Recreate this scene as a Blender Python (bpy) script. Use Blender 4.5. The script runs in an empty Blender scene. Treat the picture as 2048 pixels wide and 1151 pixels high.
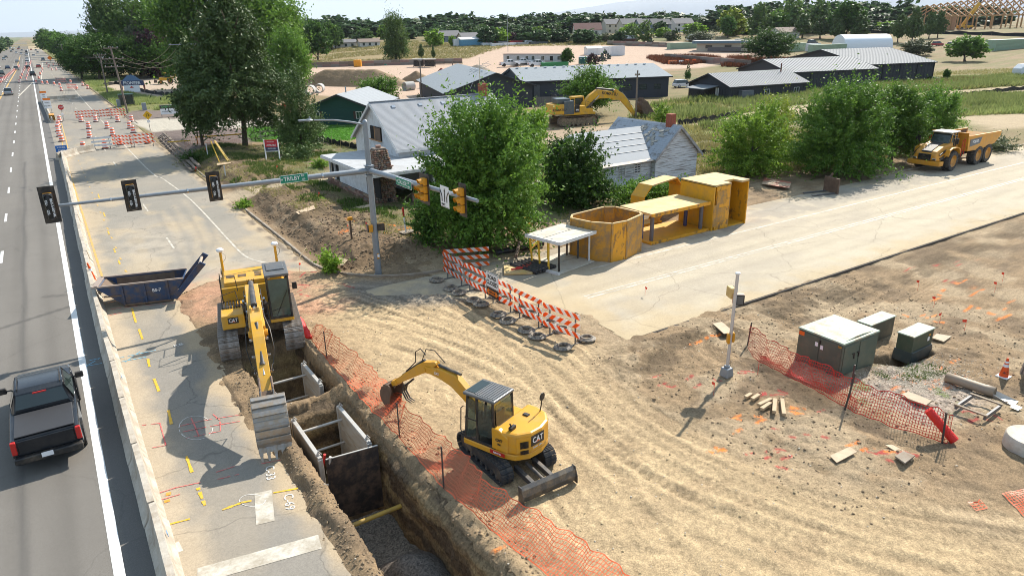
import bpy, bmesh, math, random
import numpy as np
from mathutils import Matrix, Vector
random.seed(7); RNG=np.random.default_rng(11)
SC=bpy.context.scene; COL=SC.collection
R=math.radians; PI=math.pi
# ---------------------------------------------------------------- camera, sky, sun, exposure
F_PX=1402.; PT=R(20.4); RO=R(1.1); AZ=R(32.8); CX,CY,CZ=0.75,-33.9,13.0
cam=bpy.data.cameras.new('camera'); camo=bpy.data.objects.new('camera',cam); COL.objects.link(camo)
cam.sensor_width=36; cam.lens=F_PX/2048*36; cam.clip_start=.3; cam.clip_end=60000
_f=Vector((math.sin(AZ)*math.cos(PT),math.cos(AZ)*math.cos(PT),-math.sin(PT)))
_r0=Vector((math.cos(AZ),-math.sin(AZ),0)); _u0=_r0.cross(_f)
_rr=_r0*math.cos(RO)-_u0*math.sin(RO); _uu=_u0*math.cos(RO)+_r0*math.sin(RO)
camo.matrix_world=Matrix(((_rr.x,_uu.x,-_f.x,CX),(_rr.y,_uu.y,-_f.y,CY),(_rr.z,_uu.z,-_f.z,CZ),(0,0,0,1)))
SC.camera=camo
SUN_AZ=AZ+R(35.0); SUN_EL=R(40.6)       # compass-like: angle from +Y towards +X
world=bpy.data.worlds.new('World'); SC.world=world; world.use_nodes=True
_n=world.node_tree.nodes; _l=world.node_tree.links
_bg=_n['Background']; _bg.inputs[1].default_value=.074
_sky=_n.new('ShaderNodeTexSky'); _sky.sky_type='NISHITA'; _sky.sun_disc=False
_sky.sun_elevation=SUN_EL; _sky.sun_rotation=SUN_AZ; _sky.air_density=1.0; _sky.dust_density=.7; _sky.ozone_density=1.6; _sky.altitude=1500
# thin high cloud, whitening patches of the whole sky dome
_tc=_n.new('ShaderNodeTexCoord'); _mp=_n.new('ShaderNodeMapping'); _mp.inputs['Scale'].default_value=(1.6,1.6,7)
_ns=_n.new('ShaderNodeTexNoise'); _ns.inputs['Scale'].default_value=1.7; _ns.inputs['Detail'].default_value=5
_cr=_n.new('ShaderNodeValToRGB'); _cr.color_ramp.elements[0].position=.35; _cr.color_ramp.elements[1].position=.8
_cr.color_ramp.elements[0].color=(.25,.25,.25,1); _cr.color_ramp.elements[1].color=(.75,.75,.75,1)
_mx=_n.new('ShaderNodeMixRGB'); _mx.inputs[2].default_value=(6.9,9.0,10.8,1)
_l.new(_tc.outputs['Generated'],_mp.inputs[0]); _l.new(_mp.outputs[0],_ns.inputs['Vector']); _l.new(_ns.outputs[0],_cr.inputs[0])
_l.new(_cr.outputs[0],_mx.inputs[0]); _l.new(_sky.outputs[0],_mx.inputs[1]); _l.new(_mx.outputs[0],_bg.inputs[0])
sund=bpy.data.lights.new('sun','SUN'); sund.energy=4.6; sund.angle=R(.5); sund.color=(1,.935,.83)
suno=bpy.data.objects.new('sun',sund); COL.objects.link(suno)
_sd=Vector((math.sin(SUN_AZ)*math.cos(SUN_EL),math.cos(SUN_AZ)*math.cos(SUN_EL),math.sin(SUN_EL)))
suno.rotation_euler=_sd.to_track_quat('Z','Y').to_euler()
SC.view_settings.view_transform='Standard'; SC.view_settings.look='None'; SC.view_settings.exposure=.84
SC.view_settings.gamma=1; SC.view_settings.use_curve_mapping=False
SC.render.engine='CYCLES'; SC.cycles.pixel_filter_type='BLACKMAN_HARRIS'; SC.cycles.filter_width=.95
SC.cycles.max_bounces=5; SC.cycles.diffuse_bounces=2; SC.cycles.glossy_bounces=2; SC.cycles.transmission_bounces=4; SC.cycles.transparent_max_bounces=8
# ---------------------------------------------------------------- picture point -> place on the ground
def ray(px,py):
    u=(px-1024)/F_PX; v=(py-575.5)/F_PX; c,s=math.cos(RO),math.sin(RO)
    x=c*u-s*v; y=s*u+c*v
    f,d=math.cos(PT)-y*math.sin(PT), math.sin(PT)+y*math.cos(PT)
    ca,sa=math.cos(AZ),math.sin(AZ)
    return (x*ca+f*sa,-x*sa+f*ca,-d)
def P(px,py,z=0.):
    d=ray(px,py); t=(CZ-z)/-d[2]
    return (CX+d[0]*t,CY+d[1]*t)
def HT(bx,by,tx,ty,z0=0.):
    b=P(bx,by,z0); d=ray(tx,ty)
    return CZ+d[2]/math.hypot(d[0],d[1])*math.hypot(b[0]-CX,b[1]-CY)
def dist(x,y): return math.hypot(x-CX,y-CY)
# ---------------------------------------------------------------- materials
def _new(name):
    m=bpy.data.materials.new(name); m.use_nodes=True
    return m,m.node_tree.nodes,m.node_tree.links,m.node_tree.nodes['Principled BSDF']
MC={}
def mk(name,col,rough=.6,metal=0.,var=.18,scale=3.,dirt=None,da=0.,ds=1.2,bump=0.,bs=30.,spec=None,trans=0.,alpha=1.,emit=None,stretch=None,dlo=.45,dhi=.7):
    """painted / worn surface: base colour, mottling, blotches of dirt, fine relief"""
    if name in MC: return MC[name]
    m,n,l,b=_new(name); b.inputs['Roughness'].default_value=rough; b.inputs['Metallic'].default_value=metal
    if spec is not None: b.inputs['Specular IOR Level'].default_value=spec
    tc=n.new('ShaderNodeTexCoord'); src=tc.outputs['Object']
    if stretch:
        mp=n.new('ShaderNodeMapping'); mp.inputs['Scale'].default_value=stretch; l.new(src,mp.inputs[0]); src=mp.outputs[0]
    ns=n.new('ShaderNodeTexNoise'); ns.inputs['Scale'].default_value=scale; ns.inputs['Detail'].default_value=6; ns.inputs['Roughness'].default_value=.65
    l.new(src,ns.inputs['Vector'])
    mr=n.new('ShaderNodeMapRange'); mr.inputs[1].default_value=.25; mr.inputs[2].default_value=.75; mr.inputs[3].default_value=1-var; mr.inputs[4].default_value=1+var
    l.new(ns.outputs[0],mr.inputs[0])
    mu=n.new('ShaderNodeMixRGB'); mu.blend_type='MULTIPLY'; mu.inputs[0].default_value=1; mu.inputs[1].default_value=(*col,1); l.new(mr.outputs[0],mu.inputs[2])
    out=mu.outputs[0]
    if dirt:
        n2=n.new('ShaderNodeTexNoise'); n2.inputs['Scale'].default_value=ds; n2.inputs['Detail'].default_value=8; n2.inputs['Roughness'].default_value=.7; l.new(src,n2.inputs['Vector'])
        m2=n.new('ShaderNodeMapRange'); m2.inputs[1].default_value=dlo; m2.inputs[2].default_value=dhi; m2.inputs[3].default_value=0; m2.inputs[4].default_value=da; l.new(n2.outputs[0],m2.inputs[0])
        mx=n.new('ShaderNodeMixRGB'); mx.inputs[2].default_value=(*dirt,1); l.new(m2.outputs[0],mx.inputs[0]); l.new(out,mx.inputs[1]); out=mx.outputs[0]
    l.new(out,b.inputs['Base Color'])
    if bump:
        n3=n.new('ShaderNodeTexNoise'); n3.inputs['Scale'].default_value=bs; n3.inputs['Detail'].default_value=5; l.new(src,n3.inputs['Vector'])
        bm=n.new('ShaderNodeBump'); bm.inputs['Strength'].default_value=1; bm.inputs['Distance'].default_value=bump; l.new(n3.outputs[0],bm.inputs['Height']); l.new(bm.outputs[0],b.inputs['Normal'])
    if trans: b.inputs['Transmission Weight'].default_value=trans
    if alpha<1: b.inputs['Alpha'].default_value=alpha
    if emit: b.inputs['Emission Color'].default_value=(*emit[0],1); b.inputs['Emission Strength'].default_value=emit[1]
    MC[name]=m; return m
def mk_attr(name,scales=(.6,9.,60.),amps=(.10,.14,.16),bump=.02,bs=14.,rough=.95,speck=.25,spk=40.,crack=0.,stretch=None):
    """colour comes from the mesh's own colour layer; mottling, stones and relief on top, all in world metres"""
    m,n,l,b=_new(name); b.inputs['Roughness'].default_value=rough; b.inputs['Specular IOR Level'].default_value=.2
    at=n.new('ShaderNodeAttribute'); at.attribute_name='Col'; g=n.new('ShaderNodeNewGeometry'); src=g.outputs['Position']
    if stretch:
        mp=n.new('ShaderNodeMapping'); mp.inputs['Scale'].default_value=stretch; l.new(src,mp.inputs[0]); src=mp.outputs[0]
    out=at.outputs['Color']; hs=[]
    for s,a in zip(scales,amps):
        ns=n.new('ShaderNodeTexNoise'); ns.inputs['Scale'].default_value=s; ns.inputs['Detail'].default_value=5; ns.inputs['Roughness'].default_value=.7; l.new(src,ns.inputs['Vector'])
        mr=n.new('ShaderNodeMapRange'); mr.inputs[1].default_value=.28; mr.inputs[2].default_value=.72; mr.inputs[3].default_value=1-a; mr.inputs[4].default_value=1+a; l.new(ns.outputs[0],mr.inputs[0])
        mu=n.new('ShaderNodeMixRGB'); mu.blend_type='MULTIPLY'; mu.inputs[0].default_value=1; l.new(out,mu.inputs[1]); l.new(mr.outputs[0],mu.inputs[2]); out=mu.outputs[0]; hs.append(ns)
    if speck:
        vo=n.new('ShaderNodeTexVoronoi'); vo.inputs['Scale'].default_value=spk; l.new(g.outputs['Position'],vo.inputs['Vector'])
        sx=n.new('ShaderNodeSeparateXYZ'); l.new(vo.outputs['Color'],sx.inputs[0])
        mr=n.new('ShaderNodeMapRange'); mr.inputs[1].default_value=0; mr.inputs[2].default_value=1; mr.inputs[3].default_value=1-speck; mr.inputs[4].default_value=1+speck; l.new(sx.outputs[0],mr.inputs[0])
        mu=n.new('ShaderNodeMixRGB'); mu.blend_type='MULTIPLY'; mu.inputs[0].default_value=1; l.new(out,mu.inputs[1]); l.new(mr.outputs[0],mu.inputs[2]); out=mu.outputs[0]
    if crack:
        nw=n.new('ShaderNodeTexNoise'); nw.inputs['Scale'].default_value=.8; nw.inputs['Detail'].default_value=4; l.new(g.outputs['Position'],nw.inputs['Vector'])
        ad=n.new('ShaderNodeMixRGB'); ad.blend_type='ADD'; ad.inputs[0].default_value=1.; l.new(g.outputs['Position'],ad.inputs[1]); l.new(nw.outputs['Color'],ad.inputs[2])
        v2=n.new('ShaderNodeTexVoronoi'); v2.feature='DISTANCE_TO_EDGE'; v2.inputs['Scale'].default_value=.17; l.new(ad.outputs[0],v2.inputs['Vector'])
        mr=n.new('ShaderNodeMapRange'); mr.inputs[1].default_value=.0; mr.inputs[2].default_value=.006; mr.inputs[3].default_value=1-crack; mr.inputs[4].default_value=1; l.new(v2.outputs[0],mr.inputs[0])
        mu=n.new('ShaderNodeMixRGB'); mu.blend_type='MULTIPLY'; mu.inputs[0].default_value=1; l.new(out,mu.inputs[1]); l.new(mr.outputs[0],mu.inputs[2]); out=mu.outputs[0]
    l.new(out,b.inputs['Base Color'])
    if bump:
        n3=n.new('ShaderNodeTexNoise'); n3.inputs['Scale'].default_value=bs; n3.inputs['Detail'].default_value=8; n3.inputs['Roughness'].default_value=.75; l.new(src,n3.inputs['Vector'])
        bm=n.new('ShaderNodeBump'); bm.inputs['Strength'].default_value=1; bm.inputs['Distance'].default_value=bump; l.new(n3.outputs[0],bm.inputs['Height']); l.new(bm.outputs[0],b.inputs['Normal'])
    return m
def leafmat(name,c1,c2,scale=1.2,trans=.35,rough=.55):
    m,n,l,b=_new(name); b.inputs['Roughness'].default_value=rough; b.inputs['Specular IOR Level'].default_value=.3
    oi=n.new('ShaderNodeObjectInfo'); g=n.new('ShaderNodeNewGeometry')
    ns=n.new('ShaderNodeTexNoise'); ns.inputs['Scale'].default_value=scale; ns.inputs['Detail'].default_value=4; l.new(g.outputs['Position'],ns.inputs['Vector'])
    mr=n.new('ShaderNodeMapRange'); mr.inputs[1].default_value=.3; mr.inputs[2].default_value=.7; l.new(ns.outputs[0],mr.inputs[0])
    ad=n.new('ShaderNodeMath'); ad.operation='MULTIPLY_ADD'; ad.inputs[1].default_value=.45; l.new(g.outputs['Random Per Island'],ad.inputs[0])
    m2=n.new('ShaderNodeMath'); m2.operation='MULTIPLY'; m2.inputs[1].default_value=.55; l.new(mr.outputs[0],m2.inputs[0]); l.new(m2.outputs[0],ad.inputs[2])
    mx=n.new('ShaderNodeMixRGB'); mx.inputs[1].default_value=(*c1,1); mx.inputs[2].default_value=(*c2,1); l.new(ad.outputs[0],mx.inputs[0])
    hv=n.new('ShaderNodeHueSaturation'); l.new(mx.outputs[0],hv.inputs['Color'])
    mv=n.new('ShaderNodeMapRange'); mv.inputs[3].default_value=.8; mv.inputs[4].default_value=1.2; l.new(oi.outputs['Random'],mv.inputs[0]); l.new(mv.outputs[0],hv.inputs['Value'])
    l.new(hv.outputs[0],b.inputs['Base Color'])
    tr=n.new('ShaderNodeBsdfTranslucent'); l.new(hv.outputs[0],tr.inputs['Color'])
    ms=n.new('ShaderNodeMixShader'); ms.inputs[0].default_value=trans; l.new(b.outputs[0],ms.inputs[1]); l.new(tr.outputs[0],ms.inputs[2])
    l.new(ms.outputs[0],n['Material Output'].inputs['Surface']); return m
# ---------------------------------------------------------------- mesh builder
class MB:
    def __init__(s): s.v=[]; s.f=[]
    def add(s,vs,fs,M=None):
        b=len(s.v)
        s.v+= [tuple(M@Vector(p)) for p in vs] if M is not None else [tuple(p) for p in vs]
        s.f+= [tuple(b+i for i in f) for f in fs]; return s
    def box(s,c,d,rot=(0,0,0),M=None,taper=1.):
        x,y,z=d[0]/2,d[1]/2,d[2]/2; t=taper
        vs=[(-x,-y,-z),(x,-y,-z),(x,y,-z),(-x,y,-z),(-x*t,-y*t,z),(x*t,-y*t,z),(x*t,y*t,z),(-x*t,y*t,z)]
        T=Matrix.Translation(c)@Matrix.Rotation(rot[2],4,'Z')@Matrix.Rotation(rot[1],4,'Y')@Matrix.Rotation(rot[0],4,'X')
        if M is not None: T=M@T
        return s.add(vs,[(0,3,2,1),(4,5,6,7),(0,1,5,4),(1,2,6,5),(2,3,7,6),(3,0,4,7)],T)
    def hexa(s,p,M=None): return s.add(p,[(0,3,2,1),(4,5,6,7),(0,1,5,4),(1,2,6,5),(2,3,7,6),(3,0,4,7)],M)
    def prism(s,poly,a,b,plane='xz',M=None):
        """poly in a plane, extruded from a to b along the third axis"""
        n=len(poly)
        mp={'xz':lambda p,h:(p[0],h,p[1]),'xy':lambda p,h:(p[0],p[1],h),'yz':lambda p,h:(h,p[0],p[1])}[plane]
        vs=[mp(p,a) for p in poly]+[mp(p,b) for p in poly]
        fs=[tuple(range(n)),tuple(range(2*n-1,n-1,-1))]+[(i,i+n,(i+1)%n+n,(i+1)%n) for i in range(n)]
        return s.add(vs,fs,M)
    def tube(s,pts,r,n=8,caps=True,M=None,flat=1.):
        pts=[Vector(p) for p in pts]; rs=r if isinstance(r,(list,tuple)) else [r]*len(pts); vs=[]; fs=[]
        up=None
        for i,p in enumerate(pts):
            t=(pts[min(i+1,len(pts)-1)]-pts[max(i-1,0)]).normalized()
            if up is None:
                up=Vector((0,0,1)) if abs(t.z)<.9 else Vector((1,0,0))
            a=t.cross(up).normalized(); b=a.cross(t).normalized(); up=b
            for k in range(n):
                th=2*PI*k/n; vs.append(p+(a*math.cos(th)+b*math.sin(th)*flat)*rs[i])
        for i in range(len(pts)-1):
            for k in range(n): fs.append((i*n+k,i*n+(k+1)%n,(i+1)*n+(k+1)%n,(i+1)*n+k))
        if caps: fs.append(tuple(range(n-1,-1,-1))); fs.append(tuple((len(pts)-1)*n+k for k in range(n)))
        return s.add(vs,fs,M)
    def lathe(s,prof,n=16,c=(0,0,0),M=None,cap=True,axis='z'):
        vs=[];fs=[]
        for r,z in prof:
            for k in range(n):
                th=2*PI*k/n; q=(r*math.cos(th),r*math.sin(th),z)
                if axis=='y': q=(q[0],q[2],q[1])
                if axis=='x': q=(q[2],q[0],q[1])
                vs.append((c[0]+q[0],c[1]+q[1],c[2]+q[2]))
        for i in range(len(prof)-1):
            for k in range(n): fs.append((i*n+k,i*n+(k+1)%n,(i+1)*n+(k+1)%n,(i+1)*n+k))
        if cap: fs.append(tuple(range(n-1,-1,-1))); fs.append(tuple((len(prof)-1)*n+k for k in range(n)))
        return s.add(vs,fs,M)
    def mesh(s,name,mt,smooth=False):
        me=bpy.data.meshes.new(name); me.from_pydata(s.v,[],s.f); me.update()
        bm=bmesh.new(); bm.from_mesh(me); bmesh.ops.recalc_face_normals(bm,faces=bm.faces); bm.to_mesh(me); bm.free()
        if mt: me.materials.append(mt)
        if smooth: me.shade_smooth(); me.set_sharp_from_angle(angle=.7)
        return me
    def build(s,name,mt,parent=None,smooth=False,bevel=0.,loc=None,rz=0.):
        o=bpy.data.objects.new(name,s.mesh(name,mt,smooth)); COL.objects.link(o)
        if parent is not None: o.parent=parent
        if loc is not None: o.location=loc
        if rz: o.rotation_euler[2]=rz
        if bevel:
            b=o.modifiers.new('bevel','BEVEL'); b.width=bevel; b.segments=1 if bevel<.04 else 2; b.limit_method='ANGLE'; b.angle_limit=.6
        return o
def np_mesh(name,V,Fq,mt,smooth=False,col=None):
    """big mesh straight from arrays; Fq is an (n,3) or (n,4) index array"""
    me=bpy.data.meshes.new(name); k=Fq.shape[1]; n=len(Fq)
    me.vertices.add(len(V)); me.vertices.foreach_set('co',np.ascontiguousarray(V,dtype=np.float32).ravel())
    me.loops.add(n*k); me.loops.foreach_set('vertex_index',np.ascontiguousarray(Fq,dtype=np.int32).ravel())
    me.polygons.add(n); me.polygons.foreach_set('loop_start',np.arange(0,n*k,k,dtype=np.int32)); me.polygons.foreach_set('loop_total',np.full(n,k,dtype=np.int32))
    me.update(calc_edges=True)
    if col is not None:
        ca=me.color_attributes.new('Col','FLOAT_COLOR','POINT'); c4=np.ones((len(V),4),np.float32); c4[:,:3]=col; ca.data.foreach_set('color',c4.ravel())
    if mt: me.materials.append(mt)
    if smooth: me.shade_smooth()
    me.validate(); return me
def link(name,me,parent=None,loc=None,rz=0.):
    o=bpy.data.objects.new(name,me); COL.objects.link(o)
    if parent is not None: o.parent=parent
    if loc is not None: o.location=loc
    if rz: o.rotation_euler[2]=rz
    return o
def tag(o,label=None,cat=None,group=None,kind=None):
    if label: o['label']=label
    if cat: o['category']=cat
    if group: o['group']=group
    if kind: o['kind']=kind
    return o
def thing(name,label,cat,loc=(0,0,0),rz=0.,group=None,scale=1.):
    o=bpy.data.objects.new(name,None); COL.objects.link(o); o.empty_display_size=.3
    o.location=loc if len(loc)==3 else (*loc,0); o.rotation_euler[2]=rz; o.scale=(scale,)*3
    return tag(o,label,cat,group)
KIDS={}
def dup(root,loc,rz=0.,label=None,scale=None,group=None,cat=None):
    """copy of a thing with copies of its parts and sub-parts (mesh data shared)"""
    def cp(o,par):
        c=o.copy(); COL.objects.link(c)
        if par is not None: c.parent=par; c.matrix_parent_inverse=o.matrix_parent_inverse
        for ch in o.children: cp(ch,c)
        return c
    r_=cp(root,None); r_.location=loc if len(loc)==3 else (*loc,0); r_.rotation_euler[2]=rz
    if scale is not None: r_.scale=(scale,)*3 if not isinstance(scale,(tuple,list)) else scale
    if label: r_['label']=label
    if group: r_['group']=group
    if cat: r_['category']=cat
    return r_
_tx={}
def text(body,size,mt,parent,loc,rot,name='lettering',ext=.004,align='CENTER',shear=0.,bold=0.,sx=1.):
    """lettering as a thin raised mesh; rot = euler"""
    key=(body,size,ext,align,shear,bold,sx,mt.name)
    if key not in _tx:
        cu=bpy.data.curves.new('t','FONT'); cu.body=body; cu.size=size; cu.extrude=ext; cu.align_x=align; cu.align_y='CENTER'; cu.shear=shear; cu.offset=bold; cu.resolution_u=2
        cu.space_line=.95
        ob=bpy.data.objects.new('t',cu); me=bpy.data.meshes.new_from_object(ob); me.materials.clear(); me.materials.append(mt); bpy.data.objects.remove(ob); bpy.data.curves.remove(cu)
        if sx!=1.: me.transform(Matrix.Diagonal((sx,1,1,1)))
        _tx[key]=me
    o=link(name,_tx[key],parent,loc); o.rotation_euler=rot; return o
# ---------------------------------------------------------------- noise on arrays
def _hash(ix,iy,s):
    h=(ix.astype(np.int64)*374761393+iy.astype(np.int64)*668265263+s*1442695041)&0xffffffff
    h=((h^(h>>13))*1274126177)&0xffffffff
    return ((h^(h>>16))&0xffff)/65535.
def vnoise(x,y,s=0):
    ix=np.floor(x); iy=np.floor(y); fx=x-ix; fy=y-iy; fx=fx*fx*(3-2*fx); fy=fy*fy*(3-2*fy)
    a=_hash(ix,iy,s); b=_hash(ix+1,iy,s); c=_hash(ix,iy+1,s); d=_hash(ix+1,iy+1,s)
    return (a*(1-fx)+b*fx)*(1-fy)+(c*(1-fx)+d*fx)*fy
def fbm(x,y,sc=1.,o=4,s=0,g=.5):
    t=0;a=1;w=0
    for k in range(o): t=t+a*vnoise(x*sc,y*sc,s+k*17); w+=a; a*=g; sc*=2.03
    return t/w
def sstep(a,b,x): t=np.clip((x-a)/(b-a),0,1); return t*t*(3-2*t)
def sdist(x,y,poly):
    """signed distance to a polygon, positive inside"""
    d=np.full(x.shape,1e9); ins=np.zeros(x.shape,bool); n=len(poly)
    for i in range(n):
        x0,y0=poly[i]; x1,y1=poly[(i+1)%n]; ex,ey=x1-x0,y1-y0
        t=np.clip(((x-x0)*ex+(y-y0)*ey)/(ex*ex+ey*ey+1e-12),0,1)
        d=np.minimum(d,(x-x0-t*ex)**2+(y-y0-t*ey)**2)
        if y0!=y1:
            c=((y0>y)!=(y1>y))&(x<(x1-x0)*(y-y0)/(y1-y0)+x0); ins^=c
    return np.where(ins,1,-1)*np.sqrt(d)
def pdist(x,y,pts):
    """distance to a polyline, arc length and side at the nearest place"""
    d=np.full(x.shape,1e9); s=np.zeros(x.shape); sd=np.zeros(x.shape); acc=0
    for (x0,y0),(x1,y1) in zip(pts[:-1],pts[1:]):
        ex,ey=x1-x0,y1-y0; L=math.hypot(ex,ey)+1e-9; t=np.clip(((x-x0)*ex+(y-y0)*ey)/L/L,0,1)
        q=(x-x0-t*ex)**2+(y-y0-t*ey)**2; m=q<d; d=np.where(m,q,d); s=np.where(m,acc+t*L,s); sd=np.where(m,(ex*(y-y0)-ey*(x-x0))/L,sd); acc+=L
    return np.sqrt(d),s,sd
def spline(pts,n=12):
    out=[]; p=[pts[0]]+list(pts)+[pts[-1]]
    for i in range(1,len(p)-2):
        for k in range(n):
            t=k/n; out.append(tuple(.5*((2*p[i][j])+(-p[i-1][j]+p[i+1][j])*t+(2*p[i-1][j]-5*p[i][j]+4*p[i+1][j]-p[i+2][j])*t*t+(-p[i-1][j]+3*p[i][j]-3*p[i+1][j]+p[i+2][j])*t**3) for j in range(len(p[0]))))
    out.append(tuple(pts[-1])); return out
# ================================================================ THE GROUND
CLOSED=[(1.05,-70),(5.4,-70),(5.35,-21),(5.3,-18.9),(4.85,-16.2),(4.9,-13.8),(4.55,-10.6),(4.4,-9.2),(4.45,-6.9),(4.75,-5.2),(4.6,-1.4),(4.55,1.2),(4.5,4.9),(6.4,6.3),(8.8,6.6),(10.2,5.7),(12,4.6),(12,900),(1.05,900)]
TRILBY=[(13.2,-.2),(13.4,-1.2),(15.3,-2.6),(17.2,-4.6),(19.8,-7.3),(20.6,-9.8),(20.3,-12.9),(420,-13),(420,-.2)]
COLLEGE=[(-20,-70),(1.05,-70),(1.05,900),(-20,900)]
T2=[(5.52,-60),(8.14,-60),(8.12,-10.65),(5.55,-10.5)]
T1=[(5.45,-10.02),(8.15,-10.2),(8.3,-4.2),(5.5,-4.0)]
HOLE3=[(27.5,-21.2),(30.0,-21.3),(30.6,-20.3),(30.2,-20.0),(28.3,-20.1),(27.3,-19.7),(26.9,-20.4)]
def hill(x,y):
    """the land climbs gently away to the north-east"""
    d=np.hypot(np.asarray(x,float)-CX,np.asarray(y,float)-CY)
    return 8.5*sstep(200,470,d)*sstep(60,170,x)
def PG(u,v):
    """where the line of sight meets the rising land"""
    d=ray(u,v)
    if d[2]>-.0004: d=(d[0],d[1],-.0004)
    t=-CZ/d[2]
    if t<60: return (CX+d[0]*t,CY+d[1]*t)
    t=45.
    while t<20000:
        x,y,z=CX+d[0]*t,CY+d[1]*t,CZ+d[2]*t
        if z<=hill(x,y): return (x,y)
        t*=1.004
    return (x,y)
def px(*a): return [PG(u,v) for u,v in a]
LAWN=px((486,262),(505,290),(700,285),(740,272),(740,250),(640,252),(505,254))
YARD=px((560,158),(600,136),(820,120),(935,118),(1010,88),(1330,84),(1500,92),(1560,100),(1480,126),(1320,140),(1260,178),(1100,190),(850,205),(720,200),(570,185))
SITE2=px((215,165),(360,140),(372,182),(320,200),(212,178))
FIELD=px((590,128),(600,92),(760,84),(1010,80),(1200,80),(1340,88),(1010,94),(930,118),(820,122))
FIELD2=px((1560,205),(1830,150),(2400,120),(2400,235),(2048,245),(1650,235),(1300,245),(1300,225))
HILL=px((1500,118),(1780,62),(2400,44),(2400,200),(1850,180),(1540,130))
WEED=px((1240,262),(1290,215),(1500,190),(1700,178),(1900,162),(2400,135),(2400,200),(2048,224),(1880,240),(1600,250),(1400,275))
WEED2=px((1590,268),(1880,222),(2400,180),(2400,240),(2048,252),(1780,262))
TRACK=px((1100,262),(1290,255),(1370,246),(1480,232),(1620,212),(1850,190),(2400,150),(2400,164),(1900,200),(1700,222),(1600,242),(1470,250),(1340,258),(1260,275),(1080,276))
TRACK2=px((1880,240),(2048,233),(2400,214),(2400,244),(2048,260),(1960,262))
BEHIND=px((1320,280),(1600,262),(1900,262),(1840,310),(1660,345),(1500,355),(1400,372),(1330,380),(1300,330))
HOUSEYARD=px((340,330),(440,300),(700,290),(860,300),(1100,300),(1250,390),(1250,440),(1100,445),(900,480),(820,500),(640,470),(500,385))
ROCKBED=px((300,262),(318,240),(500,262),(540,282),(430,306),(355,318),(330,290))
GRAVELBED=px((245,238),(262,222),(340,222),(385,236),(370,240),(262,242))
SIDEST=px((250,243),(330,238),(560,236),(760,236),(1060,250),(1060,262),(740,258),(620,256),(505,256),(330,262),(306,266),(290,258))
SIDEST2=px((1000,280),(1100,262),(1290,258),(1240,278),(1100,295))
FARCITY=px((0,70),(0,95),(160,110),(420,95),(620,90),(1330,80),(1800,60),(2400,40),(2400,0))
GRAVR=px((1690,770),(1800,715),(1900,740),(1940,800),(1830,850))
SHOULD=px((12,0),(13,0),(14,0))
BAND=px((640,560),(820,575),(1020,640),(1200,700),(1230,760),(1320,830),(1560,930),(1800,1000),(2300,1090),(2300,1400),(1150,1400),(1060,1151),(900,930),(700,740),(600,640))
REDDIRT=px((330,600),(440,545),(600,540),(700,600),(620,640),(440,640),(350,620))
GREYPATCH=px((690,560),(900,556),(960,600),(800,612),(700,596))
WEEDR=px((1840,800),(1930,780),(1960,740),(1900,700),(1850,720))
def rot_noise(x,y):
    wx=fbm(x,y,.45,4,3)-.5; wy=fbm(x,y,.45,4,9)-.5
    return wx,wy
def bankh(x,y):
    """low bank behind the kerb, broken by the driveway"""
    n=fbm(x,y,.7,4,21)
    b=.75*sstep(12.6+.5*n,14.3+n,x)*(1-.75*sstep(16,24,x))*sstep(2.6,5.0,y)*(1-sstep(60,75,y))
    drv=1-sstep(1.5,3.5,np.abs(y-(27.5+(x-12)*.35)))
    return b*(1-.9*drv)
RUTS=[]
def _rut(pts,offs,amp=1.):
    base=spline([P(*q) for q in pts],8)
    for o in offs:
        b=np.array(base); t=np.gradient(b,axis=0); t/=np.linalg.norm(t,axis=1)[:,None]+1e-9
        RUTS.append((b+np.stack([-t[:,1],t[:,0]],1)*o,amp*random.uniform(.5,1.1),random.random()<.45))
_rut([(880,585),(1060,700),(1150,800),(1290,900),(1500,990),(1800,1070),(2300,1150)],[-1.7,-1.1,-.5,.4,.9,1.6,2.3,2.9])
_rut([(700,600),(950,690),(1080,760),(1180,870),(1350,980),(1600,1090),(1900,1200)],[-1.4,-.6,0,.9,1.6])
_rut([(600,650),(800,700),(960,770),(1120,900),(1250,1060),(1400,1251)],[-.9,0,.9,1.7])
_rut([(1215,690),(1215,780),(1300,860),(1500,955),(1750,1040),(2300,1110)],[-.5,0,.5,1.0,1.6])
_rut([(620,600),(760,640),(880,640),(1100,620),(1250,560)],[-.8,0,.8],.7)
_rut([(1240,690),(1500,600),(1750,500),(2200,380)],[-.9,0,.9],.8)
_rut([(1500,700),(1700,590),(1900,500),(2300,400)],[-.9,.9],.8)
_rut([(1760,1000),(1900,700),(2048,560)],[-.7,.7],.5)
_rut([(900,600),(860,760),(900,900),(1100,1151)],[.3,1.6],.7)
_rut([(1140,840),(1130,960),(1190,1151)],[-.5,.5],.9)
FLOW=[spline([P(*q) for q in l],4) for l in ([(880,585),(1060,700),(1150,800),(1290,900),(1500,990),(1800,1070),(2300,1150)],[(700,600),(950,690),(1080,760),(1180,870),(1350,980),(1600,1090),(1900,1200)],[(600,650),(800,700),(960,770),(1120,900),(1250,1060),(1400,1251)],[(1500,700),(1700,590),(1900,500),(2300,400)])]
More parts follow.
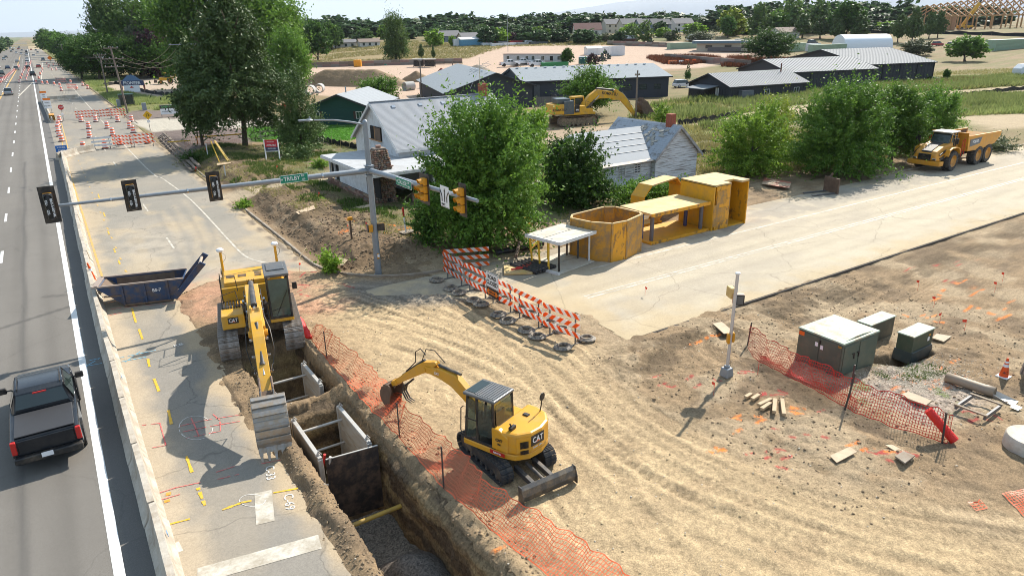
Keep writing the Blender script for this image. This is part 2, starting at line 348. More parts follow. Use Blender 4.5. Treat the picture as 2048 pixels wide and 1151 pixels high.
def hgt_full(x,y,rutlayer=True):
    x=np.asarray(x,float); y=np.asarray(y,float)
    wx,wy=rot_noise(x,y)
    dr=np.maximum.reduce([sdist(x,y,CLOSED),sdist(x,y,TRILBY),sdist(x,y,COLLEGE)])
    drn=dr+(fbm(x,y,1.3,4,31)-.5)*.9*sstep(30,8,y)*sstep(60,20,x)*(x>2.2)*np.where(y>5,.35,1.)
    off=1-sstep(-.18,.10,drn)                                  # 1 off the roads
    far=sstep(60,140,np.hypot(x,y))
    z=.035*off+(fbm(x,y,.35,4,1)-.5)*.12*off+(fbm(x,y,2.2,5,2)-.5)*.11*off*(1-far)
    z+= far*off*(fbm(x,y,.02,3,5)-.5)*.9
    rough=sstep(.0,1.5,sdist(x,y,HOUSEYARD))*.6+sstep(12.8,14,x)*sstep(2.5,4,y)*(1-sstep(16,22,x))*sstep(60,40,y)
    rough+=.55*(x>17)*(y<-13.5)*(1-sstep(-.5,1.5,sdist(x,y,BAND)))*(x<60)
    z+=rough*(np.abs(fbm(x,y,1.1,5,41)-.5)*.55-.05)*off
    z+=bankh(x,y)*off
    z-=.17*sstep(-12.9,-13.25,y)*sstep(24,29,x)*(y>-40)         # cut below the broken edge of the road
    # windrow of broken ground along the near edge of the road
    z+=.16*np.exp(-((y+14.6+wx*2)/.7)**2)*sstep(16,19,x)*sstep(38,28,x)*(.4+fbm(x,y,1.5,3,8))
    z-=.05*(1-off)*1.0
    z+=hill(x,y)
    col_r=np.zeros(x.shape)
    if rutlayer:
        for pts,amp,tread in RUTS:
            x0,y0=pts.min(0)-1; x1,y1=pts.max(0)+1
            m=(x>x0)&(x<x1)&(y>y0)&(y<y1)&(off>.5)
            if not m.any(): continue
            d,s,sd=pdist(x[m],y[m],[tuple(q) for q in pts[::2]])
            w=.19; prof=np.exp(-(d/w)**4); edge=np.exp(-((d-.34)/.09)**2)
            fade=.35+.65*sstep(.4,.6,vnoise(s*.22,np.full(s.shape,amp*37),5))
            dz=(-.020*prof+.008*edge)*amp*fade
            if tread:
                tr_=prof*np.sign(np.sin(s*2*PI/.30+np.abs(sd)*11))*fade*amp; dz+=.011*tr_; col_r[m]+=.07*tr_
            z[m]+=dz; col_r[m]+=(-.10*prof*amp*fade+.05*edge*fade)
    if rutlayer:
        bm=(x>4)&(x<40)&(y>-40)&(y<2)&(off>.5); tot=np.zeros(bm.sum()); wsum=np.zeros(bm.sum())
        for g in FLOW:
            d,s_,sd=pdist(x[bm],y[bm],g); w_=np.exp(-(d/2.6)**2)+1e-4; tot+=w_*(fbm(np.sign(sd)*d*8.5,s_*.035,1.,4,33,.7)-.5); wsum+=w_
        st_=tot/wsum*np.clip(wsum,0,1); z[bm]+=st_*.04; col_r[bm]+=st_*1.9*sstep(.3,.6,fbm(x[bm],y[bm],.3,3,35))
    # sand washes next to the cable chambers, a pit beside the rear cabinet
    z-=.75*sstep(0,.35,sdist(x,y,HOLE3)+.15*wx)*1.
    # spoil beside the trench
    near=(y<-2)&(y>-45)
    wl=np.exp(-((x-5.25)/.33)**2)*near*(y<-9)*(.10+.2*fbm(x,y,1.4,3,12))
    wr=np.exp(-((x-8.15)/.45)**2)*near*(y<-4)*(.16+.22*fbm(x,y,1.1,3,13))
    br=np.exp(-((y+10.35)/.4)**2)*(x>5.6)*(x<8.2)*.12
    z+=wl+wr+br
    z+=((x>4.6)&(x<5.9)&(y>-10)&(y<-4))*(.25*fbm(x,y,1.2,4,14)-.06)
    nz=(fbm(x,y,1.6,4,15)-.5)*.20+(fbm(x,y,6.5,3,16)-.5)*.16
    d2=sdist(x,y,T2)+nz; d1=sdist(x,y,T1)+nz
    z-=2.75*sstep(0,.34,d2)+.35*sstep(-.5,.1,d2)*(x>6.8)
    ramp=1-sstep(-5.6,-4.2,y)*.85
    z-=2.3*sstep(0,.3,d1)*ramp
    return z,off,col_r,dr,rough
def mixc(c,col,m): return c*(1-m[...,None])+np.array(col)*m[...,None]
def ground_color(x,y,z,off,cr,dr,rough):
    n1=fbm(x,y,.12,4,51); n2=fbm(x,y,.9,5,52); n3=fbm(x,y,.03,3,53)
    c=np.zeros(x.shape+(3,))+np.array((.262,.184,.108))
    # far ground : dry grass and green mixed
    farm=sstep(45,90,np.hypot(x-10,y))
    c=mixc(c,(.21,.17,.085),farm*sstep(.35,.6,n1)); c=mixc(c,(.115,.135,.05),farm*sstep(.5,.7,n2*.5+n3*.5)*.8)
    def reg(poly,col,soft=1.,amt=1.,nz=1.5,hole=0.):
        nonlocal c
        xx=x+(n2-.5)*nz; yy=y+(n1-.5)*nz*1.5
        m=sstep(-soft,soft,sdist(xx,yy,poly))*amt
        if hole: m=m*(1-hole*sstep(.45,.62,n2))
        c=mixc(c,col,m)
    reg(HOUSEYARD,(.175,.135,.075),2); reg(HOUSEYARD,(.10,.13,.04),2,.75,3,.95)
    reg(FIELD,(.27,.205,.105),4,1,6); reg(HILL,(.27,.19,.115),6,1,9,.0); reg(HILL,(.15,.16,.06),6,.6,9,.9)
    reg(FIELD2,(.23,.195,.085),5,1,6); reg(YARD,(.46,.335,.25),2,1,5); reg(SITE2,(.40,.31,.235),2,1,4)
    reg(WEED,(.20,.23,.075),3,.95,5,.35); reg(WEED2,(.14,.165,.055),2,.95,4,.4); reg(BEHIND,(.20,.15,.075),2,1,3); reg(BEHIND,(.12,.135,.045),2,.6,3,.8)
    reg(TRACK,(.40,.31,.20),1.2,.95,3,.15); reg(TRACK2,(.40,.31,.20),1.5,.95,3)
    reg(LAWN,(.10,.27,.022),.3,1,.3);  reg(SIDEST2,(.33,.25,.17),1.5,1,2); reg(ROCKBED,(.15,.115,.10),.5,1,1); reg(GRAVELBED,(.17,.135,.115),.5,1,1)
    # verge east of the closed road, further up
    mv=sstep(12.2,13,x)*(1-sstep(19,23,x))*sstep(96,104,y); c=mixc(c,(.17,.18,.06),mv*.8)
    reg(ROCKBED,(.15,.115,.10),.5,1,1); reg(GRAVELBED,(.17,.135,.115),.5,1,1); reg(SIDEST,(.42,.38,.31),.4,1,.3); reg(SITE2,(.42,.33,.25),1.5,1,3)
    # west side
    c=mixc(c,(.19,.18,.08),sstep(-20,-22,x)*1.); c=mixc(c,(.10,.13,.045),sstep(-20,-24,x)*sstep(.42,.58,fbm(x,y,.03,4,88))*.9)
    # intersection and work area
    near=(1-sstep(50,70,x))*(y<4.5)*(x>2)
    t=sstep(-2.0,2.2,sdist(x,y,BAND)+(n2-.5)*2.5)*near
    c=mixc(c,(.165,.118,.075),near*(1-t)*sstep(.44,.64,n2)*.75); c=mixc(c,(.19,.14,.09),near*t*sstep(.60,.72,fbm(x,y,.45,5,66))*.6)
    c=mixc(c,(.455,.338,.198),t*(.92-.35*sstep(.5,.8,n2)))
    s2=near*(x>17)*(1-t); c=mixc(c,(.40,.31,.20),s2*sstep(.46,.6,fbm(x,y,.5,4,61))*.6)
    # strip alongside the Trilby cut : darker, moist
    c=mixc(c,(.12,.085,.05),near*np.exp(-((y+14.9)/1.1)**2)*sstep(17,19,x)*sstep(.36,.55,n2)*.85)
    reg(REDDIRT,(.47,.26,.165),1.0,.75,2.0,.6); reg(GREYPATCH,(.20,.18,.155),.8,.8,1.2)
    gm=sstep(-.6,.6,sdist(x+(n2-.5)*2,y+(n1-.5)*2,GRAVR)); sp=_hash(np.floor(x/.09),np.floor(y/.09),5)
    c=mixc(c,(.33,.27,.22),gm*.9); c=c*(1+(sp-.5)[...,None]*gm[...,None]*.8); c=mixc(c,(.12,.16,.04),gm*sstep(.56,.68,n2)*.8)
    # the bank : turned clay
    bk=sstep(12.2,13.2,x)*(1-sstep(17,21,x))*sstep(2.2,4,y)*(1-sstep(40,55,y)); c=mixc(c,(.155,.105,.062),bk*.9); c=mixc(c,(.30,.22,.14),bk*sstep(.52,.7,n2)*.6)
    drv=1-sstep(1.3,2.6,np.abs(y-(27.5+(x-12)*.35))); c=mixc(c,(.36,.29,.20),drv*(x>12)*(x<32)*.9)
    # trench sides : layered clay
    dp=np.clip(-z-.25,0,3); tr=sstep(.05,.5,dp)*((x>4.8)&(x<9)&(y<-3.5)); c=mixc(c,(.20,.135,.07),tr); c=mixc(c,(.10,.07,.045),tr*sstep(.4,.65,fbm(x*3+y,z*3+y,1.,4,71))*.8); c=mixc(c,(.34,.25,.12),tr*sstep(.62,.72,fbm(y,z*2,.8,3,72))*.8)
    # spray paint of the locators, soaked into the dirt
    def spray(p0,p1,col,w=.06,amt=.8):
        nonlocal c
        a=P(*p0); b=P(*p1); d,s,sd=pdist(x,y,[a,b]); m=(1-sstep(w*.6,w*1.5,d))*amt*sstep(.25,.45,vnoise(x*9,y*9,77)); c=mixc(c,col,m)
    OR=(.80,.22,.04); RD=(.42,.05,.05)
    for a,b,k in SPRAYS: spray(a,b,OR if k else RD)
    c=c*(1+cr[...,None]*1.0)
    c=c*(1+(.22*(_hash(np.floor(x/.11),np.floor(y/.11),9)-.5)*off*(1-farm))[...,None])
    return np.clip(c,.01,.9)
SPRAYS=[]
_r=random.Random(5)
for (u,v,n_,du,dv,k) in [(1870,540,6,70,30,0),(1900,600,8,70,40,1),(1990,620,6,40,30,1),(1850,760,12,60,20,1),(1910,740,8,50,30,1),(1600,860,6,60,40,0),(1500,840,5,50,25,1),(1430,750,5,60,20,0),(1560,790,4,40,10,0),(1780,910,6,60,25,0),(1740,895,4,30,10,1),(1620,820,4,50,15,1),(1970,830,5,40,30,0),(1940,560,5,60,30,1),(1340,760,4,40,20,0),(700,470,5,50,15,1),(800,470,6,40,20,1),(650,560,6,60,18,0),(560,590,6,60,18,0),(1830,640,6,60,20,1),(1560,920,5,60,20,0),(1440,905,3,30,12,1)]:
    for _ in range(n_):
        a=(u+_r.uniform(-du,du),v+_r.uniform(-dv,dv)); l=_r.uniform(8,26); th=_r.choice([.2,.25,2.6,2.7])+_r.uniform(-.15,.15)
        SPRAYS.append((a,(a[0]+l*math.cos(th),a[1]+l*math.sin(th)*.8),k))
SPRAYS+=[((915,912),(972,895),1),((1380,690),(1440,670),1),((985,1110),(1010,1098),1),((775,468),(812,466),1)]
def axis_pts(lo,hi,a,b,step,g=1.05,mx=1e9):
    core=list(np.arange(a,b,step)); r_=[];p=b;s=step
    while p<hi: r_.append(p); s=min(s*g,mx); p+=s
    l_=[];p=a;s=step
    while p>lo: s=min(s*g,mx); p-=s; l_.append(p)
    return np.array(l_[::-1]+core+r_+[hi])
_xs=axis_pts(-9000,14000,3.5,31.,.066,1.04); _ys=axis_pts(-4000,16000,-24.,5.,.066,1.024)
GX,GY=np.meshgrid(_xs,_ys); GZ,_off,_cr,_dr,_rg=hgt_full(GX,GY)
_C=ground_color(GX,GY,GZ,_off,_cr,_dr,_rg)
nx,ny=len(_xs),len(_ys); _i=np.arange(nx*ny).reshape(ny,nx)
_F=np.stack([_i[:-1,:-1],_i[:-1,1:],_i[1:,1:],_i[1:,:-1]],-1).reshape(-1,4)
M_GROUND=mk_attr('ground_dirt',scales=(.6,5.,30.),amps=(.10,.16,.2),bump=.05,bs=7.,speck=.22,spk=28.)
_o=link('ground',np_mesh('ground',np.stack([GX,GY,GZ],-1).reshape(-1,3),_F,M_GROUND,True,_C.reshape(-1,3))); tag(_o,kind='structure')
def hz(x,y):
    """height of the built ground at a place"""
    i=min(max(int(np.searchsorted(_xs,x))-1,0),nx-2); j=min(max(int(np.searchsorted(_ys,y))-1,0),ny-2)
    u=(x-_xs[i])/(_xs[i+1]-_xs[i]); v=(y-_ys[j])/(_ys[j+1]-_ys[j])
    return float((GZ[j,i]*(1-u)+GZ[j,i+1]*u)*(1-v)+(GZ[j+1,i]*(1-u)+GZ[j+1,i+1]*u)*v)
# ---------------------------------------------------------------- roads : sheets laid on the ground
def sheet(name,poly,xs,ys,colf,mt,z=0.,thick=0.):
    X,Y=np.meshgrid(xs,ys); n_x,n_y=len(xs),len(ys); idx=np.arange(n_x*n_y).reshape(n_y,n_x)
    xc=(X[:-1,:-1]+X[1:,1:])/2; yc=(Y[:-1,:-1]+Y[1:,1:])/2
    keep=sdist(xc,yc,poly)>-.12
    Fq=np.stack([idx[:-1,:-1],idx[:-1,1:],idx[1:,1:],idx[1:,:-1]],-1)[keep]
    used=np.unique(Fq); rm=np.zeros(n_x*n_y,int); rm[used]=np.arange(len(used))
    V=np.stack([X,Y,np.full(X.shape,z)],-1).reshape(-1,3)[used]; C_=colf(X,Y).reshape(-1,3)[used]; Fq=rm[Fq]
    o=link(name,np_mesh(name,V,Fq,mt,False,C_)); return tag(o,kind='structure')
def dirt_mask(x,y,poly,w=.8,s=90):
    d=sdist(x,y,poly); n=fbm(x,y,.8,5,s)
    return (1-sstep(0,w,d+(n-.5)*w*1.6))
def col_college(x,y):
    n=fbm(x*1.5,y*.05,1.,4,100); n2=fbm(x,y,.25,4,101); c=np.zeros(x.shape+(3,))+np.array((.172,.158,.140))
    c=c*(.86+.28*n[...,None])*(.9+.2*n2[...,None])
    for xc in (-1.05,-2.45,-4.4,-5.9,-8.2,-9.6): c=c*(1-.13*np.exp(-((x-xc)/.3)**2))[...,None]
    tar=np.exp(-((x+2.15+.05*np.sin(y*.5))/.13)**2)*(y<60); c=mixc(c,(.085,.08,.075),tar*.65)
    for (a,b,w) in [(( -1.6,-19.3),(-1.2,-17.8),.32),((-1.2,9.),(-.3,8.6),.25)]:
        d,_,_=pdist(x,y,[a,b]); c=mixc(c,(.09,.082,.075),(1-sstep(w*.5,w,d))*.6)
    d,_,_=pdist(x,y,[(-8,3.4),(-3,5.2),(0,6.6)]); c=mixc(c,(.08,.075,.07),(1-sstep(.1,.22,d+.1*(n2-.5)))*.7)
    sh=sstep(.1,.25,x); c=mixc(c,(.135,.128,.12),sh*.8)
    return c
def col_closed(x,y):
    n=fbm(x,y,.18,5,110); n2=fbm(x,y,1.2,5,111); c=np.zeros(x.shape+(3,))+np.array((.30,.265,.215))
    c=mixc(c,(.25,.23,.195),sstep(.42,.62,n)*.8); c=mixc(c,(.235,.217,.19),sstep(6,-2,y)*.75)
    c=mixc(c,(.42,.335,.225),sstep(.5,.72,fbm(x,y*.5,.5,5,112))*.75*(.25+.75*sstep(0,9,y)))
    c=mixc(c,(.23,.212,.185),sstep(60,90,y)*.7)
    # dust thrown on from the work
    c=mixc(c,(.44,.34,.22),dirt_mask(x,y,[(0,-70)]+CLOSED[1:-1]+[(0,900)],.9)*.9)
    c=mixc(c,(.43,.35,.25),(1-sstep(1.5,2.4,x+1.2*(n2-.5)))*.85*(y<60))
    for cx_,cy_,rx_,ry_ in [(9.5,9,3,3),(5,16,2.5,5)]: c=mixc(c,(.44,.38,.30),np.exp(-((x-cx_)/rx_)**2-((y-cy_)/ry_)**2)*.5*sstep(.35,.6,n2))
    c=mixc(c,(.45,.27,.18),np.exp(-((y-6.2)/1.3)**2)*(x>4)*sstep(.4,.62,n2)*.7)
    for xc in (10.6,): c=mixc(c,(.16,.13,.10),np.exp(-((x-11.8)/.28)**2)*sstep(.4,.6,n2)*.9)
    # swept tyre curves
    for k in range(7):
        pts=spline([(9.5-.5*k,30-.8*k),(9.0-.5*k,18-.7*k),(7.5-.35*k,12-.6*k),(4.2-.2*k,8.6-.4*k)],6); d,_,_=pdist(x,y,pts); c=mixc(c,(.36,.30,.22) if k%2 else (.20,.185,.165),np.exp(-(d/.16)**2)*.3)
    return c
def col_trilby(x,y):
    n=fbm(x*.3,y*1.4,1.,5,120); n2=fbm(x,y,.9,5,121); c=np.zeros(x.shape+(3,))+np.array((.46,.395,.295))
    c=c*(.9+.2*n[...,None]); c=mixc(c,(.38,.33,.26),sstep(.45,.7,fbm(x*.25,y,.5,4,122))*.6)
    c=mixc(c,(.45,.355,.225),dirt_mask(x,y,TRILBY,1.6)*.9); c=mixc(c,(.45,.355,.225),sstep(30,17,x)*sstep(.25,.6,n2)*.85)
    c=mixc(c,(.27,.245,.21),sstep(-4.3,-3.6,y)*(1-sstep(60,80,x))*.6*sstep(.3,.5,n2))
    for yc in (-5.6,-7.1,-9.3,-10.8): c=c*(1-.07*np.exp(-((y-yc)/.3)**2))[...,None]
    return c
M_ASPH=mk_attr('asphalt_active',scales=(.7,20.,120.),amps=(.04,.05,.16),bump=.004,bs=90.,rough=.85,speck=.12,spk=70.,crack=.12)
M_OLD=mk_attr('asphalt_old',scales=(.8,9.,80.),amps=(.07,.09,.14),bump=.006,bs=60.,rough=.9,speck=.14,spk=50.,crack=.3)
_ya=axis_pts(-70,2600,-24,14,.2,1.03)
sheet('road',[(-20,-70),(1.05,-70),(1.05,2600),(-20,2600)],axis_pts(-20,1.046,-6,1.046-.1,.12,1.1),_ya,col_college,M_ASPH)
sheet('closed_road',[*CLOSED[:-2],(12,1500),(1.05,1500)],np.append(np.arange(1.05,12.3,.1),12.3),axis_pts(-70,1500,-24,14,.1,1.03),col_closed,M_OLD)
sheet('side_road',TRILBY,axis_pts(13,420,13,32,.12,1.02),np.arange(-13.,-.1,.12),col_trilby,M_OLD)
_e=MB(); _e.box((220,-13.06,-.1),(400,.1,.18)); tag(_e.build('road_edge',mk('cut_asphalt',(.06,.05,.042),.95,bump=.02)),kind='structure')
_e=MB(); 
M_PW=mk('road_paint_white',(.74,.73,.70),.6,var=.12,scale=8,dirt=(.25,.23,.2),da=.55,ds=2.5,dlo=.5,dhi=.75)
M_PWF=mk('road_paint_faded',(.60,.56,.48),.7,var=.15,scale=8,dirt=(.33,.28,.21),da=.9,ds=1.8,dlo=.38,dhi=.6)
M_PY=mk('road_paint_yellow',(.62,.36,.05),.6,var=.15,scale=8,dirt=(.33,.28,.21),da=.8,ds=2.,dlo=.42,dhi=.65)
def strip(b,pts,w,z=.008):
    for (x0,y0),(x1,y1) in zip(pts[:-1],pts[1:]):
        L=math.hypot(x1-x0,y1-y0); nx_,ny_=-(y1-y0)/L*w/2,(x1-x0)/L*w/2
        b.add([(x0-nx_,y0-ny_,z),(x1-nx_,y1-ny_,z),(x1+nx_,y1+ny_,z),(x0+nx_,y0+ny_,z)],[(0,1,2,3)])
def mark(name,mt,segs,w):
    b=MB()
    for s in segs: strip(b,s,w)
    return tag(b.build(name,mt),kind='structure')
mark('edge_line',M_PW,[[(-.06,-60),(-.03,60),(.1,233),(.1,900)]],.26)
mark('lane_line',M_PW,[[(-3.33,y0),(-3.33,y0+3.05)] for y0 in np.arange(-60+16.6-12.19*2,500,12.19)],.16)
mark('lane_line',M_PW,[[(-6.9,y0),(-6.9,y0+3.05)] for y0 in np.arange(-55,500,12.19)],.16)
mark('median_line',M_PY,[[(-10.4,-60),(-10.4,60),(-7,150),(-5.2,320),(-5,600)]],.35)
mark('merge_line',M_PWF,[[(.1,233),(-3.3,170)],[(2.2,240),(5.5,420)]],.35)
mark('centre_line',M_PY,[[(1.62,8),(1.75,60),(2.3,100)],[(2.35,68),(2.75,100)]],.12)
mark('lane_line',M_PY,[[(2.9,y0),(2.85,y0+.5)] for y0 in np.arange(8,60,2.9)],.09)
mark('edge_line',M_PWF,[spline([(10.6,7.0),(9.45,9.4),(9.35,14),(9.46,20.6),(9.49,29.8),(9.0,40),(8.47,48),(8.3,100)],6)+[(8.6,250)]],.13)
mark('lane_line',M_PWF,[[(6.0,y0),(6.0,y0+3.)] for y0 in np.arange(14.5,300,12.19)],.12)
mark('centre_line',M_PWF,[[(22,-7.75),(400,-7.75)],[(22,-8.02),(400,-8.02)]],.12)
mark('edge_line',M_PWF,[[(25,-4.55),(400,-4.4)]],.15)
mark('edge_line',M_PWF,[[(60,-12.1),(400,-12.1)]],.12)
# wide worn bars on the near strip of pavement
mark('stop_bar',M_PWF,[[(3.62,-16.35),(3.95,-14.85)]],.5)
mark('stop_bar',M_PWF,[[P(395,1151),P(640,1082)]],.6)
mark('stop_bar',M_PWF,[[P(348,1086),P(357,1104)]],.25)
def spraymark(col,pts,w,z=.012,name='spray_mark'):
    b=MB(); rr=random.Random(len(pts)*7+int(pts[0][0]))
    for (a,c) in pts_pairs(pts):
        A_,C_=P(*a),P(*c); n=max(int(math.dist(A_,C_)/.12),1)
        for k in range(n):
            if rr.random()<.12: continue
            f0,f1=k/n,(k+1)/n; strip(b,[(A_[0]+(C_[0]-A_[0])*f0,A_[1]+(C_[1]-A_[1])*f0),(A_[0]+(C_[0]-A_[0])*f1,A_[1]+(C_[1]-A_[1])*f1)],w*rr.uniform(.7,1.15),z)
    return tag(b.build(name,col),kind='structure')
def pts_pairs(p): return list(zip(p[:-1],p[1:]))
M_SPY=mk('spray_yellow',(.75,.42,.01),.6,dirt=(.33,.28,.2),da=.5,ds=6); M_SPP=mk('spray_pink',(.70,.10,.09),.6,dirt=(.35,.25,.2),da=.7,ds=6,dlo=.4,dhi=.6); M_SPO=mk('spray_orange',(.85,.28,.02),.6,dirt=(.33,.28,.2),da=.4,ds=6); M_SPB=mk('spray_blue',(.12,.45,.65),.6,dirt=(.3,.28,.25),da=.4,ds=6); M_SPW=mk('spray_white',(.7,.68,.64),.6,dirt=(.33,.28,.2),da=.6,ds=6)
for a,c in [((264,617),(272,645)),((278,658),(285,678)),((295,713),(299,733)),((308,757),(318,782)),((337,820),(343,848)),((373,912),(384,944)),((396,975),(410,1010))]: spraymark(M_SPY,[a,c],.10)
for u in ((246,598),(262,583),(237,520),(228,497),(216,462),(207,425),(196,388)): spraymark(M_SPY,[u,(u[0]+3,u[1]+8)],.09)
spraymark(M_SPY,[(445,1019),(485,1004),(512,999)],.09); spraymark(M_SPY,[(547,985),(596,976)],.08); spraymark(M_SPY,[(330,1050),(380,1037)],.07)
for p in ([(205,620),(270,612),(350,606)],[(210,632),(250,624)],[(360,852),(400,842),(448,834),(500,826)],[(358,865),(420,852),(480,842)],[(382,835),(390,852),(398,872)],[(426,828),(440,840),(441,862)],[(372,876),(410,868),(440,862)],[(432,944),(470,932)],[(435,958),(478,948)],[(310,988),(350,975),(402,964)],[(318,1000),(360,988)],[(522,927),(568,918)],[(284,850),(320,846),(332,890),(305,895)]): spraymark(M_SPP,p,.045)
for p in ([(205,608),(232,602)],[(322,990),(342,986)],[(328,1003),(352,996)]): spraymark(M_SPO,p,.14)
spraymark(M_SPB,[(172,722),(200,716),(172,732),(204,726)],.04,.012); spraymark(M_SPB,[(236,716),(312,700)],.04); spraymark(M_SPB,[(238,724),(300,712)],.04); spraymark(M_SPB,[(250,724),(280,703)],.03)
def ring(u,v,ru,rv): return [(u+ru*math.cos(k*PI/9),v+rv*math.sin(k*PI/9)) for k in range(17)]
for q in (ring(392,855,34,24),ring(505,1000,26,12)): spraymark(M_SPW,q,.022)
for s_,u,v,a_ in (('C-33',540,945,62),('C-69',578,1003,62),('RB',357,690,5)):
    q=P(u,v); o=text(s_,.4 if s_!='RB' else .36,M_SPW,None,(q[0],q[1],.014),(0,0,R(a_) if s_=='RB' else R(-a_-40)),name='road_lettering',ext=.001); tag(o,kind='structure')
# kerb and concrete gutter
M_CONC=mk('concrete_kerb',(.34,.29,.23),.9,var=.2,dirt=(.2,.14,.09),da=.8,ds=1.5,bump=.01,dlo=.4,dhi=.6)
def kerb(pts,name='kerb',w=.16,h=.13):
    b=MB(); n=len(pts)
    for (x0,y0),(x1,y1) in zip(pts[:-1],pts[1:]):
        L=math.hypot(x1-x0,y1-y0); a=math.atan2(y1-y0,x1-x0)
        b.box(((x0+x1)/2,(y0+y1)/2,h/2-.03),(L+.01,w,h+.06),(0,0,a))
    return tag(b.build(name,M_CONC,bevel=.015),kind='structure')
def gutter(pts,w=.55,z=.012):
    b=MB(); strip(b,pts,w,z); return tag(b.build('gutter',M_CONC),kind='structure')
_k=spline([(12.38,24.5),(12.34,12),(12.3,6.0),(12.7,3.9),(13.6,2.3),(15.2,.9),(17.4,.15),(20.5,0)],5)
kerb(_k); kerb([(12.38,31),(12.5,45),(12.7,63)]); kerb([(12.6,90),(12.3,140),(12.6,250)])
kerb([(90,0.),(60,0.)])
# ================================================================ MACHINES AND VEHICLES
DIRT=(.30,.22,.14)
CATY=mk('machine_yellow',(.66,.34,.022),.42,var=.06,dirt=(.42,.31,.16),da=.55,ds=1.6,dlo=.45,dhi=.72,bump=.001)
KOMY=mk('machine_yellow_deep',(.68,.36,.015),.45,var=.06,dirt=(.33,.22,.12),da=.6,ds=1.3)
ADTY=mk('hauler_yellow',(.66,.29,.018),.45,var=.07,dirt=(.35,.24,.14),da=.45,ds=1.4)
M_DARK=mk('machine_dark_grey',(.045,.045,.047),.5,dirt=DIRT,da=.5,ds=2.5)
M_ROOF=mk('cab_roof_grey',(.10,.105,.11),.4,dirt=DIRT,da=.35,ds=2.5)
M_BLACK=mk('black_plastic',(.015,.015,.016),.5,dirt=DIRT,da=.25,ds=3)
M_GLASS=mk('tinted_glass',(.03,.045,.042),.08,var=.0,spec=.7)
M_GLASS2=mk('cab_glass',(.05,.085,.07),.06,var=.3,scale=4,spec=.8)
M_TRACK=mk('worn_track_steel',(.36,.33,.30),.5,metal=.3,var=.25,scale=9,dirt=(.16,.12,.085),da=.9,ds=4.,dlo=.42,dhi=.60)
M_RUBTR=mk('rubber_track',(.035,.037,.042),.8,var=.2,dirt=(.2,.16,.11),da=.6,ds=5)
M_FRAME=mk('track_frame',(.09,.07,.05),.8,dirt=DIRT,da=.9,ds=3,dlo=.35,dhi=.6)
M_CHROME=mk('piston_chrome',(.6,.6,.6),.2,metal=1.,var=.02)
M_HOSE=mk('hose_black',(.012,.012,.012),.5)
M_BUCKET=mk('bucket_steel',(.33,.315,.295),.42,metal=.45,var=.22,scale=5,dirt=(.36,.27,.18),da=.8,ds=3.5,dlo=.42,dhi=.62)
M_RUST=mk('brown_rusty_steel',(.13,.085,.06),.75,metal=.2,var=.25,dirt=(.22,.15,.1),da=.7,ds=3)
M_WHITE=mk('white_sticker',(.8,.8,.8),.5,var=.03)
M_RED=mk('red_plastic',(.5,.02,.015),.4,var=.05)
M_ORG=mk('orange_plastic',(.75,.13,.01),.5,var=.06)
M_TYRE=mk('tyre_rubber',(.035,.034,.033),.85,var=.2,dirt=(.2,.16,.12),da=.6,ds=3)
M_AMBER=mk('amber_lens',(.7,.3,.02),.3)
def track(b0,name,parent,L,Hh,W,y,mt_pad,n,x0=0.,fr=M_FRAME,lug=.035):
    """one crawler : side frame with rollers, shoes as single pieces round it"""
    r_=Hh/2; half=L/2-r_
    f=MB(); f.box((x0,y,r_),(2*half,W*.45,Hh*.62)); f.lathe([(r_*.9,-W*.22),(r_*.9,W*.22)],16,(x0+half,y,r_),axis='y'); f.lathe([(r_*.86,-W*.25),(r_*.86,W*.25)],16,(x0-half,y,r_),axis='y')
    for k in range(7): f.lathe([(Hh*.14,-W*.3),(Hh*.14,W*.3)],8,(x0-half+2*half*(k+.5)/7,y,Hh*.16),axis='y')
    fo=f.build('track_frame',fr,parent,bevel=.01)
    per=2*PI*r_+4*half; pad=MB(); pw=per/n
    pad.box((0,0,0),(pw*.93,W,.035)); pad.box((pw*.3,0,.03),(pw*.12,W*.97,lug)); pad.box((-pw*.02,0,.026),(pw*.10,W*.95,lug*.8)); pad.box((-pw*.33,0,.03),(pw*.12,W*.97,lug))
    me=pad.mesh('track_pad',mt_pad)
    for k in range(n):
        s=(k+.5)*pw
        if s<2*half: p=(half-s,Hh); a=0+PI*0; ang=PI
        elif s<2*half+PI*r_: t=(s-2*half)/r_; p=(-half-r_*math.sin(t),r_+r_*math.cos(t)); ang=PI-t*1.0
        elif s<4*half+PI*r_: p=(-half+(s-2*half-PI*r_),0); ang=0
        else: t=(s-4*half-PI*r_)/r_; p=(half+r_*math.sin(t),r_-r_*math.cos(t)); ang=-t
        sag=.03*math.sin(PI*min(s,2*half)/(2*half)) if s<2*half else 0
        o=link('track_pad',me,fo,(x0+p[0],y,p[1]-sag))
        # local z of the shoe points outwards
        nx_,nz_=(0,1) if s<2*half else ((-math.sin((s-2*half)/r_),math.cos((s-2*half)/r_)) if s<2*half+PI*r_ else ((0,-1) if s<4*half+PI*r_ else (math.sin((s-4*half-PI*r_)/r_),-math.cos((s-4*half-PI*r_)/r_))))
        o.rotation_euler=(0,math.atan2(nx_,nz_),0)
    return fo
def cyl(b,c,parent,r,ext=.45,y=0,name='hydraulic_cylinder'):
    """ram between two points in the xz plane: dark barrel and bright rod"""
    a=Vector((b[0],y,b[1])); d=Vector((c[0],y,c[1])); m=a+(d-a)*(1-ext)
    q=MB().tube([a,m],r,10); q.tube([m-(d-a)*.03,m+(d-a)*.02],r*1.2,10)
    o=q.build(name,M_DARK,parent,True); MB().tube([m,d],r*.52,8).build('piston_rod',M_CHROME,o,True); return o
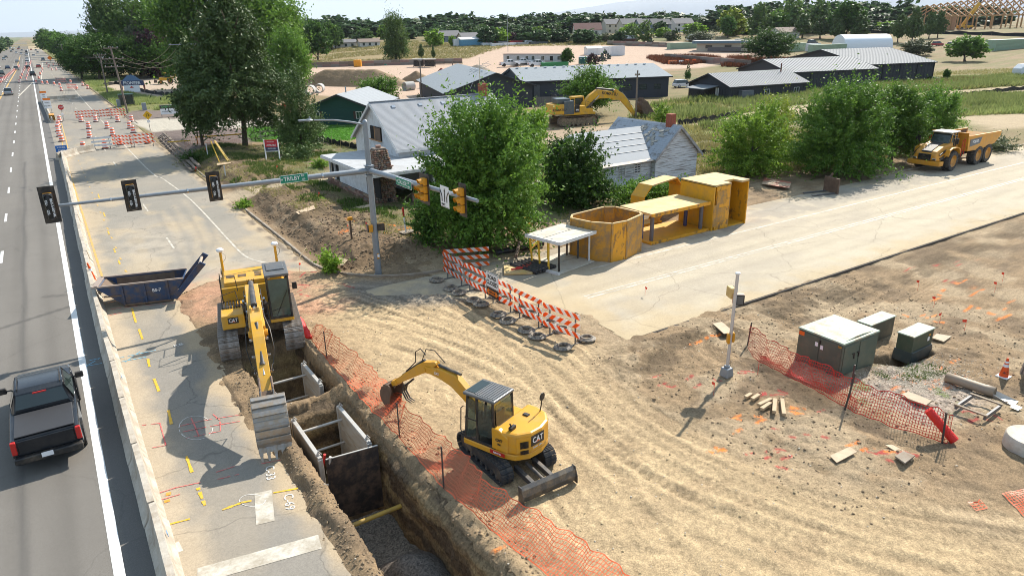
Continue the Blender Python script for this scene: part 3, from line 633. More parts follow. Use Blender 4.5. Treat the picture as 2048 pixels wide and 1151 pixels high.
def offset_poly(pts,ws):
    up=[];dn=[]
    for i,(x,z) in enumerate(pts):
        a=pts[max(i-1,0)];b=pts[min(i+1,len(pts)-1)]; tx,tz=b[0]-a[0],b[1]-a[1]; L=math.hypot(tx,tz); nx_,nz_=-tz/L,tx/L
        up.append((x+nx_*ws[i][0],z+nz_*ws[i][0])); dn.append((x-nx_*ws[i][1],z-nz_*ws[i][1]))
    return up+dn[::-1]
def boom_arm(root,S,foot,hump,nose,tip,col,yb,wb,ws_,brand=None,bs=.3,hoses=True,stick_w=(.36,.2)):
    k=S
    mid1=((foot[0]*.45+hump[0]*.55),(foot[1]*.45+hump[1]*.55)+.10*k); mid2=(hump[0]*.5+nose[0]*.5,hump[1]*.5+nose[1]*.5+.10*k)
    pl=offset_poly([foot,mid1,hump,mid2,nose],[(.16*k,.2*k),(.30*k,.38*k),(.34*k,.46*k),(.28*k,.34*k),(.14*k,.16*k)])
    bo=MB().prism(pl,yb-wb/2,yb+wb/2).build('boom',col,root,bevel=.02)
    # stick : deep at the pivot, tapering to the hinge
    d=Vector((tip[0]-nose[0],0,tip[1]-nose[1])); L=d.length; d.normalize(); back=(nose[0]-d.x*.95*k,nose[1]-d.z*.95*k)
    p1=(nose[0]+d.x*.5*k,nose[1]+d.z*.5*k)
    pl=offset_poly([back,(nose[0]-d.x*.1*k,nose[1]-d.z*.1*k),p1,tip],[(.12*k,.05*k),(stick_w[0]*k,.2*k),(stick_w[0]*k,.16*k),(.12*k,.12*k)])
    st=MB().prism(pl,yb-ws_/2,yb+ws_/2).build('stick',col,root,bevel=.015)
    nb=MB()
    for yy in (-1,1): nb.prism(offset_poly([(nose[0]-.9*k*math.copysign(1,1),nose[1]+.02),nose],[(.2*k,.16*k),(.2*k,.2*k)]),yb+yy*(ws_/2+.035*k)-.03*k,yb+yy*(ws_/2+.035*k)+.03*k)
    nb.lathe([(.10*k,-ws_*.85),(.10*k,ws_*.85)],12,(nose[0],yb,nose[1]),axis='y')
    nb.build('boom_nose',col,root,bevel=.01)
    return bo,st,d,back
def bucket(root,hinge,ang,Rb,W,mt,yb=0.,teeth=5,ribs=5,name='bucket',tdir=None):
    """curved shell, side plates, wear strips, teeth; built in a local frame turned by ang about the hinge"""
    M=Matrix.Translation((hinge[0],yb,hinge[1]))@Matrix.Rotation(ang,4,'Y')
    # profile from the hinge over the back to the cutting lip (local x away, z up)
    prof=[(-.10,.12),(-.30,-.02),(-.42,-.30),(-.46,-.62),(-.40,-.92),(-.22,-1.18),(.05,-1.35),(.35,-1.45),(.62,-1.5)]
    prof=[(x*Rb,z*Rb) for x,z in prof]; t=.03*Rb
    b=MB()
    for (x0,z0),(x1,z1) in zip(prof[:-1],prof[1:]):
        dx,dz=x1-x0,z1-z0; L=math.hypot(dx,dz); nx_,nz_=dz/L*t,-dx/L*t
        b.hexa([(x0,-W/2,z0),(x1,-W/2,z1),(x1,W/2,z1),(x0,W/2,z0),(x0-nx_,-W/2,z0-nz_),(x1-nx_,-W/2,z1-nz_),(x1-nx_,W/2,z1-nz_),(x0-nx_,W/2,z0-nz_)],M)
    for s in (-1,1): b.prism(prof+[(.42*Rb,-.7*Rb),(.30*Rb,-.05*Rb),(.1*Rb,.15*Rb)],s*W/2-.02,s*W/2+.02,M=M)
    sh=b.build('bucket',mt,root,bevel=.006)
    for k in range(ribs):
        x0,z0=prof[k+1]; x1,z1=prof[k+2]; xm,zm=(x0+x1)/2,(z0+z1)/2; L=math.hypot(x1-x0,z1-z0); a=math.atan2(z1-z0,x1-x0)
        q=MB(); nx_,nz_=(z1-z0)/L,-(x1-x0)/L
        q.box((xm+nx_*.03*Rb*1.2,0,zm+nz_*.03*Rb*1.2),(L*.5,W*1.01,.05*Rb),(0,-a,0),M)
        q.build('wear_strip',mt,sh,bevel=.006)
    lug=MB()
    for s in (-1,1): lug.prism([(-.12*Rb,.05*Rb),(.25*Rb,.0),(.2*Rb,.32*Rb),(.0,.38*Rb),(-.2*Rb,.25*Rb)],s*W*.2-.02,s*W*.2+.02,M=M)
    lug.build('bucket_ear',mt,sh)
    x1,z1=prof[-1]
    for k in range(teeth):
        y=(k-(teeth-1)/2)*W/(teeth-.35); q=MB()
        if tdir:
            e=Vector((tdir[0],0,tdir[1]))*Rb; p=Vector((x1,y,z1)); nn=Vector((-tdir[1],0,tdir[0])).normalized()*.05*Rb; s_=Vector((0,.06*Rb,0))
            a,c,d_=p-e*.15,p+e*.45,p+e; q.hexa([a-nn-s_,c-nn-s_,c-nn+s_,a-nn+s_,a+nn-s_,c+nn-s_,c+nn+s_,a+nn+s_],M); q.hexa([c-nn-s_*.8,d_-nn*.3-s_*.5,d_-nn*.3+s_*.5,c-nn+s_*.8,c+nn-s_*.8,d_+nn*.3-s_*.5,d_+nn*.3+s_*.5,c+nn+s_*.8],M); q.build('bucket_tooth',mt,sh,bevel=.004)
            if k==0:
                q=MB(); nn*=.5; w_=Vector((0,W/2,0)); a,c=Vector((x1,0,z1))-e*.1,Vector((x1,0,z1))+e*.3; q.hexa([a-nn-w_,c-nn-w_,c-nn+w_,a-nn+w_,a+nn-w_,c+nn-w_,c+nn+w_,a+nn+w_],M); q.build('cutting_lip',mt,sh)
            continue
        q.hexa([(x1-.12*Rb,y-.055*Rb,z1-.03),(x1+.30*Rb,y-.03*Rb,z1-.12*Rb),(x1+.30*Rb,y+.03*Rb,z1-.12*Rb),(x1-.12*Rb,y+.055*Rb,z1-.03),(x1-.12*Rb,y-.05*Rb,z1+.05*Rb),(x1+.3*Rb,y-.02*Rb,z1-.10*Rb),(x1+.3*Rb,y+.02*Rb,z1-.10*Rb),(x1-.12*Rb,y+.05*Rb,z1+.05*Rb)],M)
        q.build('bucket_tooth',mt,sh,bevel=.004)
    return sh
def emblem(parent,loc,rot,h,word='CAT',plate=True):
    """the maker's mark: heavy white letters with an orange wedge, on a black plate"""
    if plate:
        o=MB().box((0,0,0),(h*2.1,h*1.35,.01)).build('name_plate',M_BLACK,parent); o.location=loc; o.rotation_euler=rot
    E_=Matrix.Translation(loc)@(Matrix.Rotation(rot[2],4,'Z')@Matrix.Rotation(rot[1],4,'Y')@Matrix.Rotation(rot[0],4,'X'))
    q=MB().prism([(-h*.42,-h*.36),(h*.42,-h*.36),(0,h*.06)],.006,.012,'xy',M=E_); q.build('orange_wedge',M_ORG,parent)
    text(word,h*1.05,M_WHITE,parent,tuple((E_@Vector((0,.02*h,.014)))),rot,ext=.003,bold=.018*h,sx=.86)
def handrail(root,paths,mt=M_BLACK,r=.018,name='handrail'):
    b=MB()
    for p in paths: b.tube(p,r,6)
    return b.build(name,mt,root,True)
# ---- the big crawler excavator that straddles the trench, looking at the camera
ex=thing('excavator','large yellow tracked excavator straddling the trench, its bucket resting on the asphalt strip','excavator',(7.0,-3.0,.02),R(258.5))
tr=[]
und=MB(); und.box((0,0,.72),(1.9,2.1,.35)); und.lathe([(.75,.85),(.75,1.15)],24)
und.build('car_body',M_FRAME,ex,bevel=.03)
for s in (-1,1): track(und,'',ex,4.95,1.06,.80,s*1.32,M_TRACK,48)
# house (x forward)
b=MB(); b.prism([(-3.1,-1.25),(-3.35,-.7),(-3.42,0),(-3.35,.7),(-3.1,1.25),(-2.1,1.42),(-2.1,-1.42)],1.2,2.25,'xy'); b.build('counterweight',CATY,ex,bevel=.07)
b=MB(); b.box((-1.35,0,1.72),(1.5,2.84,1.05)); b.box((-1.75,0,2.33),(1.9,2.5,.22)); b.build('engine_house',CATY,ex,bevel=.04)
b=MB(); b.box((.25,-.98,1.38),(1.7,.85,.36)); b.box((1.32,-1.02,1.52),(.95,.92,.62)); b.build('storage_box',CATY,ex,bevel=.04)
b=MB(); b.box((.2,0,1.26),(3.0,2.6,.16)); b.build('deck',M_DARK,ex,bevel=.02)
b=MB()
for k in range(7): b.box((.82,-1.35+.105*k,1.86),(.26,.05,.06))
for k in range(6): b.box((.0,-1.35+.13*k,1.68),(.9,.07,.05))
b.build('step_plate',M_BLACK,ex,bevel=.005)
b=MB(); b.box((-.1,-.72,1.68),(.38,.3,.04)); b.build('filler_cover',CATY,ex)
for (x,y,w,h) in [(-1.6,-.95,.34,.36),(-1.6,-.45,.34,.36),(-1.75,.25,.22,.3),(-1.4,.25,.22,.3),(-1.75,.75,.22,.36)]:
    b=MB()
    for k in range(6): b.box((x-w/2+w*k/5,y,2.452),(w/12,h,.012))
    b.build('vent_grille',M_FRAME,ex)
# cab, on the machine's left (+y)
cb=MB(); x0,x1,y0,y1,z0,z1=-.15,1.72,.48,1.42,1.38,3.22
for (x,y) in [(x1-.05,y0+.05),(x1-.05,y1-.05),(x0+.05,y0+.05),(x0+.05,y1-.05),(.75,y1-.05)]:
    cb.tube([(x+(.10 if x>1 else 0),y,z0),(x-(.12 if x>1 else 0),y,z1)],.055,6)
cb.box((.8,.95,z0+.03),(1.95,.96,.1)); cb.box((x0+.03,.95,1.7),(.06,.9,.7))
cb.build('cab_frame',M_BLACK,ex,bevel=.01)
b=MB(); b.box((.8,.95,1.30),(1.9,.98,.22)); b.build('cab_sill',CATY,ex,bevel=.03)
for nm,vs in [('windscreen',[(x1+.04,y0+.08,z0+.1),(x1+.04,y1-.08,z0+.1),(x1-.12,y1-.08,z1-.12),(x1-.12,y0+.08,z1-.12)]),('side_window',[(x0+.1,y1,z0+.3),(x1,y1,z0+.3),(x1-.12,y1,z1-.12),(x0+.1,y1,z1-.12)]),('side_window',[(x0+.1,y0,z0+.3),(x1,y0,z0+.3),(x1-.12,y0,z1-.12),(x0+.1,y0,z1-.12)])]:
    v=[Vector(p) for p in vs]; n_=(v[1]-v[0]).cross(v[2]-v[0]).normalized()*.012
    MB().hexa([*v,*[p+n_ for p in v]]).build(nm,M_GLASS2,ex)
b=MB(); b.box((.55,.95,z0+.35),(.5,.5,.16)); b.box((.32,.95,z0+.72),(.14,.48,.66)); b.box((1.3,.72,z0+.4),(.12,.1,.6)); b.build('seat',M_BLACK,ex,bevel=.03)
b=MB(); b.box((.72,.95,z1+.04),(1.86,1.0,.12)); b.box((.55,.95,z1+.12),(1.0,.74,.06)); b.build('cab_roof',M_ROOF,ex,bevel=.05)
b=MB(); b.box((1.72,1.62,2.75),(.06,.2,.3)); b.tube([(1.6,1.42,2.7),(1.72,1.6,2.7)],.015,5); b.build('mirror',M_BLACK,ex,bevel=.01)
b=MB(); b.box((1.58,1.25,z1-.02),(.08,.1,.08)); b.box((1.58,.62,z1-.02),(.08,.1,.08)); b.build('work_light',M_CHROME,ex)
b=MB(); b.tube([(1.78,.6,1.75),(1.70,1.3,1.9)],.012,4); b.tube([(1.77,.75,1.5),(1.72,1.3,2.6)],.012,4); b.build('wiper',M_BLACK,ex)
for y in (-1.25,1.2):
    b=MB(); b.tube([(-2.75,y,2.2),(-2.75,y,3.35)],.06,8); b.box((-2.75,y,2.3),(.2,.2,.1)); p=b.build('antenna_mast',CATY,ex,True)
    MB().lathe([(.10,3.35),(.16,3.4),(.17,3.47),(.12,3.52)],12,(-2.75,y,0)).build('receiver_dome',M_WHITE,p,True)
    MB().tube([(-2.75,y+.06,3.3),(-2.68,y+.2,3.2),(-2.72,y+.18,3.0),(-2.75,y+.06,2.85)],.008,4).build('antenna_cable',M_HOSE,p)
handrail(ex,[[(-.2,-1.36,1.6),(-.2,-1.36,2.9),(-.2,-.75,2.9),(-.2,-.7,2.2)],[(-1.0,-1.38,2.2),(-1.0,-1.38,2.85),(-.25,-1.38,2.85),(-.2,-1.38,1.7)],[(.8,-1.4,1.8),(.75,-1.38,2.4),(.5,-.8,2.45),(.9,-.7,1.9)],[(-1.9,-1.3,2.4),(-1.9,-1.3,2.8),(-1.1,-1.3,2.8)]])
emblem(ex,(1.80,-1.02,1.60),(R(90),0,R(90)),.2)
# boom (slightly right of the middle), stick and bucket
YB=-.10
bo,st,d,back=boom_arm(ex,1.25,(.45,1.8),(2.7,2.95),(6.45,2.75),(9.25,1.35),CATY,YB,.52,.40,stick_w=(.42,.2))
for s in (-1,1): cyl((.9,1.45),(2.9,2.8),ex,.09,.3,YB+s*.40)
cyl((2.2,3.30),(5.7,3.42),ex,.105,.12,YB)
cyl((6.6,3.20),(8.5,2.02),ex,.09,.2,YB)
b=MB()
for s in (-1,1):
    for j in range(2):
        y=YB+s*(.06+.07*j); b.tube([(.3,y,2.2),(1.0,y,2.75),(2.2,y,3.42)],.022,5)
    b.tube([(5.6,YB+s*.3,3.05),(6.4,YB+s*.42,2.85),(7.1,YB+s*.46,2.4),(7.4,YB+s*.36,1.9),(7.9,YB+s*.3,2.1),(8.3,YB+s*.26,2.1)],.02,5)
    b.tube([(2.6,YB+s*.32,3.1),(4.2,YB+s*.31,3.1),(5.6,YB+s*.3,3.05)],.02,5)
b.build('hydraulic_hose',M_HOSE,ex,True)
b=MB()
for k,(x,z) in enumerate([(3.4,3.15),(4.2,3.12),(5.0,3.08),(6.9,2.7),(7.6,2.35),(8.2,2.0)]):
    b.box((x,YB+.27,z),(.1,.1,.06)); b.box((x,YB-.27,z),(.1,.1,.06))
b.build('hose_clamp',M_CHROME,ex)['kind']='stuff'
for s in (-.14,.14):
    MB().prism([(4.9,3.15),(6.1,2.95),(6.1,3.1),(5.8,3.5),(5.5,3.5)],YB+s-.03,YB+s+.03).build('cylinder_bracket',CATY,ex)
b=MB(); b.box((9.2,YB,1.55),(.35,.5,.28),(0,.5,0)); b.tube([(8.6,YB-.2,2.0),(9.15,YB-.2,1.85),(9.6,YB-.2,1.5)],.05,6); b.tube([(8.6,YB+.2,2.0),(9.15,YB+.2,1.85),(9.6,YB+.2,1.5)],.05,6); b.build('coupler',M_RUST,ex,bevel=.02)
# the back of the bucket is turned to the camera: local +x (opening) points at the machine
def bucket_back(root,hinge,W,Rb,mt,teeth,yb,tilt=0.,ribs=6):
    M=Matrix.Translation((hinge[0],yb,hinge[1]))@Matrix.Rotation(PI,4,'Z')@Matrix.Rotation(tilt,4,'Y')
    o=bpy.data.objects.new('bucket_holder',None)
    return M
bk=bucket(ex,(0,0),0,.95,1.04,M_BUCKET,0.,5,6,tdir=(.20,-.50))
_M=Matrix.Translation((9.48,YB,1.60))@Matrix.Rotation(PI,4,'Z')@Matrix.Rotation(R(56),4,'Y')
bk.matrix_local=_M
# ---- the compact excavator on the dirt
mi=thing('mini_excavator','compact yellow excavator with rubber tracks and dozer blade on the tan dirt','excavator',(10.95,-17.5,.04),R(111))
def mrot(a,fn,*args): pass
MT=R(90-111)   # tracks point along +Y
TRK=MB(); un=MB(); Mr=Matrix.Rotation(MT,4,'Z')
un.box((0,0,.42),(1.1,1.2,.25),M=Mr); un.lathe([(.42,.5),(.42,.66)],20)
car=un.build('car_body',M_DARK,mi,bevel=.02)
for s in (-1,1):
    t=track(None,'',mi,2.75,.62,.42,0,M_RUBTR,40,lug=.03,fr=M_DARK); t.rotation_euler[2]=MT; t.location=Mr@Vector((0,s*.80,0))
    for ch in t.children: pass
b=MB()
bl=[(-2.32,.06),(-2.40,.10),(-2.45,.30),(-2.40,.50),(-2.30,.60),(-2.28,.56),(-2.36,.46),(-2.40,.30),(-2.36,.13),(-2.30,.08)]
b.prism(bl,-.97,.97,M=Mr)
for s in (-1,1): b.prism([(-2.5,.05),(-2.22,.05),(-2.22,.60),(-2.38,.60),(-2.5,.3)],s*.97-.015,s*.97+.015,M=Mr)
blade=b.build('dozer_blade',mk('blade_steel',(.10,.095,.09),.5,metal=.5,var=.3,dirt=(.3,.23,.15),da=.8,ds=4),mi,bevel=.006)
b=MB()
for s in (-1,1): b.box((-1.72,s*.34,.30),(1.25,.14,.18),(0,-.06,0),Mr)
b.tube([Mr@Vector((-1.2,0,.42)),Mr@Vector((-2.2,0,.34))],.06,8); b.build('blade_arm',M_DARK,mi,bevel=.01)
HM=mk('mini_yellow',(.68,.32,.018),.38,var=.05,dirt=(.42,.31,.16),da=.3,ds=2)
b=MB(); b.prism([(.95,-.9),(.95,.94),(-.55,.96),(-1.0,.86),(-1.30,.5),(-1.40,0),(-1.30,-.5),(-1.0,-.86),(-.55,-.94)],.66,.86,'xy'); b.build('deck',HM,mi,bevel=.03)
b=MB(); b.prism([(-.25,-.94),(-.25,.94),(-.6,.95),(-1.05,.82),(-1.34,.45),(-1.42,0),(-1.34,-.45),(-1.05,-.82),(-.6,-.95)],.86,1.58,'xy'); b.build('engine_house',HM,mi,bevel=.08)
b=MB(); b.box((.35,-.62,1.08),(1.15,.62,.5)); b.build('fuel_cover',HM,mi,bevel=.06)
b=MB(); b.prism([(-.2,.9),(-.2,1.62),(-.45,1.62),(-.8,1.45),(-.8,.9)],.75,.96,'xz'); b.build('side_panel',HM,mi,bevel=.04)
for x,z,w,h in [(-.82,1.30,.26,.2),(-.82,1.06,.26,.16)]:
    b=MB(); 
    for k in range(7): b.box((-.80+.0,0,0),(.01,.01,.01))
# cab
x0,x1,y0,y1,z0,z1=-.30,.92,-.12,.92,.86,2.42
b=MB()
for (x,y,dx) in [(x1-.04,y0+.04,-.14),(x1-.04,y1-.04,-.14),(x0+.04,y0+.04,.03),(x0+.04,y1-.04,.03),(.38,y1-.03,0)]: b.tube([(x,y,z0),(x+dx,y,z1)],.05,6)
b.box((.3,.4,z0+.04),(1.22,1.04,.1)); b.box((x0,.4,1.15),(.06,1.02,.55))
for z in (1.62,): b.box((.62,y1-.01,z),(.5,.03,.05))
b.build('cab_frame',M_BLACK,mi,bevel=.01)
for nm,vs in [('rear_window',[(x0-.01,y0+.1,1.48),(x0-.01,y1-.1,1.48),(x0+.02,y1-.1,z1-.1),(x0+.02,y0+.1,z1-.1)]),('door_window',[(.44,y1,z0+.12),(x1-.06,y1,z0+.12),(x1-.17,y1,z1-.1),(.44,y1,z1-.1)]),('side_window',[(x0+.1,y1,1.2),(.33,y1,1.2),(.33,y1,z1-.1),(x0+.1,y1,z1-.1)]),('windscreen',[(x1,y0+.08,z0+.1),(x1,y1-.08,z0+.1),(x1-.14,y1-.08,z1-.1),(x1-.14,y0+.08,z1-.1)]),('side_window',[(x0+.1,y0,1.2),(x1-.1,y0,1.2),(x1-.2,y0,z1-.1),(x0+.1,y0,z1-.1)])]:
    v=[Vector(p) for p in vs]; n_=(v[1]-v[0]).cross(v[2]-v[0]).normalized()*.01
    MB().hexa([*v,*[p+n_ for p in v]]).build(nm,mk('clear_cab_glass',(.35,.42,.38),.04,var=0,trans=.9,spec=.5),mi)
b=MB(); b.box((.15,.4,z0+.35),(.5,.48,.14)); b.box((-.08,.4,z0+.75),(.14,.46,.7)); b.box((.7,.4,z0+.5),(.1,.3,.5)); b.build('seat',M_BLACK,mi,bevel=.03)
b=MB(); b.box((.3,.4,z1+.03),(1.22,1.06,.1)); rf=b.build('cab_roof',M_ROOF,mi,bevel=.04)
for k in range(8): MB().box((-.20+.095*k,.4,z1+.09),(.035,.9,.03)).build('roof_rib',mk('roof_rib_grey',(.2,.205,.21),.35),rf,bevel=.008)
MB().box((.68,.4,z1+.085),(.34,.8,.012)).build('roof_window',M_GLASS,rf)
handrail(mi,[[(.97,y1,1.0),(1.05,y1,1.1),(1.0,y1,1.9),(.9,y1,2.0)]])
b=MB(); b.tube([(-.85,-.72,1.55),(-.88,-.78,1.85),(-.88,-.78,2.0)],.02,6); b.lathe([(.02,-.02),(.13,-.02),(.14,0),(.1,.02)],12,(-.9,-.78,2.1),axis='x'); b.build('mirror',M_BLACK,mi,True)
b=MB(); b.box((-.75,.62,1.64),(.12,.26,.1)); b.tube([(-.75,.62,1.6),(-.72,.7,1.8)],.03,6); b.box((-.62,-.3,1.60),(.2,.14,.05)); b.build('exhaust',M_BLACK,mi,bevel=.01)
emblem(mi,(-1.392,.21,1.28),(R(90),0,R(-100)),.26)
text('NEXT GEN',.08,M_WHITE,mi,(-1.398,.21,1.03),(R(90),0,R(-100)))
def louvre(x,y,z,rz,n=7,w=.26,h=.018,nm='vent_grille'):
    E_=Matrix.Translation((x,y,z))@Matrix.Rotation(rz,4,'Z'); b=MB()
    for k in range(n): b.box((0,0,k*h*1.9),(w,.02,h),M=E_)
    b.build(nm,M_BLACK,mi)
louvre(-1.215,.655,1.10,R(52)); louvre(-1.215,.655,.90,R(52),4)
MB().box((0,0,0),(.5,.012,.5)).build('engine_door',HM,mi,bevel=.01,loc=(-1.198,.64,1.20),rz=R(52))
text('CAT',.13,M_BLACK,mi,(-.5,.985,1.28),(R(90),0,R(180)),bold=.004); text('306',.08,M_BLACK,mi,(-.5,.985,1.14),(R(90),0,R(180)),bold=.003)
MB().box((-.42,.972,.80),(.56,.012,.12)).build('red_stripe_sticker',M_RED,mi); text('RENTAL',.08,M_WHITE,mi,(-.42,.982,.80),(R(90),0,R(180)),bold=.002)
bo,st,d,back=boom_arm(mi,.62,(.95,1.0),(2.15,2.06),(3.4,2.12),(5.05,1.08),HM,-.2,.26,.22,stick_w=(.4,.2))
emblem(mi,(2.85,-.2+.142,2.12),(R(90),0,R(180)),.12,plate=False)
cyl((.9,.8),(2.2,1.95),mi,.055,.4,-.2); cyl((1.9,2.30),(3.05,2.40),mi,.05,.2,-.2); cyl((3.5,2.40),(4.65,1.52),mi,.045,.25,-.2)
MB().prism([(.7,.75),(1.15,.75),(1.15,1.2),(.85,1.3)],-.34,-.06).build('swing_bracket',M_DARK,mi,bevel=.02)
b=MB(); b.tube([(2.7,-.34,2.45),(3.2,-.4,2.75),(3.6,-.4,2.7),(3.8,-.36,2.2),(4.3,-.34,1.75)],.018,5); b.tube([(3.3,-.06,2.7),(3.5,-.02,2.9),(3.75,-.04,2.7),(3.8,-.06,2.3),(4.3,-.06,1.8)],.018,5); b.build('hydraulic_hose',M_HOSE,mi,True)
b=MB()
for s in (-.09,0,.09): b.tube([(4.5,-.2+s,1.2),(4.62,-.2+s,.88),(4.45,-.2+s,.62),(4.2,-.2+s,.55)],[.04,.035,.03,.015],6)
b.tube([(4.1,-.2,1.5),(4.6,-.2,1.05)],.04,6); b.build('thumb',M_BLACK,mi,bevel=.005)
bk=bucket(mi,(0,0),0,.58,.62,M_RUST,0.,4,4); bk.matrix_local=Matrix.Translation((5.08,-.2,1.0))@Matrix.Rotation(PI,4,'Z')@Matrix.Rotation(R(28),4,'Y')
b=MB(); b.box((4.98,-.2,1.12),(.26,.3,.2),(0,.4,0)); b.build('coupler',HM,mi,bevel=.02)
# ---- the far excavator behind the trees, seen from its side
kx,ky=62.2,44.9
ko=thing('excavator','distant yellow excavator with long arched boom, parked behind the white houses','excavator',(kx,ky,hz(kx,ky)),R(-13))
MB().box((0,0,.9),(2.4,2.3,.5)).build('car_body',M_FRAME,ko,bevel=.03)
for s in (-1,1): track(None,'',ko,5.9,1.35,.7,s*1.45,mk('far_track',(.11,.08,.06),.8,dirt=DIRT,da=.8,ds=3),40,lug=.05)
b=MB(); b.prism([(-3.6,-1.3),(-3.9,0),(-3.6,1.3),(-1.9,1.5),(-1.9,-1.5)],1.65,3.0,'xy'); b.build('counterweight',KOMY,ko,bevel=.08)
text('KOMATSU',.42,M_BLACK,ko,(-2.7,-1.44,2.25),(R(90),0,R(-6)),bold=.01)
b=MB(); b.box((.4,0,1.62),(4.6,2.9,.3)); b.box((.25,-1.0,2.2),(1.9,.9,.9)); b.box((1.7,-1.0,2.0),(1.2,.9,.5)); b.box((-.9,.2,2.2),(2.2,2.4,.9)); b.build('deck',KOMY,ko,bevel=.04)
M_BLUEG=mk('blue_grey_panel',(.075,.10,.115),.35,dirt=DIRT,da=.3,ds=2)
b=MB(); b.box((-1.3,-1.05,2.5),(1.5,.95,1.75)); b.build('radiator_panel',M_BLUEG,ko,bevel=.05)
b=MB(); b.box((-1.9,0,3.35),(1.9,2.0,.65)); b.build('engine_cover',M_BLUEG,ko,bevel=.05)
b=MB(); b.box((-.12,-1.47,2.35),(.75,.02,1.1)); b.build('panel_stripe',M_BLACK,ko); text('490',.30,M_WHITE,ko,(-.1,-1.5,2.15),(R(90),0,0),bold=.01)
b=MB(); b.box((.9,.95,2.75),(1.9,1.05,2.0)); b.build('cab',KOMY,ko,bevel=.08)
b=MB(); b.box((1.05,.42,3.05),(1.2,.03,1.0)); b.box((1.87,.95,2.9),(.03,.85,1.4)); b.box((.05,.42,3.05),(.5,.03,.8)); b.build('cab_window',M_GLASS,ko)
boom_arm(ko,1.55,(1.2,2.4),(3.5,4.1),(7.2,3.35),(9.7,.7),KOMY,-.15,.7,.5)
text('KOMATSU',.52,M_BLACK,ko,(5.3,-.53,3.95),(R(90),R(9),0),bold=.012)
for s in (-1,1): cyl((1.6,2.0),(3.6,3.8),ko,.13,.35,-.15+s*.45)
cyl((3.4,4.75),(6.4,4.35),ko,.15,.15,-.15); cyl((7.4,4.0),(9.2,2.0),ko,.11,.3,-.15)
handrail(ko,[[(-.6,-1.4,2.9),(-.6,-1.4,3.5),(.4,-1.4,3.5),(.5,-1.4,2.8)],[(1.2,-1.4,2.6),(1.2,-1.4,3.3),(2.2,-1.4,2.9),(2.2,-1.4,2.2)]],r=.03)
bk=bucket(ko,(0,0),0,1.6,1.7,M_RUST,0.,5,3); bk.matrix_local=Matrix.Translation((10.6,-.15,2.6))@Matrix.Rotation(R(-25),4,'Y')
# ---------------------------------------------------------------- wheels, pickups, cars
def wheel(parent,x,y,r,w,rim=M_CHROME,name='wheel',ang=0.,n=20,lug=0):
    s=1 if y>0 else -1; b=MB(); b.lathe([(r*.60,-w/2),(r*.92,-w/2),(r,-w*.36),(r,w*.36),(r*.92,w/2),(r*.60,w/2)],n,axis='y',cap=False)
    if lug:
        for k in range(lug):
            a=2*PI*k/lug
            for q in (-1,1): b.box((r*1.0*math.cos(a+q*.03),q*w*.24,r*1.0*math.sin(a+q*.03)),(.05*r,w*.42,.07*r),(0,-a,0))
    o=b.build('wheel',M_TYRE,parent,True); o.location=(x,y,r)
    q=MB(); q.lathe([(r*.02,s*w*.32),(r*.28,s*w*.34),(r*.34,s*w*.22),(r*.56,s*w*.40),(r*.61,s*w*.5),(r*.61,-s*w*.2)],n,axis='y'); q.build('rim',rim,o,True)
    return o
GRY=mk('alloy_grey',(.22,.22,.23),.35,metal=.8)
def loft(parent,name,mt,st,bevel=.04,M=None):
    """body from cross sections: each station = (x, half width bottom, half width top, z0, z1)"""
    b=MB()
    for a,c in zip(st[:-1],st[1:]):
        b.hexa([(a[0],-a[1],a[3]),(c[0],-c[1],c[3]),(c[0],c[1],c[3]),(a[0],a[1],a[3]),(a[0],-a[2],a[4]),(c[0],-c[2],c[4]),(c[0],c[2],c[4]),(a[0],a[2],a[4])])
    me=b.build(name,mt,parent)
    bm=bmesh.new(); bm.from_mesh(me.data); bmesh.ops.remove_doubles(bm,verts=bm.verts,dist=.0005)
    # drop the inner walls between stations
    seen={}
    for f in list(bm.faces):
        k=tuple(sorted(round(v.index) for v in f.verts)); seen.setdefault(tuple(sorted((round(c_,3) for v in f.verts for c_ in v.co))),[]).append(f)
    dead=[f for fs in seen.values() if len(fs)>1 for f in fs]
    if dead: bmesh.ops.delete(bm,geom=dead,context='FACES_ONLY')
    bmesh.ops.recalc_face_normals(bm,faces=bm.faces); bm.to_mesh(me.data); bm.free()
    me.data.shade_smooth(); me.data.set_sharp_from_angle(angle=.5)
    if bevel: 
        q=me.modifiers.new('b','BEVEL'); q.width=bevel; q.segments=3; q.limit_method='ANGLE'; q.angle_limit=.5
    return me
def pane(parent,name,vs,mt=M_GLASS,t=.008):
    v=[Vector(p) for p in vs]; n_=(v[1]-v[0]).cross(v[2]-v[0]).normalized()*t
    return MB().hexa([*v,*[p+n_ for p in v]]).build(name,mt,parent)
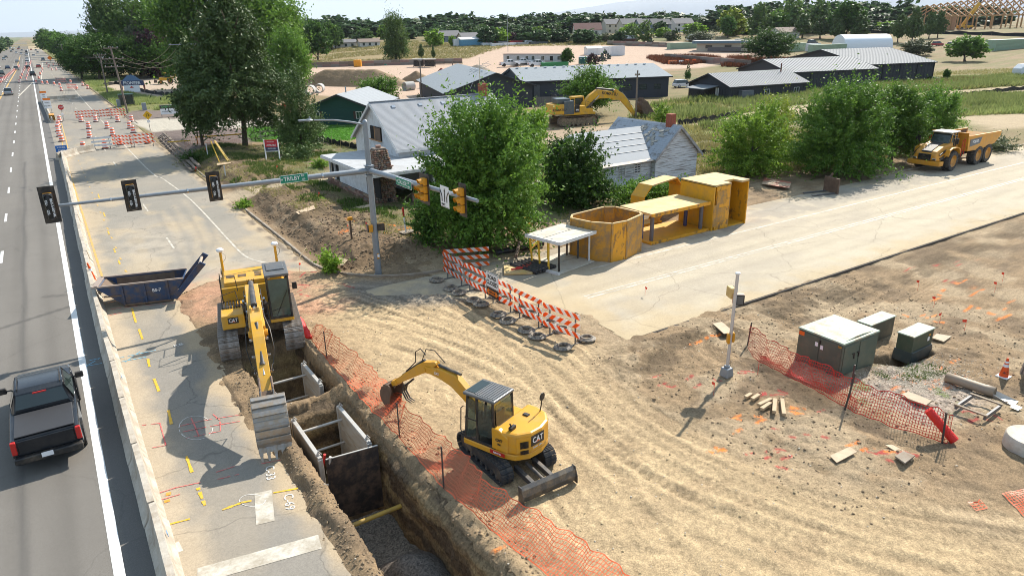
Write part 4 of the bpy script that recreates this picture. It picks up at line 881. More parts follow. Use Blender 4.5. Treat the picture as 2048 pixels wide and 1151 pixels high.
def pickup(name,label,cat,loc,rz,paint,cover=True,detail=True,group=None,L=5.9):
    t=thing(name,label,cat,loc,rz,group); W=1.0
    loft(t,'body',paint,[(-2.92,.93,.90,.55,1.02),(-2.85,.96,.94,.50,1.22),(-1.0,1.0,.97,.45,1.25),(1.1,1.0,.96,.45,1.24),(2.2,.99,.90,.5,1.20),(2.85,.93,.82,.5,1.08),(2.95,.85,.76,.55,.98)],.06)
    loft(t,'cab',paint,[(-1.02,.93,.80,1.22,1.28),(-.80,.93,.70,1.22,1.84),(-.5,.93,.70,1.22,1.90),(.55,.93,.70,1.22,1.90),(.75,.93,.70,1.22,1.86),(1.45,.93,.82,1.22,1.26)],.05)
    pane(t,'rear_window',[(-1.0,.78,1.30),(-1.0,-.78,1.30),(-.83,-.66,1.80),(-.83,.66,1.80)])
    pane(t,'windscreen',[(1.40,-.80,1.28),(1.40,.80,1.28),(.80,.67,1.84),(.80,-.67,1.84)])
    for s in (-1,1):
        for a,c in ((-.72,-.02),(.06,.95)):
            c2=c if c<.5 else .62
            p=[(a,s*.925,1.30),(c,s*.925,1.30),(c2,s*.735,1.78),(a,s*.735,1.78)]
            pane(t,'side_window',p if s<0 else p[::-1])
    for x in (-1.85,1.85):
        for s in (-1,1): wheel(t,x,s*.86,.40,.28,GRY)
    for x in (-1.85,1.85):
        for s in (-1,1): MB().lathe([(.47,-.02),(.47,.02)],20,(x,s*.985,.45),axis='y').build('wheel_arch',M_BLACK,t)
    if cover: MB().box((-1.95,0,1.262),(1.66,1.64,.04)).build('bed_cover',mk('tonneau_black',(.035,.035,.038),.55,var=.1),t,bevel=.015)
    else:
        MB().box((-1.95,0,1.255),(1.62,1.55,.02)).build('bed_liner',M_BLACK,t)
    MB().box((-2.93,0,.95),(.05,1.55,.50)).build('tailgate',paint,t,bevel=.02)
    MB().box((-3.02,0,.58),(.22,1.86,.22)).build('rear_bumper',M_BLACK if cover else GRY,t,bevel=.03)
    MB().box((2.98,0,.6),(.2,1.8,.28)).build('front_bumper',GRY,t,bevel=.03)
    MB().box((2.93,0,.9),(.06,1.1,.28)).build('grille',M_BLACK,t,bevel=.01)
    for s in (-1,1):
        MB().box((-2.90,s*.875,.98),(.12,.15,.44)).build('tail_light',M_RED,t,bevel=.02)
        MB().box((2.88,s*.75,.92),(.14,.26,.16)).build('headlight',M_CHROME,t,bevel=.02)
        b=MB(); b.box((.92,s*1.17,1.36),(.12,.26,.22)); b.box((.95,s*1.0,1.32),(.06,.2,.05)); b.build('mirror',M_BLACK if cover else paint,t,bevel=.03)
        if detail:
            b=MB(); b.box((.3,s*1.0,1.08),(.16,.03,.03)); b.box((-.7,s*1.0,1.08),(.16,.03,.03)); b.build('door_handle',M_BLACK,t)
    if detail:
        MB().box((-3.135,.05,.64),(.01,.32,.16)).build('number_plate',M_WHITE,t)
        MB().box((-.86,0,1.80),(.04,.4,.04)).build('brake_light',M_RED,t)
        b=MB()
        for s in (-1,1): b.tube([(-.6,s*.62,1.93),(.5,s*.62,1.93)],.018,6)
        b.build('roof_rail',M_BLACK,t)
    return t
def car(name,label,cat,loc,rz,paint,suv=True,group=None):
    t=thing(name,label,cat,loc,rz,group); h=1.68 if suv else 1.43
    loft(t,'body',paint,[(-2.25,.80,.76,.40,.85),(-2.15,.88,.85,.30,.95),(-1.2,.92,.90,.28,.98),(1.0,.92,.88,.28,.95),(1.9,.88,.80,.30,.84),(2.25,.78,.70,.38,.70)],.06)
    loft(t,'cabin',M_GLASS,[(-2.1 if suv else -1.75,.84,.74,.92,.98),(-1.85 if suv else -1.1,.84,.66,.92,h-.06),(.2,.84,.66,.92,h-.04),(1.15,.84,.76,.92,.96)],.03)
    loft(t,'roof',paint,[(-1.85 if suv else -1.05,.66,.60,h-.09,h-.03),(-1.2 if suv else -.6,.67,.62,h-.08,h),(-.1,.67,.62,h-.08,h),(.22,.66,.60,h-.1,h-.03)],.02)
    for x in (-1.4,1.4):
        for s in (-1,1): wheel(t,x,s*.80,.34,.23,GRY,n=14)
    for s in (-1,1):
        MB().box((-2.2,s*.74,.80),(.1,.2,.14)).build('tail_light',M_RED,t); MB().box((2.14,s*.66,.68),(.14,.24,.12)).build('headlight',M_CHROME,t)
    return t
P_BLACK=mk('paint_black',(.018,.021,.026),.22,metal=.3,var=.05,dirt=(.1,.09,.08),da=.2,ds=2)
P_WHITE=mk('paint_white',(.72,.73,.74),.3,var=.03,dirt=(.4,.35,.3),da=.15)
P_SILV=mk('paint_silver',(.35,.37,.39),.3,metal=.6,var=.04); P_GREY=mk('paint_grey',(.10,.11,.12),.3,metal=.5,var=.04); P_RED=mk('paint_red',(.30,.02,.02),.3,var=.04); P_BLUE=mk('paint_blue',(.04,.07,.14),.3,metal=.3,var=.04)
pk=pickup('pickup_truck','black crew-cab pickup truck with covered bed, nearest on the highway','pickup',(-1.3,-6.75,.006),R(90),P_BLACK)
# ---------------------------------------------------------------- the articulated hauler by the road
ad=thing('dump_truck','yellow articulated dump truck with six big wheels, parked on the far roadside','dump truck',(71.2,-.9,0),R(181.5))
RIMY=mk('rim_yellow',(.5,.22,.02),.5,dirt=DIRT,da=.5)
# x forward; front axle at x=+2.45, rear axles x=-2.3,-4.15
for x,s in [(2.45,-1),(2.45,1),(-2.35,-1),(-2.35,1),(-4.25,-1),(-4.25,1)]: wheel(ad,x,s*1.22,.90,.68,RIMY,n=28,lug=22)
loft(ad,'hood',ADTY,[(1.9,1.15,1.0,1.35,2.45),(3.3,1.20,.95,1.25,2.25),(4.35,1.22,.9,1.05,1.85),(4.6,1.1,.85,1.05,1.55)],.08)
loft(ad,'hood_top',M_DARK,[(2.2,.5,.45,2.3,2.47),(3.4,.5,.45,2.1,2.29),(4.45,.46,.42,1.6,1.88)],.03)
b=MB(); b.box((4.35,0,.82),(.75,2.9,.42)); b.build('bumper',ADTY,ad,bevel=.08)
b=MB(); b.box((4.62,0,1.35),(.1,1.1,.55)); b.build('grille',M_BLACK,ad,bevel=.02)
MB().box((4.69,0,1.2),(.02,.42,.1)).build('maker_plate',M_CHROME,ad)
MB().box((4.68,0,1.42),(.02,.9,.04),(R(28),0,0)).build('grille_bar',M_CHROME,ad)
for s in (-1,1):
    MB().box((4.60,s*.85,1.18),(.12,.36,.16)).build('headlight',M_CHROME,ad,bevel=.02)
    MB().prism([(3.3,1.75),(4.3,1.50),(4.3,1.62),(3.3,2.0)],s*1.14-.03,s*1.14+.03).build('side_vent',M_BLACK,ad)
    MB().prism([(3.5,1.2),(4.25,1.05),(4.3,1.3),(3.5,1.5)],s*1.16-.03,s*1.16+.03).build('side_vent',M_BLACK,ad)
    b=MB(); b.prism([(1.35,1.45),(1.5,1.95),(2.0,2.12),(2.9,2.12),(3.4,1.95),(3.55,1.4),(3.45,1.4),(3.3,1.85),(2.9,2.02),(2.0,2.02),(1.6,1.85),(1.45,1.45)],s*.88,s*1.55); b.build('mudguard',ADTY,ad,bevel=.02)
    b=MB(); b.box((2.9,s*1.5,2.65),(.08,.08,.62)); b.box((2.9,s*1.72,2.75),(.06,.28,.5)); b.tube([(2.3,s*.8,3.2),(3.0,s*1.7,3.2)],.03,6); b.build('mirror',M_BLACK,ad)
    handrail(ad,[[(1.2,s*1.5,1.2),(1.15,s*1.5,2.6),(.8,s*1.5,2.75),(.7,s*1.5,1.3)]],M_RED,.035)
loft(ad,'cab',M_GLASS,[(.75,.84,.80,1.9,3.2),(1.9,.84,.80,1.9,3.25),(2.45,.84,.78,2.1,2.4)],.04)
b=MB()
for x,y in [(.78,.82),(1.35,.85),(1.95,.84)]:
    for s in (-1,1): b.tube([(x+(.22 if x>1.9 else 0),s*y,2.0),(x-(.1 if x>1.9 else 0),s*y*.98,3.25)],.05,6)
b.box((1.4,0,1.85),(1.5,1.8,.35)); b.build('cab_frame',ADTY,ad,bevel=.02)
MB().box((1.35,0,3.30),(1.65,1.8,.12)).build('cab_roof',mk('cab_roof_white',(.75,.7,.62),.5,dirt=(.5,.3,.12),da=.4),ad,bevel=.06)
b=MB(); b.box((-1.2,0,1.15),(6.5,.9,.5)); b.box((.6,0,1.2),(1.6,1.4,.7)); b.build('chassis',M_FRAME,ad,bevel=.03)
# body: open tipping box with raised headboard and sloped tail
lx=[(-.25,1.5),(.45,3.1),(-5.6,2.9),(-6.35,2.95),(-6.2,2.5),(-5.0,1.75),(-2.2,1.5)]
b=MB()
for s in (-1,1): b.prism([(.05,1.55),(.35,2.95),(-4.2,2.75),(-6.3,2.78),(-6.35,2.5),(-5.4,1.85),(-2.4,1.55)],s*1.50-.04,s*1.50+.04)
b.prism([(.05,1.5),(.35,3.15),(.27,3.15),(-.05,1.5)],-1.5,1.5)
b.prism([(-.0,1.5),(-2.4,1.42),(-5.4,1.72),(-6.4,2.4),(-6.4,2.5),(-5.3,1.85),(-2.4,1.55),(0,1.6)],-1.5,1.5)
bd=b.build('dump_body',ADTY,ad,bevel=.02)
for s in (-1,1): MB().prism([(.1,1.7),(.25,2.85),(-4.2,2.68),(-6.2,2.70),(-5.4,1.95),(-2.4,1.7)],s*1.44-.01,s*1.44+.01).build('body_liner',M_RUST,bd)
MB().box((.55,0,3.2),(.9,3.0,.06),(0,-.12,0)).build('headboard',ADTY,ad,bevel=.02)
for s in (-1,1):
    MB().box((-2.95,s*1.5,2.80),(6.6,.14,.12),(0,-.015,0)).build('top_rail',ADTY,bd,bevel=.02)
    MB().prism([(-.2,1.9),(-.1,2.55),(-2.4,2.62),(-2.1,2.05)],s*1.55-.015,s*1.55+.015).build('side_panel',mk('grey_blue_panel',(.12,.14,.16),.5),bd)
    text('VOLVO',.36,M_WHITE,bd,(-1.15,s*1.575,2.3),(R(90),0,R(180) if s>0 else 0),bold=.01); 
    MB().prism([(-1.6,1.45),(-3.4,1.55),(-5.6,2.05),(-5.7,1.95),(-3.4,1.3),(-1.7,1.2)],s*1.35-.08,s*1.35+.08).build('lower_rib',M_RUST,bd)
MB().prism([(.0,1.62),(.26,2.9),(-4.2,2.6),(-6.2,2.6),(-5.3,1.9),(-2.4,1.6)],-1.45,1.45) if 0 else None
MB().box((-2.6,0,1.66),(4.9,2.9,.03)).build('body_floor',M_RUST,bd)
# ================================================================ THE SITE
M_GALV=mk('galvanised_pole',(.27,.30,.33),.5,metal=.4,var=.12,scale=5,dirt=(.2,.2,.19),da=.3)
M_SIGY=mk('signal_yellow',(.62,.27,.012),.45,var=.05)
M_GREEN=mk('sign_green',(.0,.22,.13),.5,var=.03)
def text_on(body,size,mt,parent,M,**k):
    loc,rot,_=M.decompose(); return text(body,size,mt,parent,tuple(loc),rot.to_euler(),**k)
def disc_visor(b,M,r=.15,l=.24):
    """half-open visor tube along +y' of the frame"""
    n=14; vs=[];fs=[]
    for k in range(n+1):
        a=R(-35)+k*R(250)/n
        for (rr,yy) in ((r,0),(r,-l*(.75+.25*math.sin(a))),(r-.012,-l*(.75+.25*math.sin(a))),(r-.012,0)): vs.append((rr*math.cos(a),yy,rr*math.sin(a)))
    for k in range(n):
        for q in range(4): fs.append((k*4+q,k*4+(q+1)%4,(k+1)*4+(q+1)%4,(k+1)*4+q))
    b.add(vs,fs,M)
def signal_head(name,label,loc,rz,lamps,covered=False,plate=(.62,1.38),group=None):
    """faces local -y"""
    t=thing(name,label,'traffic light',loc,rz,group)
    MB().box((0,.06,0),(plate[0],.02,plate[1])).build('backplate',M_BLACK,t,bevel=.008)
    for (x,z) in lamps:
        h=MB().box((x,-.03,z),(.33,.2,.33)).build('lamp_housing',M_SIGY,t,bevel=.02)
        v=MB(); disc_visor(v,Matrix.Translation((x,-.13,z))); v.build('visor',M_SIGY if not covered else M_BLACK,h)
        MB().lathe([(.0,0),(.14,.0),(.14,.02),(0,.03)],14,(x,-.16,z),axis='y',cap=False).build('lens',M_BLACK,h)
        v=MB(); v.lathe([(.13,.09),(.10,.16),(.03,.2)],12,(x,0,z),axis='y'); v.build('lamp_back',M_SIGY,h,True)
    if covered:
        b=MB(); pr=[]
        for k in range(9): a=PI+k*PI/8; pr.append((.17*math.cos(a),.18*math.sin(a)))
        n=9; vs=[];fs=[]
        rows=[(-.60,.55),(-.56,.95),(-.2,1.05),(.15,1.0),(.45,1.05),(.53,.85)]
        for z,s in rows:
            for (x,y) in pr: vs.append((x*s*(1+.04*math.sin(z*17)),-.13+y*s,z))
        for i in range(len(rows)-1):
            for k in range(n-1): fs.append((i*n+k,i*n+k+1,(i+1)*n+k+1,(i+1)*n+k))
        fs.append(tuple(range(n))); fs.append(tuple((len(rows)-1)*n+k for k in range(n)))
        b.add(vs,fs); b.build('black_cover',mk('vinyl_cover',(.012,.012,.014),.35,bump=.01,bs=9),t,True)
        text('OSI-     OSI-',.13,M_WHITE,t,(-.10,-.335,-.05),(R(90),R(90),0),bold=.004); text('BAG-A-SIGNAL',.12,M_WHITE,t,(.09,-.335,-.08),(R(90),R(90),0),bold=.004)
    b=MB(); b.tube([(.0,.12,plate[1]/2-.1),(.0,.2,plate[1]/2-.1),(.0,.2,-plate[1]/2+.1),(0,.12,-plate[1]/2+.1)],.022,8); b.build('mount_bracket',M_GALV,t,True)
    return t
sp=thing('signal_pole','tall grey signal pole with two long mast arms and a curved lamp arm','signal pole',(14.77,1.81,hz(14.77,1.81)-.03))
b=MB(); b.tube([(0,0,0),(0,0,8.5)],[.19,.13],16); b.lathe([(.14,8.5),(.1,8.58),(.02,8.62)],12); b.lathe([(.3,0),(.3,.05)],4); b.build('pole',M_GALV,sp,True)
b=MB()
for z in (5.7,5.95,6.2): b.box((0,0,z),(.46,.46,.04))
b.box((0,0,5.95),(.36,.36,.42)); b.build('arm_clamp',M_GALV,sp,bevel=.01)
ZA=5.93
MB().tube([(-.1,0,ZA),(-14.55,0,ZA+.2)],[.155,.06],14).build('mast_arm',M_GALV,sp,True)
MB().tube([(0,-.1,ZA),(.05,-11.4,ZA+.47)],[.155,.08],14).build('mast_arm',M_GALV,sp,True)
b=MB(); b.tube([(-.05,0,8.35),(-.8,0,8.55),(-1.7,0,8.72),(-2.7,0,8.80)],[.06,.05,.045,.04],8); b.build('lamp_arm',M_GALV,sp,True)
b=MB(); b.lathe([(.0,-.06),(.17,-.05),(.2,0),(.14,.05),(0,.08)],14,(-2.95,0,8.82)); b.box((-3.2,0,8.83),(.55,.24,.07)); b.tube([(-2.9,0,8.85),(-2.9,0,8.98)],.04,6); b.build('street_light',M_GALV,sp,True)
b=MB()
for t_ in (2.6,9.1,11.6,12.3): b.lathe([(.165-.0066*t_,-.03),(.165-.0066*t_,.03)],12,(-t_,0,ZA+.0138*t_),axis='x')
b.build('arm_band',M_CHROME,sp)['kind']='stuff'
MB().box((.0,-.21,1.15),(.13,.05,.32)).build('push_button_box',M_SIGY,sp,bevel=.01); MB().box((.0,-.24,1.18),(.12,.01,.18)).build('button_sign',M_WHITE,sp)
AZ1=lambda X:5.96+.0138*(14.77-X)
COVL=[(0,.36),(0,0),(0,-.36)]
for X,lab in ((.15,'black-covered signal head at the far tip of the long mast arm'),(3.3,'black-covered signal head in the middle of the long mast arm'),(6.85,'black-covered signal head nearest the green Trilby sign')):
    signal_head('traffic_light',lab,(X,1.62,AZ1(X)+.05),0,COVL,True,(.62,1.42 if X>1 else 1.6))
SL=[(0,.36),(0,0),(0,-.36),(-.33,0),(-.33,-.36)]
signal_head('traffic_light','five-lamp yellow signal head next to the College sign','%s' and (14.60,-5.05,6.12),R(-90),[(.17,.36),(.17,0),(.17,-.36),(-.17,0),(-.17,-.36)],False,(.98,1.42))
signal_head('traffic_light','three-lamp yellow signal head near the end of the short mast arm',(14.60,-8.65,6.26),R(-90),COVL,False,(.62,1.42))
def street_sign(name,label,loc,rz,w,h,parts,group=None):
    t=thing(name,label,'street sign',loc,rz,group)
    MB().box((0,0,0),(w,.012,h)).build('border',M_WHITE,t); MB().box((0,-.009,0),(w-.04,.008,h-.04)).build('panel',M_GREEN,t)
    for s_,size,x,z in parts: text(s_,size,M_WHITE,t,(x,-.016,z),(R(90),0,0),bold=.002,sx=.92)
    return t
street_sign('street_sign','green TRILBY RD street sign on the long mast arm',(10.68,1.66,6.02),0,1.42,.40,[('W',.13,-.63,0),('TRILBY',.29,-.12,0),('RD',.13,.44,.09),('100',.13,.46,-.09)])
bpy.data.objects[-1] if 0 else None
street_sign('street_sign','green COLLEGE AVE street sign on the short mast arm',(14.60,-2.05-.85,6.03),R(-90),1.75,.40,[('S',.13,-.79,0),('COLLEGE',.27,-.13,0),('AVE',.12,.6,.09),('6600',.12,.6,-.09)])
ls=thing('lane_sign','white lane-use sign with two curved arrows and one straight arrow','road sign',(14.62,-7.1,6.12),R(-90))
MB().box((0,0,0),(.78,.012,.95)).build('panel',M_WHITE,ls,bevel=.01)
b=MB()
for x,c in ((-.22,-1),(.02,0),(.22,1)):
    pts=[(x,-.018,-.22),(x,-.018,.0),(x+c*.05,-.018,.12),(x+c*.13,-.018,.20)] if c else [(x,-.018,-.22),(x,-.018,.26)]
    b.tube(pts,.022,4); e=pts[-1]; b.prism([(e[0]-.06,e[2]-.02),(e[0]+.06,e[2]-.02),(e[0]+c*.05,e[2]+.12)],-.02,-.008)
b.prism([(-.37,-.455),(.37,-.455),(.37,-.44),(-.37,-.44)],-.014,-.008); b.build('arrow',M_BLACK,ls); text('ONLY',.13,M_BLACK,ls,(-.12,-.018,-.35),(R(90),0,0),bold=.003)
# the crossing lights strapped to the poles
def ped_head(label,loc,rz,face=M_BLACK,col=M_SIGY):
    t=thing('crossing_signal',label,'crossing light',loc,rz); MB().box((0,0,0),(.42,.24,.42)).build('housing',col,t,bevel=.03); MB().box((0,-.13,0),(.40,.05,.40)).build('front_frame',M_BLACK,t,bevel=.01); MB().box((0,-.16,0),(.31,.012,.31)).build('screen',face,t); return t
M_LENSG=mk('grey_screen',(.12,.115,.11),.5)
ped_head('black crossing signal on the right side of the tall pole',(15.12,1.72,2.75),R(-20))
ped_head('crossing signal turned side-on at the left of the tall pole',(14.48,1.72,2.78),R(-100),M_LENSG)
gx,gy=20.98,-17.85; gz=hz(gx,gy)
pp_=thing('crossing_pole','short light grey pole standing alone in the dirt right of the barricades','pole',(gx,gy,gz))
MB().tube([(0,0,0),(.05,-.03,4.2)],.062,12).build('pole',mk('pale_aluminium',(.55,.55,.57),.4,metal=.5,var=.06),pp_,True)
MB().lathe([(.08,4.19),(.095,4.2),(.095,4.25),(.05,4.28)],12,(.05,-.03,0)).build('cap',M_WHITE,pp_,True)
b=MB(); b.box((0,0,.17),(.40,.40,.36),taper=.8); b.box((0,0,.40),(.18,.18,.1)); b.build('base',M_GALV,pp_,bevel=.02)
ped_head('grey-faced crossing signal on the short light pole',(gx+.33,gy+.05,gz+3.12),R(-42),M_LENSG,mk('faded_housing',(.55,.36,.26),.6))
ped_head('second crossing signal behind, near the top of the short pole',(gx+.30,gy+.38,gz+3.30),R(65),M_BLACK,mk('faded_yellow',(.62,.42,.16),.6))
bx=thing('push_button','yellow push-button housing halfway down the short pole','push button',(gx+.02,gy,gz+1.62)); b=MB()
for s in (-1,1): b.box((s*.13,-.02,0),(.10,.22,.40),(0,0,R(-33)))
b.build('housing',M_SIGY,bx,bevel=.03)
# ---------------------------------------------------------------- concrete barriers
M_BARR=mk('barrier_concrete',(.50,.45,.375),.9,var=.14,scale=2.5,dirt=(.27,.21,.15),da=.7,ds=1.4,bump=.012,bs=22,dlo=.42,dhi=.62)
def barrier_mesh(L):
    b=MB(); pr=[(-.31,0),(-.31,.08),(-.17,.30),(-.085,.81),(.085,.81),(.17,.30),(.31,.08),(.31,0)]
    n=6; vs=[];fs=[];m=len(pr); rr=random.Random(int(L*10))
    ys=[-L/2,-L/2+.03]+[(-L/2+L*k/n) for k in range(1,n)]+[L/2-.03,L/2]
    for j,y in enumerate(ys):
        for (x,z) in pr:
            e=.92 if j in (0,len(ys)-1) else 1
            vs.append((x*e+rr.uniform(-.006,.006),y,z*(.985 if e<1 else 1)+(rr.uniform(-.01,.01) if z>0 else 0)))
    for j in range(len(ys)-1):
        for k in range(m-1): fs.append((j*m+k,j*m+k+1,(j+1)*m+k+1,(j+1)*m+k))
        fs.append((j*m+m-1,j*m,(j+1)*m,(j+1)*m+m-1))
    fs.append(tuple(range(m))); fs.append(tuple((len(ys)-1)*m+k for k in range(m-1,-1,-1)))
    b.add(vs,fs); return b
ORD=['first','second','third','fourth','fifth','sixth','seventh','eighth','ninth','tenth','eleventh','twelfth','thirteenth','fourteenth','fifteenth','sixteenth','seventeenth','eighteenth','nineteenth','twentieth','twenty-first','twenty-second','twenty-third','twenty-fourth','twenty-fifth','twenty-sixth']
_bm=barrier_mesh(3.52).mesh('concrete_barrier',M_BARR)
yb=-3.92-1.8-3.6*4; k=0; BY=[]
while yb<60: BY.append(yb); yb+=3.605
for i,y in enumerate(BY):
    x=1.02+max(0,y-5)/55*.5; x+=random.uniform(-.025,.025)
    o=link('concrete_barrier',_bm,None,(x,y,0),R(random.uniform(-.5,.5)-.55*(y>5)))
    tag(o,ORD[i]+' concrete barrier from the near end of the long row beside the highway','barrier','concrete barriers in the long row beside the highway')
    if i%3==1:
        q=MB().box((.17,.4,.62),(.015,.16,.12),(0,-.17,0)).build('sticker',mk('blue_sticker',(.2,.35,.55),.5),o)
    b=MB().tube([(0,-1.79,.55),(0,-1.87,.6),(0,-1.79,.66)],.012,5); b.build('lifting_loop',M_RUST,o)
# three turned sections at the far end of the row
for (x,y,a,l) in [(2.0,61.0,-35,'first turned barrier section at the end of the long row'),(3.4,63.1,-58,'far turned barrier section beside the orange barrel')]:
    tag(link('concrete_barrier',_bm,None,(x,y,0),R(a)),l,'barrier')
for i in range(13):
    y=103.5+i*3.6; x=1.62-(y-103)*.0135
    tag(link('concrete_barrier',_bm,None,(x,y,0),R(1)),'concrete barrier section in the far short row behind the orange signs','barrier','concrete barriers in the far short row')
for j in range(2): tag(link('concrete_barrier',_bm,None,(2.6+3.4*j,150.5+.6*j,0),R(-80)),['left','right'][j]+' one of two barrier sections lying across at the far row end','barrier')
# ---------------------------------------------------------------- striped barricades
def stripe_mat(name,a,bcol,per=.30,sl=1.,axis=0):
    m,n,l,b=_new(name); b.inputs['Roughness'].default_value=.5
    tc=n.new('ShaderNodeTexCoord'); s=n.new('ShaderNodeSeparateXYZ'); l.new(tc.outputs['Object'],s.inputs[0])
    m1=n.new('ShaderNodeMath'); m1.operation='MULTIPLY_ADD'; m1.inputs[1].default_value=sl; l.new(s.outputs[2],m1.inputs[0]); l.new(s.outputs[axis],m1.inputs[2])
    m2=n.new('ShaderNodeMath'); m2.operation='MULTIPLY'; m2.inputs[1].default_value=1/per; l.new(m1.outputs[0],m2.inputs[0])
    m3=n.new('ShaderNodeMath'); m3.operation='FRACT'; l.new(m2.outputs[0],m3.inputs[0]); m4=n.new('ShaderNodeMath'); m4.operation='GREATER_THAN'; m4.inputs[1].default_value=.5; l.new(m3.outputs[0],m4.inputs[0])
    mx=n.new('ShaderNodeMixRGB'); mx.inputs[1].default_value=(*a,1); mx.inputs[2].default_value=(*bcol,1); l.new(m4.outputs[0],mx.inputs[0])
    ns=n.new('ShaderNodeTexNoise'); ns.inputs['Scale'].default_value=7; l.new(tc.outputs['Object'],ns.inputs['Vector']); mr=n.new('ShaderNodeMapRange'); mr.inputs[3].default_value=.82; mr.inputs[4].default_value=1.1; l.new(ns.outputs[0],mr.inputs[0])
    mu=n.new('ShaderNodeMixRGB'); mu.blend_type='MULTIPLY'; mu.inputs[0].default_value=1; l.new(mx.outputs[0],mu.inputs[1]); l.new(mr.outputs[0],mu.inputs[2]); l.new(mu.outputs[0],b.inputs['Base Color'])
    tr=n.new('ShaderNodeBsdfTranslucent'); l.new(mu.outputs[0],tr.inputs['Color']); ms=n.new('ShaderNodeMixShader'); ms.inputs[0].default_value=.45; l.new(b.outputs[0],ms.inputs[1]); l.new(tr.outputs[0],ms.inputs[2]); l.new(ms.outputs[0],n['Material Output'].inputs['Surface']); return m
M_STR=stripe_mat('barricade_stripes',(.85,.15,.01),(.78,.76,.74),.46,1.)
M_STR2=stripe_mat('barricade_stripes_reversed',(.85,.15,.01),(.78,.76,.74),.46,-1.)
M_STEEL=mk('barricade_steel',(.13,.13,.135),.6,metal=.3)
def barricade(label,a,bpt,group=None,posts=(.12,.88),H=1.45,mats=(0,0,0),feet=True,rev=False,z=None,wh=False):
    """three striped rails on two posts between two places on the ground"""
    L=math.dist(a,bpt); rz=math.atan2(bpt[1]-a[1],bpt[0]-a[0]); z0=hz(*a) if z is None else z
    t=thing('barricade',label,'barricade',(a[0],a[1],z0),rz,group)
    for i,z in enumerate((.50,.93,1.36)):
        o=MB().box((L/2,0,0),(L,.03,.235)).build('rail',(M_STR2 if mats[i] else M_STR) if not wh else M_PW0,t,bevel=.006); o.location=(0,-.045,z)
    for p in posts:
        b=MB(); b.box((L*p,0,H/2),(.045,.045,H)); b.box((L*p,0,.03),(.045,1.5 if feet else 1.1,.045)); b.tube([(L*p,0,.45),(L*p,.5,.05)],.014,5); b.build('post',M_STEEL,t)
    return t
M_PW0=mk('plain_white_rail',(.66,.68,.7),.5)
BL=[(P(904,556),P(932,571)),(P(950,580),P(981,596)),(P(1000,605),P(1033,623)),(P(1055,634),P(1093,652)),(P(1116,666),P(1159,687))]
BLn=['nearest the trees','second from the trees','carrying the sign','second from the right','at the right end']
xs_=[17.62,17.66,17.7,17.78,17.9,18.1]
_ring=MB(); _ring.lathe([(.40,0),(.42,.02),(.40,.05),(.29,.09),(.27,.13),(.22,.13),(.20,.09),(.20,0)],22,cap=False); _ring.add([],[])
_rm=_ring.mesh('ballast_ring',mk('ring_rubber',(.06,.06,.062),.7,var=.2,dirt=(.45,.37,.27),da=.75,ds=6,dlo=.4,dhi=.62),True)
for i,(a,c) in enumerate(BL):
    A_=(17.6+.02*i,a[1]+.42); B_=(17.62+.05*i+(.25 if i==4 else 0),c[1]-.30)
    barricade('striped road-closing barricade, '+BLn[i],A_,B_,'striped barricades closing the side road',posts=(.17,.86),mats=[(0,0,0),(0,1,0),(1,0,0),(0,0,1),(0,1,0)][i],z=.01)
    for p in (.17,.86):
        x=A_[0]+(B_[0]-A_[0])*p; y=A_[1]+(B_[1]-A_[1])*p
        for s in (-1,1):
            if s>0 and i==0: continue
            o=link('ballast_ring',_rm,None,(x+s*.68,y+random.uniform(-.05,.05),max(hz(x+s*.6,y),0)+.05)); o.rotation_euler=(R(random.uniform(-3,3)),R(random.uniform(-3,3)),random.uniform(0,6))
            tag(o,('near-side' if s<0 else 'far-side')+' rubber ring at the '+('left' if p<.5 else 'right')+' post of the striped barricade '+BLn[i],'ballast ring','rubber ballast rings on the barricade feet')
barricade('striped barricade set at an angle in front of the big tree',(17.75,-.55),(20.1,-1.55),'striped barricades closing the side road',posts=(.2,.8),z=.02)
rc=thing('road_closed_sign','white ROAD CLOSED sign over an orange DETOUR arrow board','road sign',(17.50,-6.15,1.34),R(-90))
MB().box((0,-.02,0),(1.18,.012,.80)).build('white_panel',M_WHITE,rc,bevel=.006)
b=MB()
for (x,z,w,h) in [(0,.375,1.12,.018),(0,-.375,1.12,.018),(-.565,0,.018,.76),(.565,0,.018,.76)]: b.box((x,-.030,z),(w,.006,h))
b.build('border',M_BLACK,rc); text('ROAD\nCLOSED',.31,M_BLACK,rc,(0,-.034,-.0),(R(90),0,0),bold=.006,sx=.9)
MB().box((0,-.02,-.63),(1.14,.012,.44)).build('black_panel',M_BLACK,rc); MB().prism([(-.54,-.63),(-.34,-.45),(-.34,-.52),(.34,-.52),(.34,-.45),(.54,-.63),(.34,-.81),(.34,-.74),(-.34,-.74),(-.34,-.81)],-.04,-.03).build('orange_arrow',mk('sign_orange',(.85,.2,.01),.5,var=.03),rc); text('DETOUR',.15,M_BLACK,rc,(0,-.046,-.63),(R(90),0,0),bold=.003)
